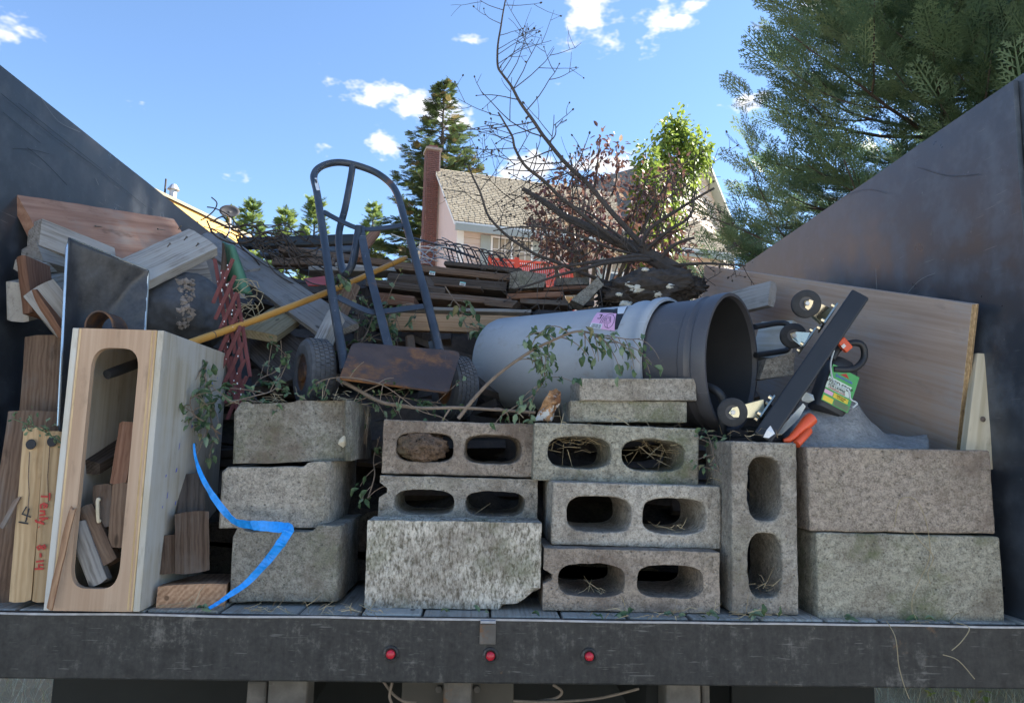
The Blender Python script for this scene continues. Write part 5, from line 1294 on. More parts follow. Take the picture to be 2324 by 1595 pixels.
scrap('paper_scrap', 'torn white paper scrap at the foot of the dolly', [(1732, 992), (1740, 975), (1748, 966), (1758, 984), (1744, 994)], 1.64, MT['white'], 'paper')
scrap('paper_scrap', 'crumpled pale bag corner behind the dolly edge', [(1755, 990), (1790, 950), (1822, 915), (1828, 922), (1812, 950), (1775, 985)], 1.72, MT['clear'], 'paper')
scrap('paper_scrap', 'pale violet plastic lid beside the green label', [(1818, 898), (1830, 890), (1845, 896), (1848, 908), (1835, 914), (1820, 910)], 1.73, MT['clear'], 'plastic lid')
# ------------------------------------------------------------------ debris core of the heap
def heap_z(x, y):
    f = np.interp(y, [1.95, 2.2, 2.6, 3.0, 3.6, 4.2], [-0.12, 0.02, 0.30, 0.66, 0.74, 0.55])
    f -= 0.30 * min(.5, max(0, x - 0.02)); f -= 0.10 * max(0, abs(x) - 0.8)
    return CAMZ + f
V = []; F = []; nx, ny = 60, 46
for j in range(ny + 1):
    for i in range(nx + 1):
        x = -HW + 0.03 + (2 * HW - 0.06) * i / nx; y = 1.9 + (YF - 1.93) * j / ny
        z = heap_z(x, y) - 0.07 + 0.05 * noise.noise(Vector((x * 5, y * 5, 1))) + 0.025 * noise.noise(Vector((x * 17, y * 17, 1)))
        V.append((x, y, z))
for j in range(ny):
    for i in range(nx): F.append((j * (nx + 1) + i, j * (nx + 1) + i + 1, (j + 1) * (nx + 1) + i + 1, (j + 1) * (nx + 1) + i))
b0 = len(V); V += [(-HW + .03, 1.9, FZ + .01), (HW - .03, 1.9, FZ + .01)]
F += [tuple([b0] + list(range(0, nx + 1))[:: 1][::-1][::-1] + [b0 + 1])[::-1]]
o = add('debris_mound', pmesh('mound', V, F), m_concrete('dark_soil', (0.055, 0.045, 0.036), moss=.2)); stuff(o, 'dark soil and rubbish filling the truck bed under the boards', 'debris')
m = MB()
for i in range(330):
    x = rng.uniform(-1.0, 0.95); y = rng.uniform(2.1, 3.9); z = heap_z(x, y) + rng.uniform(-.10, -.005)
    L_ = rng.uniform(.25, .8); w = rng.uniform(.04, .10); t_ = rng.uniform(.012, .03)
    a = rng.gauss(0, .45); sl_ = rng.gauss(0, .16)
    Mx = Matrix.Translation((x, y, z)) @ Matrix.Rotation(a, 4, 'Z') @ Matrix.Rotation(sl_, 4, 'Y') @ Matrix.Rotation(rng.gauss(.5, .5), 4, 'X')
    if abs(x) + L_ / 2 > 1.15: L_ = max(.1, 2 * (1.15 - abs(x)))
    m.box(-L_ / 2, L_ / 2, -w / 2, w / 2, -t_ / 2, t_ / 2, Mx)
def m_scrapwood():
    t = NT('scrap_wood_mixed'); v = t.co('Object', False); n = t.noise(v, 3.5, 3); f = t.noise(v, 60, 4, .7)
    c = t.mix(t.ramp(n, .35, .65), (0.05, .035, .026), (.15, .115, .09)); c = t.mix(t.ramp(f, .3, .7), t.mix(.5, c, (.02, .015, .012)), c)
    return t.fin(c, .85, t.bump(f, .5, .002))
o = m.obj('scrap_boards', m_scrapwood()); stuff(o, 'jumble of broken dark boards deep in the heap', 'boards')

# ------------------------------------------------------------------ instanced card helper
def scatter(T, F, P, D, S, roll=None, rnd=None):
    """template verts T (k,3) with axis +X, faces F (m,q); copies at P (n,3) pointing along D with size S"""
    T = np.asarray(T, float); F = np.asarray(F, int); P = np.asarray(P, float); D = np.asarray(D, float); S = np.asarray(S, float)
    n = len(P); D = D / np.maximum(1e-9, np.linalg.norm(D, axis=1, keepdims=True))
    up = np.tile([0, 0, 1.0], (n, 1)); up[np.abs(D[:, 2]) > .95] = [1, 0, 0]
    Yv = np.cross(up, D); Yv /= np.linalg.norm(Yv, axis=1, keepdims=True); Zv = np.cross(D, Yv)
    if roll is not None:
        c = np.cos(roll)[:, None]; s = np.sin(roll)[:, None]; Yv, Zv = Yv * c + Zv * s, Zv * c - Yv * s
    Vv = P[:, None, :] + S[:, None, None] * (T[None, :, 0:1] * D[:, None, :] + T[None, :, 1:2] * Yv[:, None, :] + T[None, :, 2:3] * Zv[:, None, :])
    Ff = F[None] + (np.arange(n) * len(T))[:, None, None]
    r = np.repeat(np.random.RandomState(5).rand(n) if rnd is None else rnd, len(F))
    return Vv.reshape(-1, 3), Ff.reshape(-1, F.shape[1]), r
nr = np.random.RandomState(11)
LEAF_T = [(0, 0, 0), (.35, .26, .08), (.75, .2, .02), (1, 0, -.12), (.75, -.2, .02), (.35, -.26, .08), (.5, 0, -.02)]
LEAF_F = [(0, 6, 1, 1), (1, 6, 2, 2), (2, 6, 3, 3), (3, 6, 4, 4), (4, 6, 5, 5), (5, 6, 0, 0)]
LEAF_F3 = [f[:3] for f in LEAF_F]
def cedar_frond(n=6, droop=.25):
    T = []; F = []
    def quad(a, d, L, w):
        d = np.array(d) / np.linalg.norm(d); sd = np.cross([0, 0, 1.0], d); sd /= np.linalg.norm(sd); k = len(T); a = np.array(a)
        T.extend([a, a + d * L * .45 + sd * w / 2, a + d * L, a + d * L * .45 - sd * w / 2]); F.append((k, k + 1, k + 2, k + 3))
    quad((0, 0, 0), (1, 0, -.1), 1.0, .035)
    for i in range(n):
        x = .08 + .84 * i / n; Ls = .42 * (1 - .55 * x) * (.8 + .4 * nr.rand())
        for s in (-1, 1):
            a = math.radians(38 + 10 * nr.rand()); d = np.array((math.cos(a), s * math.sin(a), -droop * .5 + .2 * nr.rand()))
            quad((x, 0, -.1 * x), d, Ls, .032)
            for q in range(3):
                f = .25 + .24 * q; p = np.array((x, 0, -.1 * x)) + d * Ls * f
                for s2 in (-1, 1):
                    a2 = math.atan2(d[1], d[0]) + s2 * .62; quad(p, (math.cos(a2), math.sin(a2), d[2] - .05), Ls * .40 * (1.1 - f * .6), .023)
    return np.array(T), np.array(F)
# ------------------------------------------------------------------ big cedar on the right
def limb_points(base, direc, L, up, n=9):
    P = []; p = np.array(base, float); d = np.array(direc, float); d /= np.linalg.norm(d)
    for i in range(n + 1):
        P.append(p.copy()); p = p + d * L / n; d = d + np.array((0, 0, up / n)) + nr.normal(0, .05, 3); d /= np.linalg.norm(d)
    return P
FT, FF = cedar_frond()
def cedar(name, label, x, y, H, R0, nb, zlo, group, seed, fsize=.5):
    global nr
    nr = np.random.RandomState(seed)
    root = thing(name, label, 'tree', (x, y, 0), group)
    mt = MB(); mt.tube([(0, 0, -.1), (.05, 0, H * .3), (-.05, .04, H * .6), (0, 0, H)], [.15, .11, .07, .02], 10)
    Mt = Matrix.Translation((x, y, 0)); mt.obj('trunk', MT['bark'], root, smooth=True, M=Mt)
    P = []; D = []; S = []; mb = MB()
    def clothe(pts, k0, prob):
        for k in range(k0, len(pts)):
            t = np.array(pts[k]) - np.array(pts[k - 1]); t /= np.linalg.norm(t)
            sd = np.cross(t, [0, 0, 1]); sd /= np.linalg.norm(sd)
            for s in (-1, 1, 0, .4 * nr.choice([-1, 1])):
                if nr.rand() < prob: continue
                P.append(np.array(pts[k]) + nr.normal(0, .05, 3)); D.append(t * .8 + sd * s * .9 + np.array((0, 0, .12 + .3 * nr.rand())) + nr.normal(0, .16, 3)); S.append(fsize * (.65 + .55 * nr.rand()) * (1.1 if s == 0 else .85))
    for i in range(nb):
        f = (i + nr.rand()) / nb; z = zlo + (H - zlo) * f ** 1.2; r = R0 * (1 - (z / H) ** 1.2) * (.60 + .5 * nr.rand()) + .25
        az = nr.rand() * 6.283; d = (math.cos(az), math.sin(az), -.12 + .3 * f)
        pts = limb_points((0, 0, z), d, r, .75, 9)
        mb.tube(pts, list(np.linspace(.028, .006, len(pts))), 5); clothe(pts, 2, .1)
        for k, s in ((4, 1), (5, -1)):
            t = np.array(pts[k]) - np.array(pts[k - 1]); t /= np.linalg.norm(t); sd = np.cross(t, [0, 0, 1])
            sub = limb_points(pts[k], t + sd * s * .8, r * .45, .7, 5); mb.tube(sub, list(np.linspace(.014, .004, len(sub))), 4); clothe(sub, 1, .1)
    mb.obj('limbs', MT['bark'], root, M=Mt)
    V, F, r = scatter(FT, FF, P, D, S, nr.normal(0, .7, len(P)))
    add('crown', npmesh('crown', V, F, r), MT['cedar'], root, Mt); return root
def copy_tree(src, label, x, y, rz, sc):
    r = thing('cedar_tree', label, 'tree', (x, y, 0), src['group']); M = Matrix.Translation((x, y, 0)) @ Matrix.Rotation(rz, 4, 'Z') @ Matrix.Diagonal((sc[0], sc[0], sc[1], 1))
    for ch in list(src.children): add(ch.name.split('.')[0], ch.data, None, r, M)
    return r
MT['cedar'] = m_leaf('cedar_foliage', (0.07, 0.125, 0.075), (0.17, 0.245, 0.145), .4, .5)
MT['conifer'] = m_leaf('conifer_foliage', (0.045, 0.075, 0.038), (0.10, 0.135, 0.06), .3, .6, (.19, .15, .08))
MT['conifer_far'] = m_leaf('conifer_far_foliage', (0.085, 0.14, 0.06), (0.22, 0.28, 0.10), .5, .6)
MT['redleaf'] = m_leaf('maroon_leaves', (0.085, 0.042, 0.05), (0.17, 0.095, 0.095), .3, .28, (.36, .28, .26))
MT['limeleaf'] = m_leaf('lime_leaves', (0.13, 0.20, 0.045), (0.27, 0.34, 0.09), .38, .45)
MT['gold'] = m_leaf('hedge_leaves', (0.22, 0.26, 0.05), (0.50, 0.48, 0.12), .4, .5)
c1 = cedar('cedar_tree', 'large dark green cedar filling the upper right, feathery upswept branches', 5.5, 8.0, 11.0, 3.9, 185, 0.9, 'cedars on the right', 3)
copy_tree(c1, 'cedar at the right edge behind the bed wall, next to the large one', 7.2, 7.9, 2.2, (.85, 1.15))
copy_tree(c1, 'tall cedar standing beside the truck, nearest the tailgate', 7.3, 2.9, 4.1, (.72, 1.6))
copy_tree(c1, 'tall cedar beside the truck, level with the heap', 7.9, 5.2, 0.6, (.70, 1.6))

# ------------------------------------------------------------------ spruce and far conifers
def spray(n=6):
    T = []; F = []
    def quad(a, d, L, w):
        d = np.array(d, float) / np.linalg.norm(d); sd = np.cross([0, 0, 1.0], d); sd /= np.linalg.norm(sd); k = len(T); a = np.array(a, float)
        T.extend([a, a + d * L * .5 + sd * w / 2, a + d * L, a + d * L * .5 - sd * w / 2]); F.append((k, k + 1, k + 2, k + 3))
    quad((0, 0, 0), (1, 0, -.15), 1, .12)
    for i in range(n):
        x = .1 + .8 * i / n
        for s in (-1, 1): quad((x, 0, -.12 * x), (.75, s * .65, -.35 + .3 * nr.rand()), .45 * (1.1 - x * .5), .11)
    return np.array(T), np.array(F)
ST, SF = spray()
def conifer(name, label, x, y, H, R0, nb, mat, group, seed, ss=.5, z0=.5, droop=-.5, curve=.5):
    global nr
    nr = np.random.RandomState(seed); root = thing(name, label, 'tree', (x, y, 0), group)
    m = MB(); m.tube([(x, y, -.2), (x, y, H * .5), (x, y, H)], [H * .02, H * .012, .01], 8); m.obj('trunk', MT['bark'], root, smooth=True)
    P = []; D = []; S = []; mb = MB()
    for i in range(nb):
        f = (i + .5) / nb; z = z0 + (H - z0) * f; r = R0 * (1 - f) ** .9 * (.62 + .5 * nr.rand()) + .12; az = nr.rand() * 6.283
        pts = limb_points((x, y, z), (math.cos(az), math.sin(az), droop * .6 + .5 * f), r, curve, 6)
        mb.tube(pts, list(np.linspace(.03, .006, len(pts))), 4)
        nk = max(3, int(r / ss * 3.2))
        for k in range(nk):
            t_ = .2 + .8 * (k + nr.rand()) / nk; q = t_ * (len(pts) - 1.001); a = int(q); p = np.array(pts[a]) * (1 - q + a) + np.array(pts[a + 1]) * (q - a)
            t = np.array(pts[a + 1]) - np.array(pts[a]); t /= np.linalg.norm(t); sd = np.array((-math.sin(az), math.cos(az), 0))
            for s in (-1, 1):
                P.append(p); D.append(t + sd * s * (.5 + .6 * nr.rand()) + np.array((0, 0, -.25 + .2 * nr.rand()))); S.append(ss * (.7 + .6 * nr.rand()) * (1 - .35 * f))
    mb.obj('limbs', MT['bark'], root)
    V, F, r = scatter(ST, SF, P, D, S, nr.normal(0, .5, len(P))); add('crown', npmesh('crown', V, F, r), mat, root); return root
def base_at(px, Y): return W(px, 900, Y).x
conifer('spruce_tree', 'tall dark spruce standing behind the brick chimney', base_at(982, 30), 30, 17.1, 5.4, 300, MT['conifer'], None, 5, .62, 1.0, -.25, .15)
FCG = 'distant conifers above the board heap'
for px, py, Y, R0, lab_, sd_ in ((545, 462, 44, 2.3, 'distant conifer just right of the satellite dish', 31), (622, 484, 46, 1.9, 'broad distant conifer, second from the dish', 32), (690, 455, 42, 2.2, 'distant pointed conifer just left of the hand truck', 33), (826, 468, 50, 1.7, 'distant conifer seen between the hand truck rails', 34), (500, 478, 48, 1.2, 'thin distant conifer left of the satellite dish', 35), (925, 500, 48, 1.8, 'small distant conifer left of the pink house', 36)):
    conifer('distant_conifer', lab_, base_at(px, Y), Y, W(px, py, Y).z, R0 * 1.5, 170, MT['conifer_far'], FCG, sd_, .9, 1.0, .1, .6)

# ------------------------------------------------------------------ broadleaf trees behind the bed
def leafy_tree(name, label, limbs, mat, per, size, spread, seed, Y, droop=-.4, base=None):
    global nr
    nr = np.random.RandomState(seed); b = base; root = thing(name, label, 'tree', (b[0], b[1], 0))
    mt = MB(); top = Vector((b[0], b[1], 2.6)); mt.tube([(b[0], b[1], -.1), top], [.13, .1], 8)
    P = []; D = []; S = []; mb = MB()
    for L_ in limbs:
        pts = catmull([top] + [W(x, y, Y + dy) for x, y, dy in L_], 6); mb.tube(pts, list(np.linspace(.055, .008, len(pts))), 6)
        n0 = 5
        for k in range(per):
            t_ = (n0 + (len(pts) - 1 - n0) * (nr.rand() ** .8)); a = int(min(t_, len(pts) - 2)); p = np.array(pts[a].lerp(pts[a + 1], t_ - a))
            ang = nr.rand() * 6.283; rr = spread * nr.rand() ** .6 * (1 - .35 * t_ / len(pts))
            off = np.array((math.cos(ang) * rr, math.sin(ang) * rr, nr.normal(0, .5) * spread)); P.append(p + off)
            D.append(off * 1.2 + np.array((0, 0, droop * spread)) + nr.normal(0, spread * .35, 3)); S.append(size * (.6 + .7 * nr.rand()))
    mt.obj('trunk', MT['bark'], root); mb.obj('limbs', MT['bark'], root)
    V, F, r = scatter(LEAF_T, LEAF_F3, P, D, S, nr.normal(0, .8, len(P))); add('crown', npmesh('crown', V, F, r), mat, root); return root
YR_ = 13.0; c = W(1330, 700, YR_)
leafy_tree('maroon_tree', 'tree with dark maroon leaves in front of the houses', [[(1330, 520, 0), (1350, 420, .3), (1362, 315, .2)], [(1330, 540, .2), (1395, 430, .6), (1398, 330, .5)], [(1300, 540, -.3), (1270, 470, -.2), (1232, 415, -.3)],
    [(1310, 520, .5), (1290, 440, .6), (1312, 372, .5)], [(1400, 540, .3), (1440, 480, .2), (1452, 400, .1)], [(1300, 590, 0), (1245, 540, 0), (1215, 470, 0)], [(1420, 590, -.4), (1480, 560, -.4), (1535, 520, -.3)], [(1350, 600, -.6), (1370, 560, -.6), (1390, 480, -.6)],
    [(1260, 600, .5), (1250, 560, .5), (1240, 500, .6)], [(1440, 600, 0), (1500, 600, .2), (1560, 560, .2)], [(1460, 520, .1), (1500, 440, .2), (1540, 380, .2)], [(1330, 600, -.2), (1300, 560, -.2), (1330, 480, -.3)], [(1480, 620, 0), (1520, 610, 0), (1580, 600, 0)]],
    MT['redleaf'], 230, .115, .30, 41, YR_, -.5, (c.x, YR_))
c = W(1500, 700, 15)
leafy_tree('lime_tree', 'bright lime green tree between the two houses', [[(1500, 480, 0), (1520, 380, .3), (1505, 315, .2)], [(1510, 470, 0), (1560, 380, .4), (1560, 310, .4)], [(1490, 500, -.3), (1470, 420, -.2), (1465, 345, -.2)], [(1490, 500, -.5), (1480, 460, -.5), (1490, 400, -.5)],
    [(1520, 500, .5), (1580, 380, .6), (1590, 330, .6)], [(1480, 560, -.5), (1462, 520, -.4), (1455, 440, -.4)], [(1500, 580, 0), (1520, 520, 0), (1510, 440, 0)], [(1480, 600, -.3), (1450, 580, -.3), (1470, 520, -.3)], [(1540, 330, .5), (1530, 310, .5), (1535, 300, .5)]],
    MT['limeleaf'], 620, .13, .36, 43, 15, -.7, (c.x, 15))
# bright hedge glimpsed under the bed at the far right
P = nr.uniform((2.6, 4.4, 0), (5.5, 6.5, .7), (2600, 3)); 
V, F, r = scatter(LEAF_T, LEAF_F3, P, nr.normal(0, 1, (2600, 3)), nr.uniform(.05, .1, 2600)); o = add('low_hedge', npmesh('hedge', V, F, r), MT['gold']); stuff(o, 'sunlit yellow green weeds beyond the right rear of the truck', 'weeds')
# dry grass tufts seen under the bed
BL_T = [(0, -.012, 0), (0, .012, 0), (.6, .008, 0), (1, 0, -.15), (.6, -.008, 0)]; BL_F = [(0, 1, 2), (0, 2, 4), (4, 2, 3)]
n = 26000; P = np.zeros((n, 3)); sx = nr.choice([-1, 1], n); P[:, 0] = sx * nr.uniform(1.0, 5.0, n); P[:, 1] = nr.uniform(2.6, 7.5, n)
V, F, r = scatter(BL_T, BL_F, P, np.c_[nr.normal(0, .5, n), nr.normal(0, .5, n), np.ones(n)], nr.uniform(.05, .16, n)); o = add('dry_grass', npmesh('grass', V, F, r), MT['grass']); stuff(o, 'dry straw coloured grass on the ground around the truck', 'grass')
# ------------------------------------------------------------------ pale pink house with chimney
MT['siding'] = m_plain('pink_siding', (0.56, 0.47, 0.43), .7, 0, .06, 6, .1)
MT['gable'] = m_plain('pink_gable', (0.58, 0.46, 0.45), .7, 0, .06, 6, .1)
MT['trim'] = m_plain('white_trim', (0.75, 0.75, 0.76), .5, 0, .04, 6, .05)
MT['shutter'] = m_plain('grey_shutter', (0.30, 0.34, 0.34), .6, 0, .08, 8, .1)
MT['brick'] = m_plain('brick_red', (0.155, 0.072, 0.066), .85, 0, .35, 9, .4)
MT['mortar'] = m_plain('mortar', (0.33, 0.27, 0.25), .9, 0, .15, 20, .2)
MT['deckred'] = m_plain('deck_red', (0.55, 0.075, 0.045), .6, 0, .12, 9, .1)
MT['yellow_wall'] = m_plain('yellow_siding', (0.62, 0.36, 0.10), .7, 0, .08, 8, .1)
MT['redtrim'] = m_plain('dark_red_trim', (0.22, 0.03, 0.025), .6, 0, .1, 8, .1)
def m_glass():
    t = NT('window_glass'); return t.fin((.05, .055, .06), .06, None, 0.0, .8)
MT['glass'] = m_glass()
def m_shingle(name, a, b):
    t = NT(name); r = t.attr('rnd'); v = t.co('Object', False); f = t.noise(v, 60, 3, .7)
    c = t.mix(r, a, b); c = t.mix(t.ramp(f, .35, .7, 0, .5), c, tuple(x * .6 for x in a)); return t.fin(c, .9)
MT['shingle'] = m_shingle('tan_shingles', (0.24, 0.205, 0.155), (0.36, 0.32, 0.25))
MT['shingle2'] = m_shingle('grey_shingles', (0.15, 0.14, 0.135), (0.24, 0.225, 0.21))
def roof_shingles(name, o, ex, ey, L, H, rows, per, mat, parent):
    """o eave corner, ex along eave, ey up slope; overlapping tabs"""
    V = []; F = []; rn = []; o = Vector(o); ex = Vector(ex).normalized(); ey = Vector(ey).normalized(); nn = ex.cross(ey).normalized()
    if nn.z < 0: nn = -nn
    rh = H / rows; r = random.Random(3)
    V += [o, o + ex * L, o + ex * L + ey * H, o + ey * H]; F.append((0, 1, 2, 3)); rn.append(.2)
    for j in range(rows):
        x = -r.random() * L / per
        while x < L:
            w = L / per * r.uniform(.7, 1.3); x0 = max(0, x + .01); x1 = min(L, x + w - .01)
            if x1 > x0:
                k = len(V); a = o + ey * (j * rh) + nn * .03; b = o + ey * min(H, (j + 1.1) * rh) + nn * .012
                V += [a + ex * x0, a + ex * x1, b + ex * x1, b + ex * x0, a + ex * x0 - nn * .02, a + ex * x1 - nn * .02]; F += [(k, k + 1, k + 2, k + 3), (k + 4, k + 5, k + 1, k)]; q = r.random(); rn += [q, q]
            x += w
    ob = add(name, npmesh(name, [tuple(v) for v in V], F, rn), mat, parent); ob['kind'] = 'stuff'; return ob
def house_frame(corner, ang):
    ex = Vector((math.cos(ang), math.sin(ang), 0)); ey = Vector((-math.sin(ang), math.cos(ang), 0)); return Vector(corner), ex, ey
a15 = math.radians(15); C0, hx, hy = house_frame((W(1038, 500, 20).x, 20, 0), a15)
zE = W(1038, 499, 20).z; zR = W(1012, 391, 22.9).z; depth = 6.0; Lh = 8.5
hs = thing('pink_house', 'pale pink clapboard house with brown shingle roof and brick chimney', 'house', C0)
def HPt(s, d, z): return C0 + hx * s + hy * d + Vector((0, 0, z))
def hbox(name, s0, s1, d0, d1, z0, z1, mat, parent):
    m = MB(); V = [HPt(s, d, z) for z in (z0, z1) for s, d in ((s0, d0), (s1, d0), (s1, d1), (s0, d1))]
    m.add(V, [(0, 3, 2, 1), (4, 5, 6, 7), (0, 1, 5, 4), (1, 2, 6, 5), (2, 3, 7, 6), (3, 0, 4, 7)]); return m.obj(name, mat, parent)
m = MB(); m.add([HPt(0, 0, 0), HPt(0, depth, 0), HPt(0, depth, zE), HPt(0, depth / 2, zR), HPt(0, 0, zE), HPt(.2, 0, 0), HPt(.2, depth, 0), HPt(.2, depth, zE), HPt(.2, depth / 2, zR), HPt(.2, 0, zE)],
      [(0, 1, 2, 3, 4), (9, 8, 7, 6, 5), (0, 4, 9, 5), (1, 6, 7, 2), (4, 3, 8, 9), (3, 2, 7, 8)]); gw = m.obj('gable_wall', MT['gable'], hs)
wl_ = hbox('front_wall', .201, Lh, .02, .2, 0, zE, MT['siding'], hs); hbox('rear_wall', .201, Lh, depth - .2, depth, 0, zE, MT['siding'], hs); hbox('end_wall', Lh + .001, Lh + .2, 0, depth, 0, zE, MT['gable'], hs)
z = zE - 3.2
while z < zE - .1:
    m = MB(); V = [HPt(.2, .018, z), HPt(Lh, .018, z), HPt(Lh, -.012, z), HPt(.2, -.012, z), HPt(.2, .017, z + .155), HPt(Lh, .017, z + .155), HPt(Lh, .004, z + .155), HPt(.2, .004, z + .155)]
    m.add(V, [(0, 1, 2, 3), (3, 2, 6, 7), (4, 7, 6, 5), (0, 3, 7, 4), (1, 5, 6, 2)]); m.obj('siding_board', MT['siding'], wl_); z += .16
hbox('corner_board', 0.0, .2, -.02, .018, 0, zE - .05, MT['trim'], hs)
# roof
ov = .35; sl2 = Vector(hy * (depth / 2) + Vector((0, 0, zR - zE))); sl2n = sl2.normalized(); Ls_ = sl2.length
e0_ = HPt(-.15, 0, zE) - sl2n * ov + Vector((0, 0, .06))
rf = add('roof', None, None, hs) if False else None
m = MB(); up = Vector((0, 0, .10)); A_ = HPt(-.15, 0, zE) - sl2n * ov; B2 = HPt(Lh + .3, 0, zE) - sl2n * ov; Cc = HPt(Lh + .3, depth / 2, zR); Dd = HPt(-.15, depth / 2, zR)
sb = -hy * (depth / 2) + Vector((0, 0, zR - zE)); sbn = sb.normalized(); E_ = HPt(Lh + .3, depth, zE) - sbn * ov; F_ = HPt(-.15, depth, zE) - sbn * ov
m.add([A_, B2, Cc, Dd, E_, F_, A_ + up, B2 + up, Cc + up, Dd + up, E_ + up, F_ + up], [(0, 3, 2, 1), (3, 5, 4, 2), (6, 7, 8, 9), (9, 8, 10, 11), (0, 1, 7, 6), (5, 11, 10, 4), (0, 6, 9, 3), (3, 9, 11, 5), (1, 2, 8, 7), (2, 4, 10, 8)])
rf = m.obj('roof', MT['trim'], hs)
roof_shingles('shingles', A_ + up, (B2 - A_), (Dd - A_), (B2 - A_).length, (Dd - A_).length, 30, 56, MT['shingle'], rf)
hbox('fascia', -.14, Lh + .29, -.42, -.38, zE - .42, zE - .22, MT['shutter'], hs); 
# windows on the front
def window(s0, s1, z0, z1, parent):
    fr_ = hbox('window', s0 - .06, s1 + .06, -.05, -.014, z0 - .06, z1 + .06, MT['trim'], parent)
    mid = (s0 + s1) / 2
    for a, b in ((s0, mid - .035), (mid + .035, s1)):
        zm = (z0 + z1) / 2
        for q0, q1 in ((z0, zm - .03), (zm + .03, z1)):
            hbox('pane', a, b, -.056, -.051, q0, q1, MT['glass'], fr_)
        hbox('blind', a + .01, b - .01, -.0575, -.0562, (z0 + z1) / 2 + .05, z1 - .02, MT['blind'], fr_)
        for k in (1, 2): x = a + (b - a) * k / 3; hbox('muntin', x - .008, x + .008, -.062, -.0578, zm + .03, z1, MT['trim'], fr_)
        hbox('muntin', a, b, -.0635, -.0622, (zm + z1) / 2 - .006, (zm + z1) / 2 + .01, MT['trim'], fr_)
    hbox('shutter', s0 - .36, s0 - .07, -.045, -.014, z0 - .05, z1 + .05, MT['shutter'], parent); hbox('shutter', s1 + .07, s1 + .36, -.045, -.014, z0 - .05, z1 + .05, MT['shutter'], parent)
window(1.05, 2.2, zE - 1.75, zE - .42, hs)
window(4.6, 5.7, zE - 1.75, zE - .42, hs)
# chimney of separate bricks
chw, chd = .50, .44; chz0 = zE - 1.6; chz1 = W(1000, 338, 22.6).z
ch = hbox('chimney', -chd + .012, -.002, depth / 2 - chw / 2 + .012, depth / 2 + chw / 2 - .012, 0.0, chz1 - .05, MT['mortar'], hs)
bl, bhh = .19, .062
mb_ = MB(); mb_.box(0, .178, 0, .03, 0, .052); bme = mb_.mesh('brick'); bme.materials.append(MT['brick'])
mb_ = MB(); mb_.box(0, .085, 0, .03, 0, .052); bme2 = mb_.mesh('brick_half'); bme2.materials.append(MT['brick'])
def brick_at(me_, p, dx, dn):
    M = Matrix((dx, dn, Vector((0, 0, 1)))).transposed().to_4x4(); M.translation = p; add('brick', me_, None, ch, M)
nrow = int((chz1 - chz0) / .0655)
for r_ in range(nrow):
    z = chz0 + r_ * .0655; off = 0 if r_ % 2 else -.095
    d0 = depth / 2 + chw / 2     # outer face looks along -hx; run along -hy
    x = 0
    cells = ([('f', 0, .178), ('f', .19, .178), ('h', .38, .085)] if r_ % 2 else [('h', 0, .085), ('f', .097, .178), ('f', .287, .178)])
    for t_, x, w in cells: brick_at(bme if t_ == 'f' else bme2, HPt(-chd - .018, d0 - x - .012, z), -hy, hx)
    for t_, x, w in ([('f', 0, .178), ('f', .19, .178)] if r_ % 2 else [('h', 0, .085), ('f', .097, .178), ('h', .287, .085)]): brick_at(bme if t_ == 'f' else bme2, HPt(-chd + .0 + x + .014, depth / 2 - chw / 2 - .018, z), hx, hy)
hbox('chimney_cap', -chd - .05, .03, depth / 2 - chw / 2 - .05, depth / 2 + chw / 2 + .05, chz1 - .05, chz1 + .03, MT['mortar'], hs)
hbox('flue', -chd + .06, -.08, depth / 2 - .12, depth / 2 + .12, chz1 + .03, chz1 + .16, MT['brick'], hs)
# ------------------------------------------------------------------ red deck railing
rl = thing('deck_railing', 'bright red painted deck railing below the pink house window', 'railing', (W(1190, 640, 18.2).x, 18.2, 0))
def rail_seg(a, b, nbal):
    A0, A1 = W(*a), W(*b); A1z = A0.z if False else A1.z
    for dz, h in ((0, .05), (-.62, .04)):
        m = MB(); m.strap([A0 + Vector((0, 0, dz)), A1 + Vector((0, 0, dz))], Vector((0, 0, 1)), .07, h); m.obj('rail', MT['deckred'], rl)
    for i in range(nbal + 1):
        p = A0.lerp(A1, i / nbal); m = MB(); m.box(-.017, .017, -.017, .017, -.60, -.051, Matrix.Translation(p)); m.obj('baluster', MT['deckred'], rl)
    for p in (A0, A1): m = MB(); m.box(-.05, .05, -.05, .05, -p.z, .06, Matrix.Translation(p)); m.obj('post', MT['deckred'], rl)
rail_seg((1112, 585, 18.4), (1172, 590, 18.2), 16); rail_seg((1174, 590, 18.1), (1300, 600, 18.6), 28)
m = MB(); d0 = W(1110, 588, 18.6); d1 = W(1310, 600, 18.9); m.box(d0.x, d1.x, 18.3, 20.2, d0.z - 1.0, d0.z - .8); m.obj('deck_floor', MT['wood_grey'], rl)
m = MB(); m.box(d0.x + .3, d1.x - .2, 18.75, 18.8, d0.z - .79, d0.z - .15); m.obj('white_screen', MT['trim'], rl)

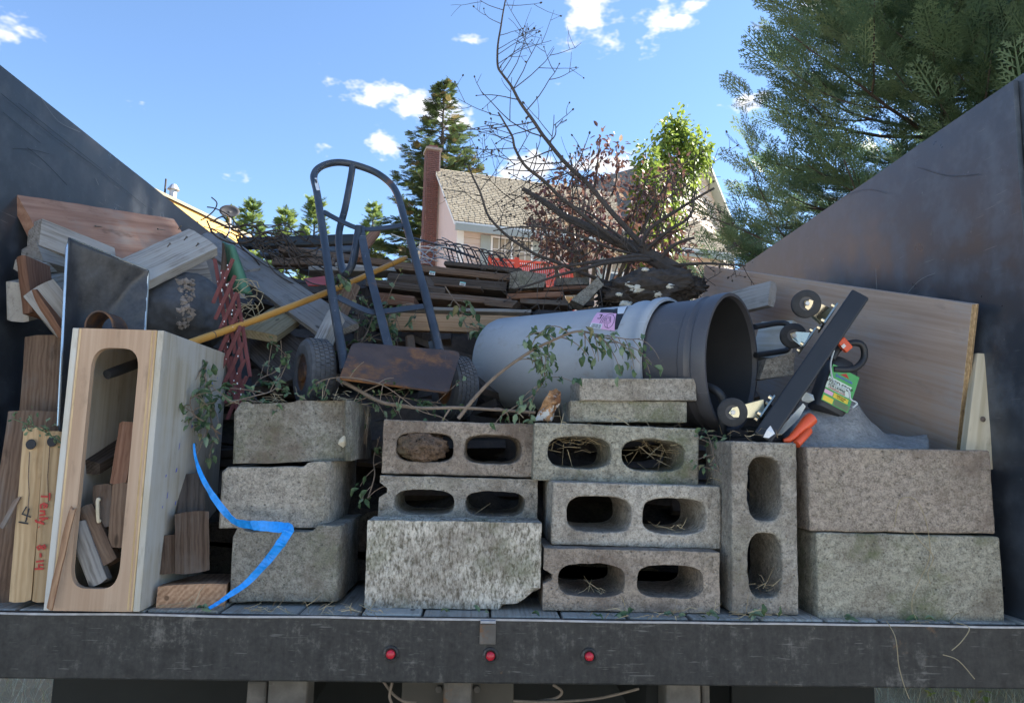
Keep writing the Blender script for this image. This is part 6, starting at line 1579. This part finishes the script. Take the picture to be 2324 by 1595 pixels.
# ------------------------------------------------------------------ second house at right
b45 = math.radians(45); C0, hx, hy = house_frame((W(1480, 480, 22).x, 22, 0), b45)
zE2 = W(1480, 478, 22).z; zR2 = W(1585, 350, 24).z; gw_ = 5.7; Lr = 7.0
h2 = thing('gabled_house', 'pale house with a tall siding gable behind the lime tree', 'house', C0)
m = MB(); m.add([HPt(0, 0, 0), HPt(gw_, 0, 0), HPt(gw_, 0, zE2), HPt(gw_ / 2, 0, zR2), HPt(0, 0, zE2), HPt(0, .2, 0), HPt(gw_, .2, 0), HPt(gw_, .2, zE2), HPt(gw_ / 2, .2, zR2), HPt(0, .2, zE2)],
      [(0, 1, 2, 3, 4), (9, 8, 7, 6, 5), (0, 4, 9, 5), (1, 6, 7, 2), (4, 3, 8, 9), (3, 2, 7, 8)]); g2 = m.obj('gable_wall', MT['siding'], h2)
z = zE2 - 1.5
while z < zR2 - .15:
    f = 0 if z < zE2 else (z + .14 - zE2) / (zR2 - zE2) * gw_ / 2
    if gw_ - 2 * f > .2:
        m = MB(); V = [HPt(f, -.001, z), HPt(gw_ - f, -.001, z), HPt(gw_ - f, -.03, z), HPt(f, -.03, z), HPt(f, -.001, z + .18), HPt(gw_ - f, -.001, z + .18), HPt(gw_ - f, -.012, z + .18), HPt(f, -.012, z + .18)]
        m.add(V, [(0, 1, 2, 3), (3, 2, 6, 7), (4, 7, 6, 5), (0, 3, 7, 4), (1, 5, 6, 2)]); m.obj('siding_board', MT['siding'], g2)
    z += .19
hbox('side_wall', 0, .2, .201, Lr, 0, zE2, MT['siding'], h2); hbox('side_wall', gw_ - .2, gw_, .201, Lr, 0, zE2, MT['siding'], h2)
rise = zR2 - zE2; s1 = (hx * (gw_ / 2) + Vector((0, 0, rise))).normalized(); s2_ = (-hx * (gw_ / 2) + Vector((0, 0, rise))).normalized()
A_ = HPt(0, -.35, zE2) - s1 * .35; Dd = HPt(gw_ / 2, -.35, zR2); Cc = HPt(gw_ / 2, Lr, zR2); B2 = HPt(0, Lr, zE2) - s1 * .35; F_ = HPt(gw_, -.35, zE2) - s2_ * .35; E_ = HPt(gw_, Lr, zE2) - s2_ * .35; up = Vector((0, 0, .12))
m = MB(); m.add([A_, B2, Cc, Dd, E_, F_, A_ + up, B2 + up, Cc + up, Dd + up, E_ + up, F_ + up], [(0, 1, 2, 3), (3, 2, 4, 5), (6, 9, 8, 7), (9, 11, 10, 8), (0, 6, 7, 1), (5, 4, 10, 11), (0, 3, 9, 6), (3, 5, 11, 9), (1, 7, 8, 2), (2, 8, 10, 4)])
rf2 = m.obj('roof', MT['shutter'], h2)
roof_shingles('shingles', A_ + up, (B2 - A_), (Dd - A_), (B2 - A_).length, (Dd - A_).length, 20, 34, MT['shingle2'], rf2)
# ------------------------------------------------------------------ yellow house at left with string lights
p0, p1 = W(375, 452, 14), None
zE3 = p0.z; p1 = WZ(556, 548, zE3 - .1); d_ = Vector((p1.x - p0.x, p1.y - p0.y, 0)).normalized(); nrm3 = Vector((d_.y, -d_.x, 0))
if nrm3.x < 0: nrm3 = -nrm3
st = Vector((p0.x, p0.y, 0)) - d_ * 4; ln = (Vector((p1.x, p1.y, 0)) - st).length
yh = thing('yellow_house', 'yellow house with dark red trim beyond the left bed wall', 'house', st)
C0, hx, hy = st, d_, -nrm3
hbox('wall', 0, ln - .4, .5, .7, 0, zE3 - .12, MT['yellow_wall'], yh); hbox('end_wall', ln - .399, ln - .2, .5, 6, 0, zE3 - .12, MT['yellow_wall'], yh)
hbox('soffit', 0, ln, .0, .499, zE3 - .16, zE3 - .125, MT['yellow_wall'], yh); hbox('fascia', 0, ln, -.06, -.005, zE3 - .36, zE3, MT['yellow_wall'], yh); hbox('gutter', 0, ln, -.14, -.061, zE3 - .50, zE3 - .38, MT['redtrim'], yh)
hbox('trim_band', 0, ln - .38, .44, .498, zE3 - 1.0, zE3 - .62, MT['redtrim'], yh)
m = MB(); m.add([HPt(0, -.1, zE3 + .01), HPt(ln + .1, -.1, zE3 + .01), HPt(ln + .1, 3.2, zE3 + 1.3), HPt(0, 3.2, zE3 + 1.3), HPt(0, -.1, zE3 + .07), HPt(ln + .1, -.1, zE3 + .07), HPt(ln + .1, 3.2, zE3 + 1.36), HPt(0, 3.2, zE3 + 1.36)], [(0, 3, 2, 1), (4, 5, 6, 7), (0, 1, 5, 4), (1, 2, 6, 5), (2, 3, 7, 6), (3, 0, 4, 7)]); m.obj('roof', MT['shingle'], yh)
m = MB(); m.add([HPt(0, 3.201, zE3 + 1.3), HPt(ln + .1, 3.201, zE3 + 1.3), HPt(ln + .1, 6.5, zE3), HPt(0, 6.5, zE3), HPt(0, 3.201, zE3 + 1.36), HPt(ln + .1, 3.201, zE3 + 1.36), HPt(ln + .1, 6.5, zE3 + .06), HPt(0, 6.5, zE3 + .06)], [(0, 3, 2, 1), (4, 5, 6, 7), (0, 1, 5, 4), (1, 2, 6, 5), (2, 3, 7, 6), (3, 0, 4, 7)]); m.obj('roof', MT['shingle'], yh)
for s0 in (.35, ln - .39):
    m = MB(); V = [HPt(s0 + q, d, z) for q in (0, .15) for d, z in ((.5, zE3 - .12), (6.2, zE3 - .12), (3.2, zE3 + 1.25), (.5, zE3 + .15))]
    m.add(V, [(0, 1, 2, 3), (7, 6, 5, 4), (0, 4, 5, 1), (1, 5, 6, 2), (2, 6, 7, 3), (3, 7, 4, 0)]); m.obj('gable', MT['yellow_wall'], yh)
hbox('end_wall', .35, .5, .701, 6, 0, zE3 - .125, MT['yellow_wall'], yh); hbox('rear_wall', .501, ln - .4, 5.85, 6, 0, zE3 - .125, MT['yellow_wall'], yh)
for i in range(9):
    s = ln - 4 + i * .42; m = MB(); m.tube([HPt(s, -.16, zE3 - .46), HPt(s, -.18, zE3 - .50), HPt(s, -.19, zE3 - .58), HPt(s, -.19, zE3 - .60)], [.015, .035, .035, .015], 8); m.obj('light_bulb', MT['trim'], yh, smooth=True)
m = MB(); q = W(392, 450, 14.3); m.tube([q, q + Vector((0, 0, .16)), q + Vector((0, 0, .17)), q + Vector((0, 0, .28))], [.07, .07, .12, .05], 12); m.obj('roof_vent', MT['wire'], yh)
q = W(373, 450, 14.3); m = MB(); m.tube([q, q + Vector((0, 0, .4))], .02, 6); m.obj('vent_pipe', MT['ink'], yh)
# ------------------------------------------------------------------ satellite dish
dc = W(521, 483, 15.0); sdsh = thing('satellite_dish', 'dark oval satellite dish on a mast above the heap', 'satellite dish', W(525, 540, 15.0))
Mx = frame(dc, (0.25, -1, 0.55), (0, 0, 1)) @ Matrix.Diagonal((1, 1.15, 1, 1))
m = MB(); m.lathe([(0.045, .175), (.03, .13), (.015, .07), (.008, 0)], 32); o = m.obj('dish', m_plain('dish_dark', (.03, .03, .034), .6), sdsh, smooth=True, M=Mx); o.modifiers.new('s', 'SOLIDIFY').thickness = .012
m = MB(); m.tube([dc + Vector((0, .02, -.02)), dc + Vector((.02, .05, -.3)), W(512, 548, 15.0)], .022, 8); m.obj('mast', MT['wire'], sdsh)
m = MB(); m.tube([dc + Vector((0, 0, -.12)), dc + Vector((.02, -.2, -.1))], .012, 6); m.obj('feed_arm', MT['wire'], sdsh)
# ------------------------------------------------------------------ bare cut tree lying on the heap
dt = thing('bare_cut_tree', 'bare leafless tree cut off at the trunk, lying on the heap with limbs up', 'tree', W(1535, 640, 2.75))
r7 = random.Random(17)
def limb(pts, w0, w1, name='limb', twigs=0, tl=(.10, .3), seed=0, buds=True, t0=.15, up=.5):
    P = catmull([W(*q) for q in pts], 5); n = len(P)
    P = [p + noise.noise_vector(p * 9) * .006 for p in P]
    rad = [(w0 + (w1 - w0) * (i / (n - 1)) ** .8) for i in range(n)]
    m = MB(); m.tube(P, rad, 8); o = m.obj(name, MT['bark'], dt, smooth=True)
    tw = MB()
    def grow(p, d, L, r, lev):
        q = [p]; n_ = 6; d = d.normalized()
        cv = Vector((r7.uniform(-.5, .5), r7.uniform(-.3, .3), r7.uniform(0, 1.0) * up))
        for i in range(n_):
            p = p + d * L / n_; q.append(p); d = (d + cv * (1.2 / n_) + Vector((r7.gauss(0, .07), r7.gauss(0, .07), r7.gauss(0, .07)))).normalized()
            if lev < 2 and i in (2, 3, 4) and r7.random() < .5:
                sd = d.cross(Vector((r7.gauss(0, .3), -1, r7.gauss(0, .3)))).normalized() * r7.choice((-1, 1))
                grow(p, d * .6 + sd * .8 + Vector((0, 0, .15)), L * r7.uniform(.35, .7), r * .72, lev + 1)
        tw.tube(q, list(np.linspace(r, r * .55, len(q))), 5)
        if buds and r7.random() < .5:
            rb = r7.uniform(.003, .0048); e = q[-1]; tw.tube([e - d * rb, e, e + d * rb, e + d * rb * 1.8], [rb * .5, rb, rb * .8, .0005], 6)
    for i in range(twigs):
        f = t0 + (1 - t0) * (i + r7.random()) / twigs; k = min(n - 2, int(f * (n - 1))); d = (P[k + 1] - P[k]).normalized()
        sd = d.cross(Vector((r7.gauss(0, .35), -1, r7.gauss(0, .35)))).normalized() * r7.choice((-1, 1))
        grow(P[k], d * r7.uniform(.2, .7) + sd * .9, r7.uniform(*tl) * (1.1 - .35 * f), max(.0017, rad[k] * .38 if rad[k] < .008 else .0032), 0)
    if twigs: ob = tw.obj('twigs', MT['bark'], o); ob['kind'] = 'stuff'
    return o
tk = limb([(1545, 622, 2.70), (1500, 596, 2.74), (1452, 570, 2.78), (1406, 549, 2.82), (1352, 524, 2.86), (1298, 499, 2.9), (1244, 466, 2.94), (1186, 428, 2.98)], .038, .009, 'trunk', 8, (.15, .4))
m = MB(); e = W(1545, 622, 2.70); d = (W(1500, 596, 2.74) - e).normalized(); m.tube([e - d * .004, e - d * .001], [.035, .036], 18); o = m.obj('cut_end', m_wood('cut_end_wood', (.12, .065, .04), (.22, .13, .085), 1, 40, knots=False), tk)
limb([(1480, 575, 2.76), (1439, 538, 2.76), (1406, 499, 2.77), (1370, 459, 2.78), (1334, 419, 2.79), (1283, 369, 2.8), (1244, 322, 2.82), (1226, 300, 2.83), (1189, 242, 2.85), (1164, 202, 2.86), (1141, 170, 2.87), (1128, 145, 2.88), (1131, 90, 2.88), (1138, 45, 2.88), (1150, -2, 2.88)], .0135, .0028, 'limb', 22, (.12, .36), t0=.3)
limb([(1420, 556, 2.8), (1388, 538, 2.78), (1356, 513, 2.77), (1316, 484, 2.76), (1276, 452, 2.75), (1226, 405, 2.74), (1189, 372, 2.72), (1168, 336, 2.72), (1162, 308, 2.72), (1146, 280, 2.72), (1130, 255, 2.72)], .0115, .0032, 'limb', 17, (.10, .3), t0=.25)
limb([(1456, 560, 2.74), (1478, 517, 2.72), (1533, 481, 2.7), (1580, 452, 2.68), (1623, 430, 2.66)], .0095, .004, 'limb', 7, (.1, .25))
limb([(1470, 566, 2.74), (1515, 524, 2.68), (1560, 497, 2.64), (1575, 470, 2.63), (1578, 430, 2.63)], .009, .003, 'limb', 7, (.08, .25))
limb([(1500, 585, 2.72), (1530, 556, 2.68), (1575, 540, 2.64)], .010, .005, 'limb', 3, (.08, .2))
limb([(1420, 650, 2.72), (1330, 625, 2.70), (1260, 594, 2.68), (1211, 575, 2.68), (1153, 535, 2.68), (1110, 491, 2.68), (1095, 459, 2.68), (1085, 430, 2.68), (1070, 395, 2.68), (1062, 374, 2.68)], .008, .003, 'limb', 14, (.08, .22), t0=.25)
limb([(1480, 588, 2.7), (1435, 583, 2.66), (1361, 592, 2.6), (1286, 604, 2.56), (1202, 614, 2.54)], .011, .004, 'limb', 8, (.08, .25))
limb([(1470, 592, 2.68), (1385, 594, 2.6), (1299, 616, 2.54), (1237, 634, 2.5), (1170, 655, 2.48)], .010, .003, 'limb', 7, (.08, .22))
limb([(1520, 600, 2.7), (1580, 598, 2.62), (1640, 600, 2.55), (1690, 603, 2.5)], .007, .003, 'limb', 5, (.06, .18))
limb([(1450, 575, 2.74), (1400, 530, 2.8), (1330, 480, 2.9), (1260, 455, 2.95), (1200, 452, 3.0)], .007, .002, 'limb', 10, (.1, .3))
limb([(1440, 580, 2.7), (1340, 545, 2.6), (1250, 520, 2.55), (1180, 515, 2.5), (1120, 525, 2.5)], .006, .002, 'limb', 10, (.08, .25), up=-.2)
# rotted log with bracket fungus under it
bm = bmesh.new(); bmesh.ops.create_icosphere(bm, subdivisions=5, radius=1.0); cl = W(1480, 660, 2.62)
for v in bm.verts:
    q = v.co.copy(); k = 1 + .22 * noise.noise(q * 2.2) + .16 * noise.noise(Vector((q.x * 5, q.y * 13, q.z * 13))) + .10 * noise.noise(Vector((q.x * 16, q.y * 30, q.z * 30))); v.co = Vector((q.x * .19 * k, q.y * .12 * k, q.z * .075 * k))
me = bpy.data.meshes.new('log'); bm.to_mesh(me); bm.free()
lg = thing('rotten_log', 'rotten mossy log with white fungus behind the grey bin', 'log', cl)
add('log_body', me, MT['bark'], lg, Matrix.Translation(cl) @ Matrix.Rotation(-.12, 4, 'Y'), True)
for px, py, s in ((1430, 645, .016), (1448, 655, .03), (1470, 640, .022), (1405, 668, .012), (1520, 650, .016), (1490, 668, .018), (1420, 690, .02), (1465, 612, .013)):
    bm = bmesh.new(); bmesh.ops.create_icosphere(bm, subdivisions=3, radius=1.0); c = W(px, py, 2.515 + (.03 if py < 630 else 0))
    for v in bm.verts: k = 1 + .7 * noise.noise(v.co * 2.5 + Vector((px, 0, 0))) + .5 * noise.noise(v.co * 6 + Vector((0, px, 0))); v.co = Vector((v.co.x * s * k, v.co.y * s * .4 * k, v.co.z * s * .55 * k))
    me = bpy.data.meshes.new('fungus'); bm.to_mesh(me); bm.free(); add('bracket_fungus', me, MT['fungus'], lg, Matrix.Translation(c), True)
# fallen bark chip with pale patches
bk = []
for i, (x, y) in enumerate([(1214, 956), (1222, 930), (1238, 905), (1248, 888), (1262, 880), (1272, 890), (1274, 908), (1262, 930), (1252, 955)]): bk.append(W(x, y, 1.82 + .01 * math.sin(i * 2)))
m = MB(); n = len(bk); cc = sum(bk, Vector()) / n + Vector((0, -.014, 0)); m.add(bk + [cc] + [p + Vector((0, .012, 0)) for p in bk], [(i, (i + 1) % n, n) for i in range(n)] + [(i, n + 1 + i, n + 1 + (i + 1) % n, (i + 1) % n) for i in range(n)])
def m_bark2():
    t = NT('flaky_bark'); v = t.co(); f = t.noise(v, 40, 5, .7); g = t.noise(v, 22, 4, .7)
    c = t.mix(t.ramp(f, .4, .6), (.16, .07, .03), (.45, .25, .12)); c = t.mix(t.ramp(g, .54, .58), c, (.6, .58, .55)); return t.fin(c, .85, t.bump(f, .8, .004))
me = m.mesh('bark'); bm = bmesh.new(); bm.from_mesh(me); bmesh.ops.recalc_face_normals(bm, faces=bm.faces); bmesh.ops.subdivide_edges(bm, edges=bm.edges[:], cuts=2, use_grid_fill=True)
for v in bm.verts: v.co = jit(v.co, .005, 60)
bm.to_mesh(me); bm.free(); tag(add('bark_chip', me, m_bark2()), 'flaky brown and white bark chip standing on the hollow blocks', 'bark')

# ------------------------------------------------------------------ leafy cuttings
def leaf_mesh(curl, fold, seed):
    r = random.Random(seed); V = []; F = []; n = 6
    for i in range(n + 1):
        t_ = i / n; w = .24 * math.sin(math.pi * min(1, t_ * 1.02)) ** .75 * (1.1 - .3 * t_) + .004; a = curl * t_
        x = t_ * math.cos(a * .6); z = -abs(curl) * .35 * t_ * t_ + r.uniform(-.015, .015)
        for s in (-1, 0, 1): V.append((x + r.uniform(-.02, .02), s * w * r.uniform(.75, 1.1), z + abs(s) * fold * w + r.uniform(-.05, .05) + .05 * math.sin(t_ * 9 + seed)))
    for i in range(n):
        for k in (0, 1): F.append((i * 3 + k, i * 3 + k + 1, i * 3 + k + 4, i * 3 + k + 3))
    rn = [seed * .137 % 1] * len(F); me = npmesh('leaf', V, F, rn); me.polygons.foreach_set('use_smooth', [True] * len(F)); return me
LEAVES = [leaf_mesh(c_, f_, i) for i, (c_, f_) in enumerate(((.4, .5), (.9, .9), (1.4, .4), (.6, 1.3), (1.1, -.6)))]
LEAVES_G = []
for me in LEAVES: me.materials.append(MT['leaf'])
for me in LEAVES:
    q = me.copy(); q.materials.clear(); q.materials.append(MT['leaf_pale']); LEAVES_G.append(q)
r8 = random.Random(23)
def cutting(label, pts, r0, r1, nl, size, side=7, sl=(.04, .12), droop=.8, pale=.3, t0=.2, mat='bark_pale', spread=1.0, name='leafy_cutting'):
    P = catmull([W(*q) for q in pts], 5); n = len(P); root = thing(name, label, 'branch', P[0])
    m = MB(); m.tube(P, list(np.linspace(r0, r1, n)), 7); stem = m.obj('stem', MT[mat], root, smooth=True)
    spots = []; tw = MB()
    for i in range(side):
        f = t0 + (1 - t0) * (i + r8.random()) / side; k = min(n - 2, int(f * (n - 1))); d = (P[k + 1] - P[k]).normalized()
        v = (d * .5 + Vector((r8.gauss(0, .7), r8.gauss(-.25, .35), r8.gauss(0, .6))) * spread).normalized(); L_ = r8.uniform(*sl); q = [P[k]]
        for j in range(5): v = (v + Vector((0, 0, -.22 * droop))).normalized(); q.append(q[-1] + v * L_ / 5); spots.append((q[-1], v))
        tw.tube(q, list(np.linspace(max(.0012, r1 * .8), .0008, 6)), 5)
    if side: tw.obj('side_twigs', MT[mat], root)['kind'] = 'stuff'
    for i in range(max(2, nl // 5)):
        k = int((t0 + (1 - t0) * r8.random()) * (n - 2)); spots.append((P[k], (P[k + 1] - P[k]).normalized()))
    for i in range(nl):
        p, v = r8.choice(spots); d = (v * .6 + Vector((r8.gauss(0, .6), r8.gauss(-.1, .5), r8.gauss(-.5 * droop, .45)))).normalized()
        s = size * r8.uniform(.45, 1.1); me = r8.choice(LEAVES_G if r8.random() < pale + .15 else LEAVES)
        M = frame(p + Vector((r8.gauss(0, .006), r8.gauss(0, .006), r8.gauss(0, .006))), d, Vector((r8.gauss(0, .5), -.6, 1))) @ Matrix.Diagonal((s, s * r8.uniform(.8, 1.2), s, 1))
        add('leaf', me, None, root, M)
    return root
cutting('long leafy branch arching up in front of the grey bin', [(1040, 950, 1.83), (1080, 900, 1.83), (1130, 850, 1.82), (1200, 800, 1.80), (1260, 770, 1.79), (1310, 752, 1.78), (1350, 760, 1.78), (1380, 780, 1.78)], .0052, .002, 78, .034, 15, (.05, .13), 1.1, .35, .35)
cutting('drooping leafy shoot hanging at the right tip of the arching branch', [(1345, 757, 1.78), (1395, 765, 1.78), (1430, 770, 1.78), (1452, 768, 1.78)], .0016, .001, 22, .030, 6, (.03, .10), 1.2, .2, .1)
cutting('leafy shoot with pale curled leaves below the arching branch', [(1225, 795, 1.80), (1232, 830, 1.795), (1235, 860, 1.79), (1210, 895, 1.79), (1165, 925, 1.80), (1135, 945, 1.80)], .002, .0012, 46, .034, 10, (.03, .09), .8, .3, .05)
cutting('peeled pale stick lying across the tops of the hollow blocks', [(765, 860, 1.86), (800, 878, 1.85), (860, 910, 1.84), (905, 920, 1.835), (960, 926, 1.83), (1040, 925, 1.83), (1130, 930, 1.83), (1215, 936, 1.83)], .0052, .0036, 10, .022, 5, (.03, .08), .2, .2, .0)
cutting('thin arching twig over the toe plate bottom', [(705, 890, 1.80), (720, 868, 1.79), (770, 856, 1.78), (830, 862, 1.78), (880, 880, 1.79), (950, 930, 1.81), (1000, 945, 1.82)], .0014, .0009, 26, .024, 8, (.02, .06), .6, .3, .0)
cutting('leafy cutting tangled under the hand truck toe plate', [(800, 915, 1.90), (860, 895, 1.90), (930, 905, 1.90), (1000, 915, 1.90)], .002, .001, 60, .026, 14, (.04, .10), .1, .25, .0)
cutting('dense leafy cutting heaped behind the hand truck centre strap', [(800, 800, 2.30), (830, 760, 2.32), (850, 715, 2.35), (880, 690, 2.38)], .003, .0015, 90, .036, 16, (.05, .15), .6, .35, .0)
cutting('leafy cutting hanging between strap and right rail', [(960, 700, 2.38), (930, 690, 2.36), (900, 700, 2.34), (880, 730, 2.32), (890, 780, 2.3)], .0025, .0012, 56, .036, 12, (.05, .14), .9, .3, .0)
cutting('leafy twig hanging in front of the tan beam', [(1010, 650, 2.40), (1030, 680, 2.38), (1045, 700, 2.37), (1060, 740, 2.36), (1110, 752, 2.35)], .0022, .0012, 36, .040, 8, (.04, .12), 1.0, .35, .2)
cutting('small leafy sprig at the left of the pole crossing', [(740, 650, 2.2), (760, 625, 2.2), (790, 640, 2.2), (810, 690, 2.2)], .002, .001, 18, .038, 5, (.04, .09), .9, .3, .1)
cutting('wilted leafy twig hanging beside the plywood box', [(470, 820, 1.80), (465, 850, 1.79), (480, 900, 1.78), (478, 950, 1.77), (498, 1000, 1.76)], .0026, .0014, 52, .032, 11, (.03, .09), .7, .25, .0)
cutting('curling leafy twig touching the painted box side', [(500, 985, 1.77), (470, 960, 1.74), (440, 940, 1.72), (432, 905, 1.71), (450, 880, 1.71)], .0022, .001, 40, .030, 9, (.02, .07), .6, .25, .2)
cutting('leafy twig on top of the left block stack', [(525, 912, 1.72), (570, 900, 1.74), (620, 885, 1.78), (640, 850, 1.82)], .002, .001, 44, .028, 10, (.03, .09), .2, .35, .0)
cutting('dark leafy twig between lattice and hand truck wheel', [(560, 900, 1.95), (590, 860, 1.98), (630, 840, 2.0), (650, 800, 2.0)], .002, .001, 34, .028, 9, (.04, .11), .4, .2, .0)
cutting('leafy twig low behind the left stack gap', [(835, 1130, 1.80), (850, 1080, 1.82), (848, 1040, 1.85), (862, 990, 1.85)], .002, .001, 22, .03, 6, (.03, .08), .8, .1, .0)
cutting('green herb sprig over the two studs', [(150, 1050, 1.58), (142, 1010, 1.585), (110, 985, 1.59), (75, 965, 1.59), (52, 962, 1.60)], .0012, .0008, 40, .014, 10, (.01, .04), -.2, .6, .3, 'leaf_pale')
cutting('weedy dry tuft in the gap left of the upright hollow block', [(1640, 1085, 1.70), (1622, 1040, 1.72), (1612, 1000, 1.74), (1600, 975, 1.76)], .0016, .001, 34, .022, 9, (.02, .06), .3, .4, .0)
# bare vines draped over the boards upper left
r9 = random.Random(4); vn = MB()
for i in range(34):
    x0 = r9.uniform(440, 640); y0 = 500 + (x0 - 440) * .22 + r9.uniform(-15, 25); Y = 2.5
    pts = [W(x0, y0, Y)]; x, y = x0, y0
    for j in range(5): x += r9.uniform(5, 45); y += r9.uniform(-14, 34); pts.append(W(x, y, Y + r9.uniform(-.05, .05)))
    vn.tube(catmull(pts, 4), r9.uniform(.0012, .003), 5)
for pts in ([(455, 500), (470, 492), (487, 476), (492, 460), (480, 448)], [(470, 470), (490, 474), (520, 490), (545, 520)], [(575, 560), (640, 590), (700, 640), (760, 650)], [(590, 560), (625, 620), (700, 660)]):
    vn.tube(catmull([W(x, y, 2.42) for x, y in pts], 5), .0022, 5)
tag(vn.obj('dry_vine', MT['bark']), 'tangle of thin dry dark vines draped over the upper left boards', 'vine')
rr_ = MB()
for i in range(16):
    x0 = r9.uniform(520, 580); y0 = r9.uniform(650, 720); c = W(x0, y0, 2.1); a0 = r9.random() * 6
    rr_.tube([c + Vector((.035 * math.cos(a0 + k * .7) * r9.uniform(.6, 1.2), r9.uniform(-.02, .02), .03 * math.sin(a0 + k * .7))) for k in range(7)], .0012, 5)
tag(rr_.obj('dry_roots', MT['straw']), 'pale curled dry roots between the lattice and yellowed plank', 'roots')

# ------------------------------------------------------------------ straw and leaf litter
def straw_patch(name, label, spots, n, L=(.02, .07), lit=.3, seed=1):
    """spots: list of (px,py,Y,spread_x,spread_z)"""
    r = random.Random(seed); V = []; F = []; rn = []
    for i in range(n):
        px, py, Y, sx, sz = r.choice(spots); c = W(px + r.gauss(0, sx), py + r.gauss(0, sz), Y + r.gauss(0, .012))
        d = Vector((r.gauss(0, 1), r.gauss(0, .5), r.gauss(0, .45))).normalized(); l_ = r.uniform(*L); w = r.uniform(.0004, .0009); k = len(V)
        u = d.cross(Vector((0, -1, .3))).normalized() * w; b2 = c + d * l_ * .5 + Vector((0, 0, r.gauss(0, .004)))
        V += [c - u, c + u, b2 + u, b2 - u, c + d * l_ + u * .4, c + d * l_ - u * .4]; F += [(k, k + 1, k + 2, k + 3), (k + 3, k + 2, k + 4, k + 5)]; q = r.random(); rn += [q, q]
    o = add(name, npmesh(name, [tuple(v) for v in V], F, rn), MT['straw']); stuff(o, label, 'straw'); return o
straw_patch('straw_wisps', 'dry straw stuffed in the cavities of the greenish hollow block', [(1300, 1010, 1.80, 34, 14), (1490, 1020, 1.82, 34, 18), (1290, 990, 1.80, 30, 10), (1510, 1000, 1.80, 24, 12)], 95, (.02, .08), seed=2)
straw_patch('straw_wisps', 'straw and grass wisps on block tops and the bed edge', [(1350, 1345, 1.68, 30, 6), (1520, 1200, 1.72, 30, 5), (1700, 1390, 1.60, 60, 4), (1640, 1050, 1.76, 14, 30), (1750, 1330, 1.66, 12, 8), (600, 905, 1.74, 40, 8), (760, 905, 1.76, 30, 8), (1100, 1165, 1.80, 60, 4), (1500, 1392, 1.60, 90, 4), (2080, 1412, 1.60, 60, 4), (1640, 1095, 1.72, 20, 6), (1330, 955, 1.74, 60, 6), (1700, 985, 1.66, 30, 5)], 240, (.012, .05), seed=3)
straw_patch('straw_wisps', 'loose dry stalks on the plank floor at the left', [(430, 1372, 1.62, 60, 5), (620, 1378, 1.61, 60, 4), (800, 1388, 1.60, 60, 4), (250, 1375, 1.60, 60, 3)], 90, (.01, .05), seed=4)
for lab_, pts in (('long bent dry stalk hanging on the right hand block seam', [(2030, 1195, 1.603), (2042, 1135, 1.60), (2075, 1132, 1.60), (2098, 1170, 1.60), (2110, 1230, 1.60), (2108, 1270, 1.60), (2085, 1320, 1.60), (2070, 1360, 1.60), (2072, 1405, 1.60)],),
                  ('short dry stalk bundle at the right hand block seam', [(2070, 1203, 1.60), (2090, 1230, 1.60), (2118, 1262, 1.60), (2106, 1300, 1.60), (2112, 1325, 1.60)],),
                  ('thin dry root hanging over the sill at the right', [(2012, 1408, 1.575), (2030, 1440, 1.548), (2036, 1470, 1.546), (2040, 1510, 1.546), (2052, 1555, 1.546), (2064, 1585, 1.548)],),
                  ('bent straw stuck on the sill near the right edge', [(2170, 1412, 1.57), (2200, 1424, 1.547), (2182, 1455, 1.546), (2160, 1475, 1.546)],),
                  ('second straw bit on the sill near the right edge', [(2140, 1485, 1.548), (2175, 1498, 1.547), (2212, 1540, 1.547)],)):
    m = MB(); m.tube(catmull([W(*q) for q in pts], 4), .0010, 5); tag(m.obj('dry_stalk', MT['straw']), lab_, 'stalk')
GL = 'fallen leaves along the bed edge'
ords = ['first', 'second', 'third', 'fourth', 'fifth', 'sixth', 'seventh', 'eighth', 'ninth', 'tenth', 'eleventh', 'twelfth', 'thirteenth', 'fourteenth', 'fifteenth', 'sixteenth', 'seventeenth', 'eighteenth', 'nineteenth', 'twentieth', 'twenty first', 'twenty second', 'twenty third', 'twenty fourth']
xs = sorted([r8.uniform(340, 470) for i in range(3)] + [r8.uniform(960, 1230) for i in range(4)] + [r8.uniform(1290, 1830) for i in range(13)] + [r8.uniform(1840, 2200) for i in range(4)])
for i, px in enumerate(xs):
    p = WZ(px, 1386 + (px - 400) * .0165 + r8.uniform(-2, 10), FZ + .006); s = r8.uniform(.018, .040)
    p.y = max(p.y, 1.585)
    M = frame(p, (r8.gauss(0, 1), r8.gauss(0, .6), r8.gauss(.25, .25)), (r8.gauss(0, .5), r8.gauss(-.5, .3), 1)) @ Matrix.Diagonal((s, s, s, 1))
    tag(add('fallen_leaf', r8.choice(LEAVES_G if r8.random() < .65 else LEAVES), None, None, M), ords[i] + ' wilted leaf from the left along the bed edge', 'leaf', GL)
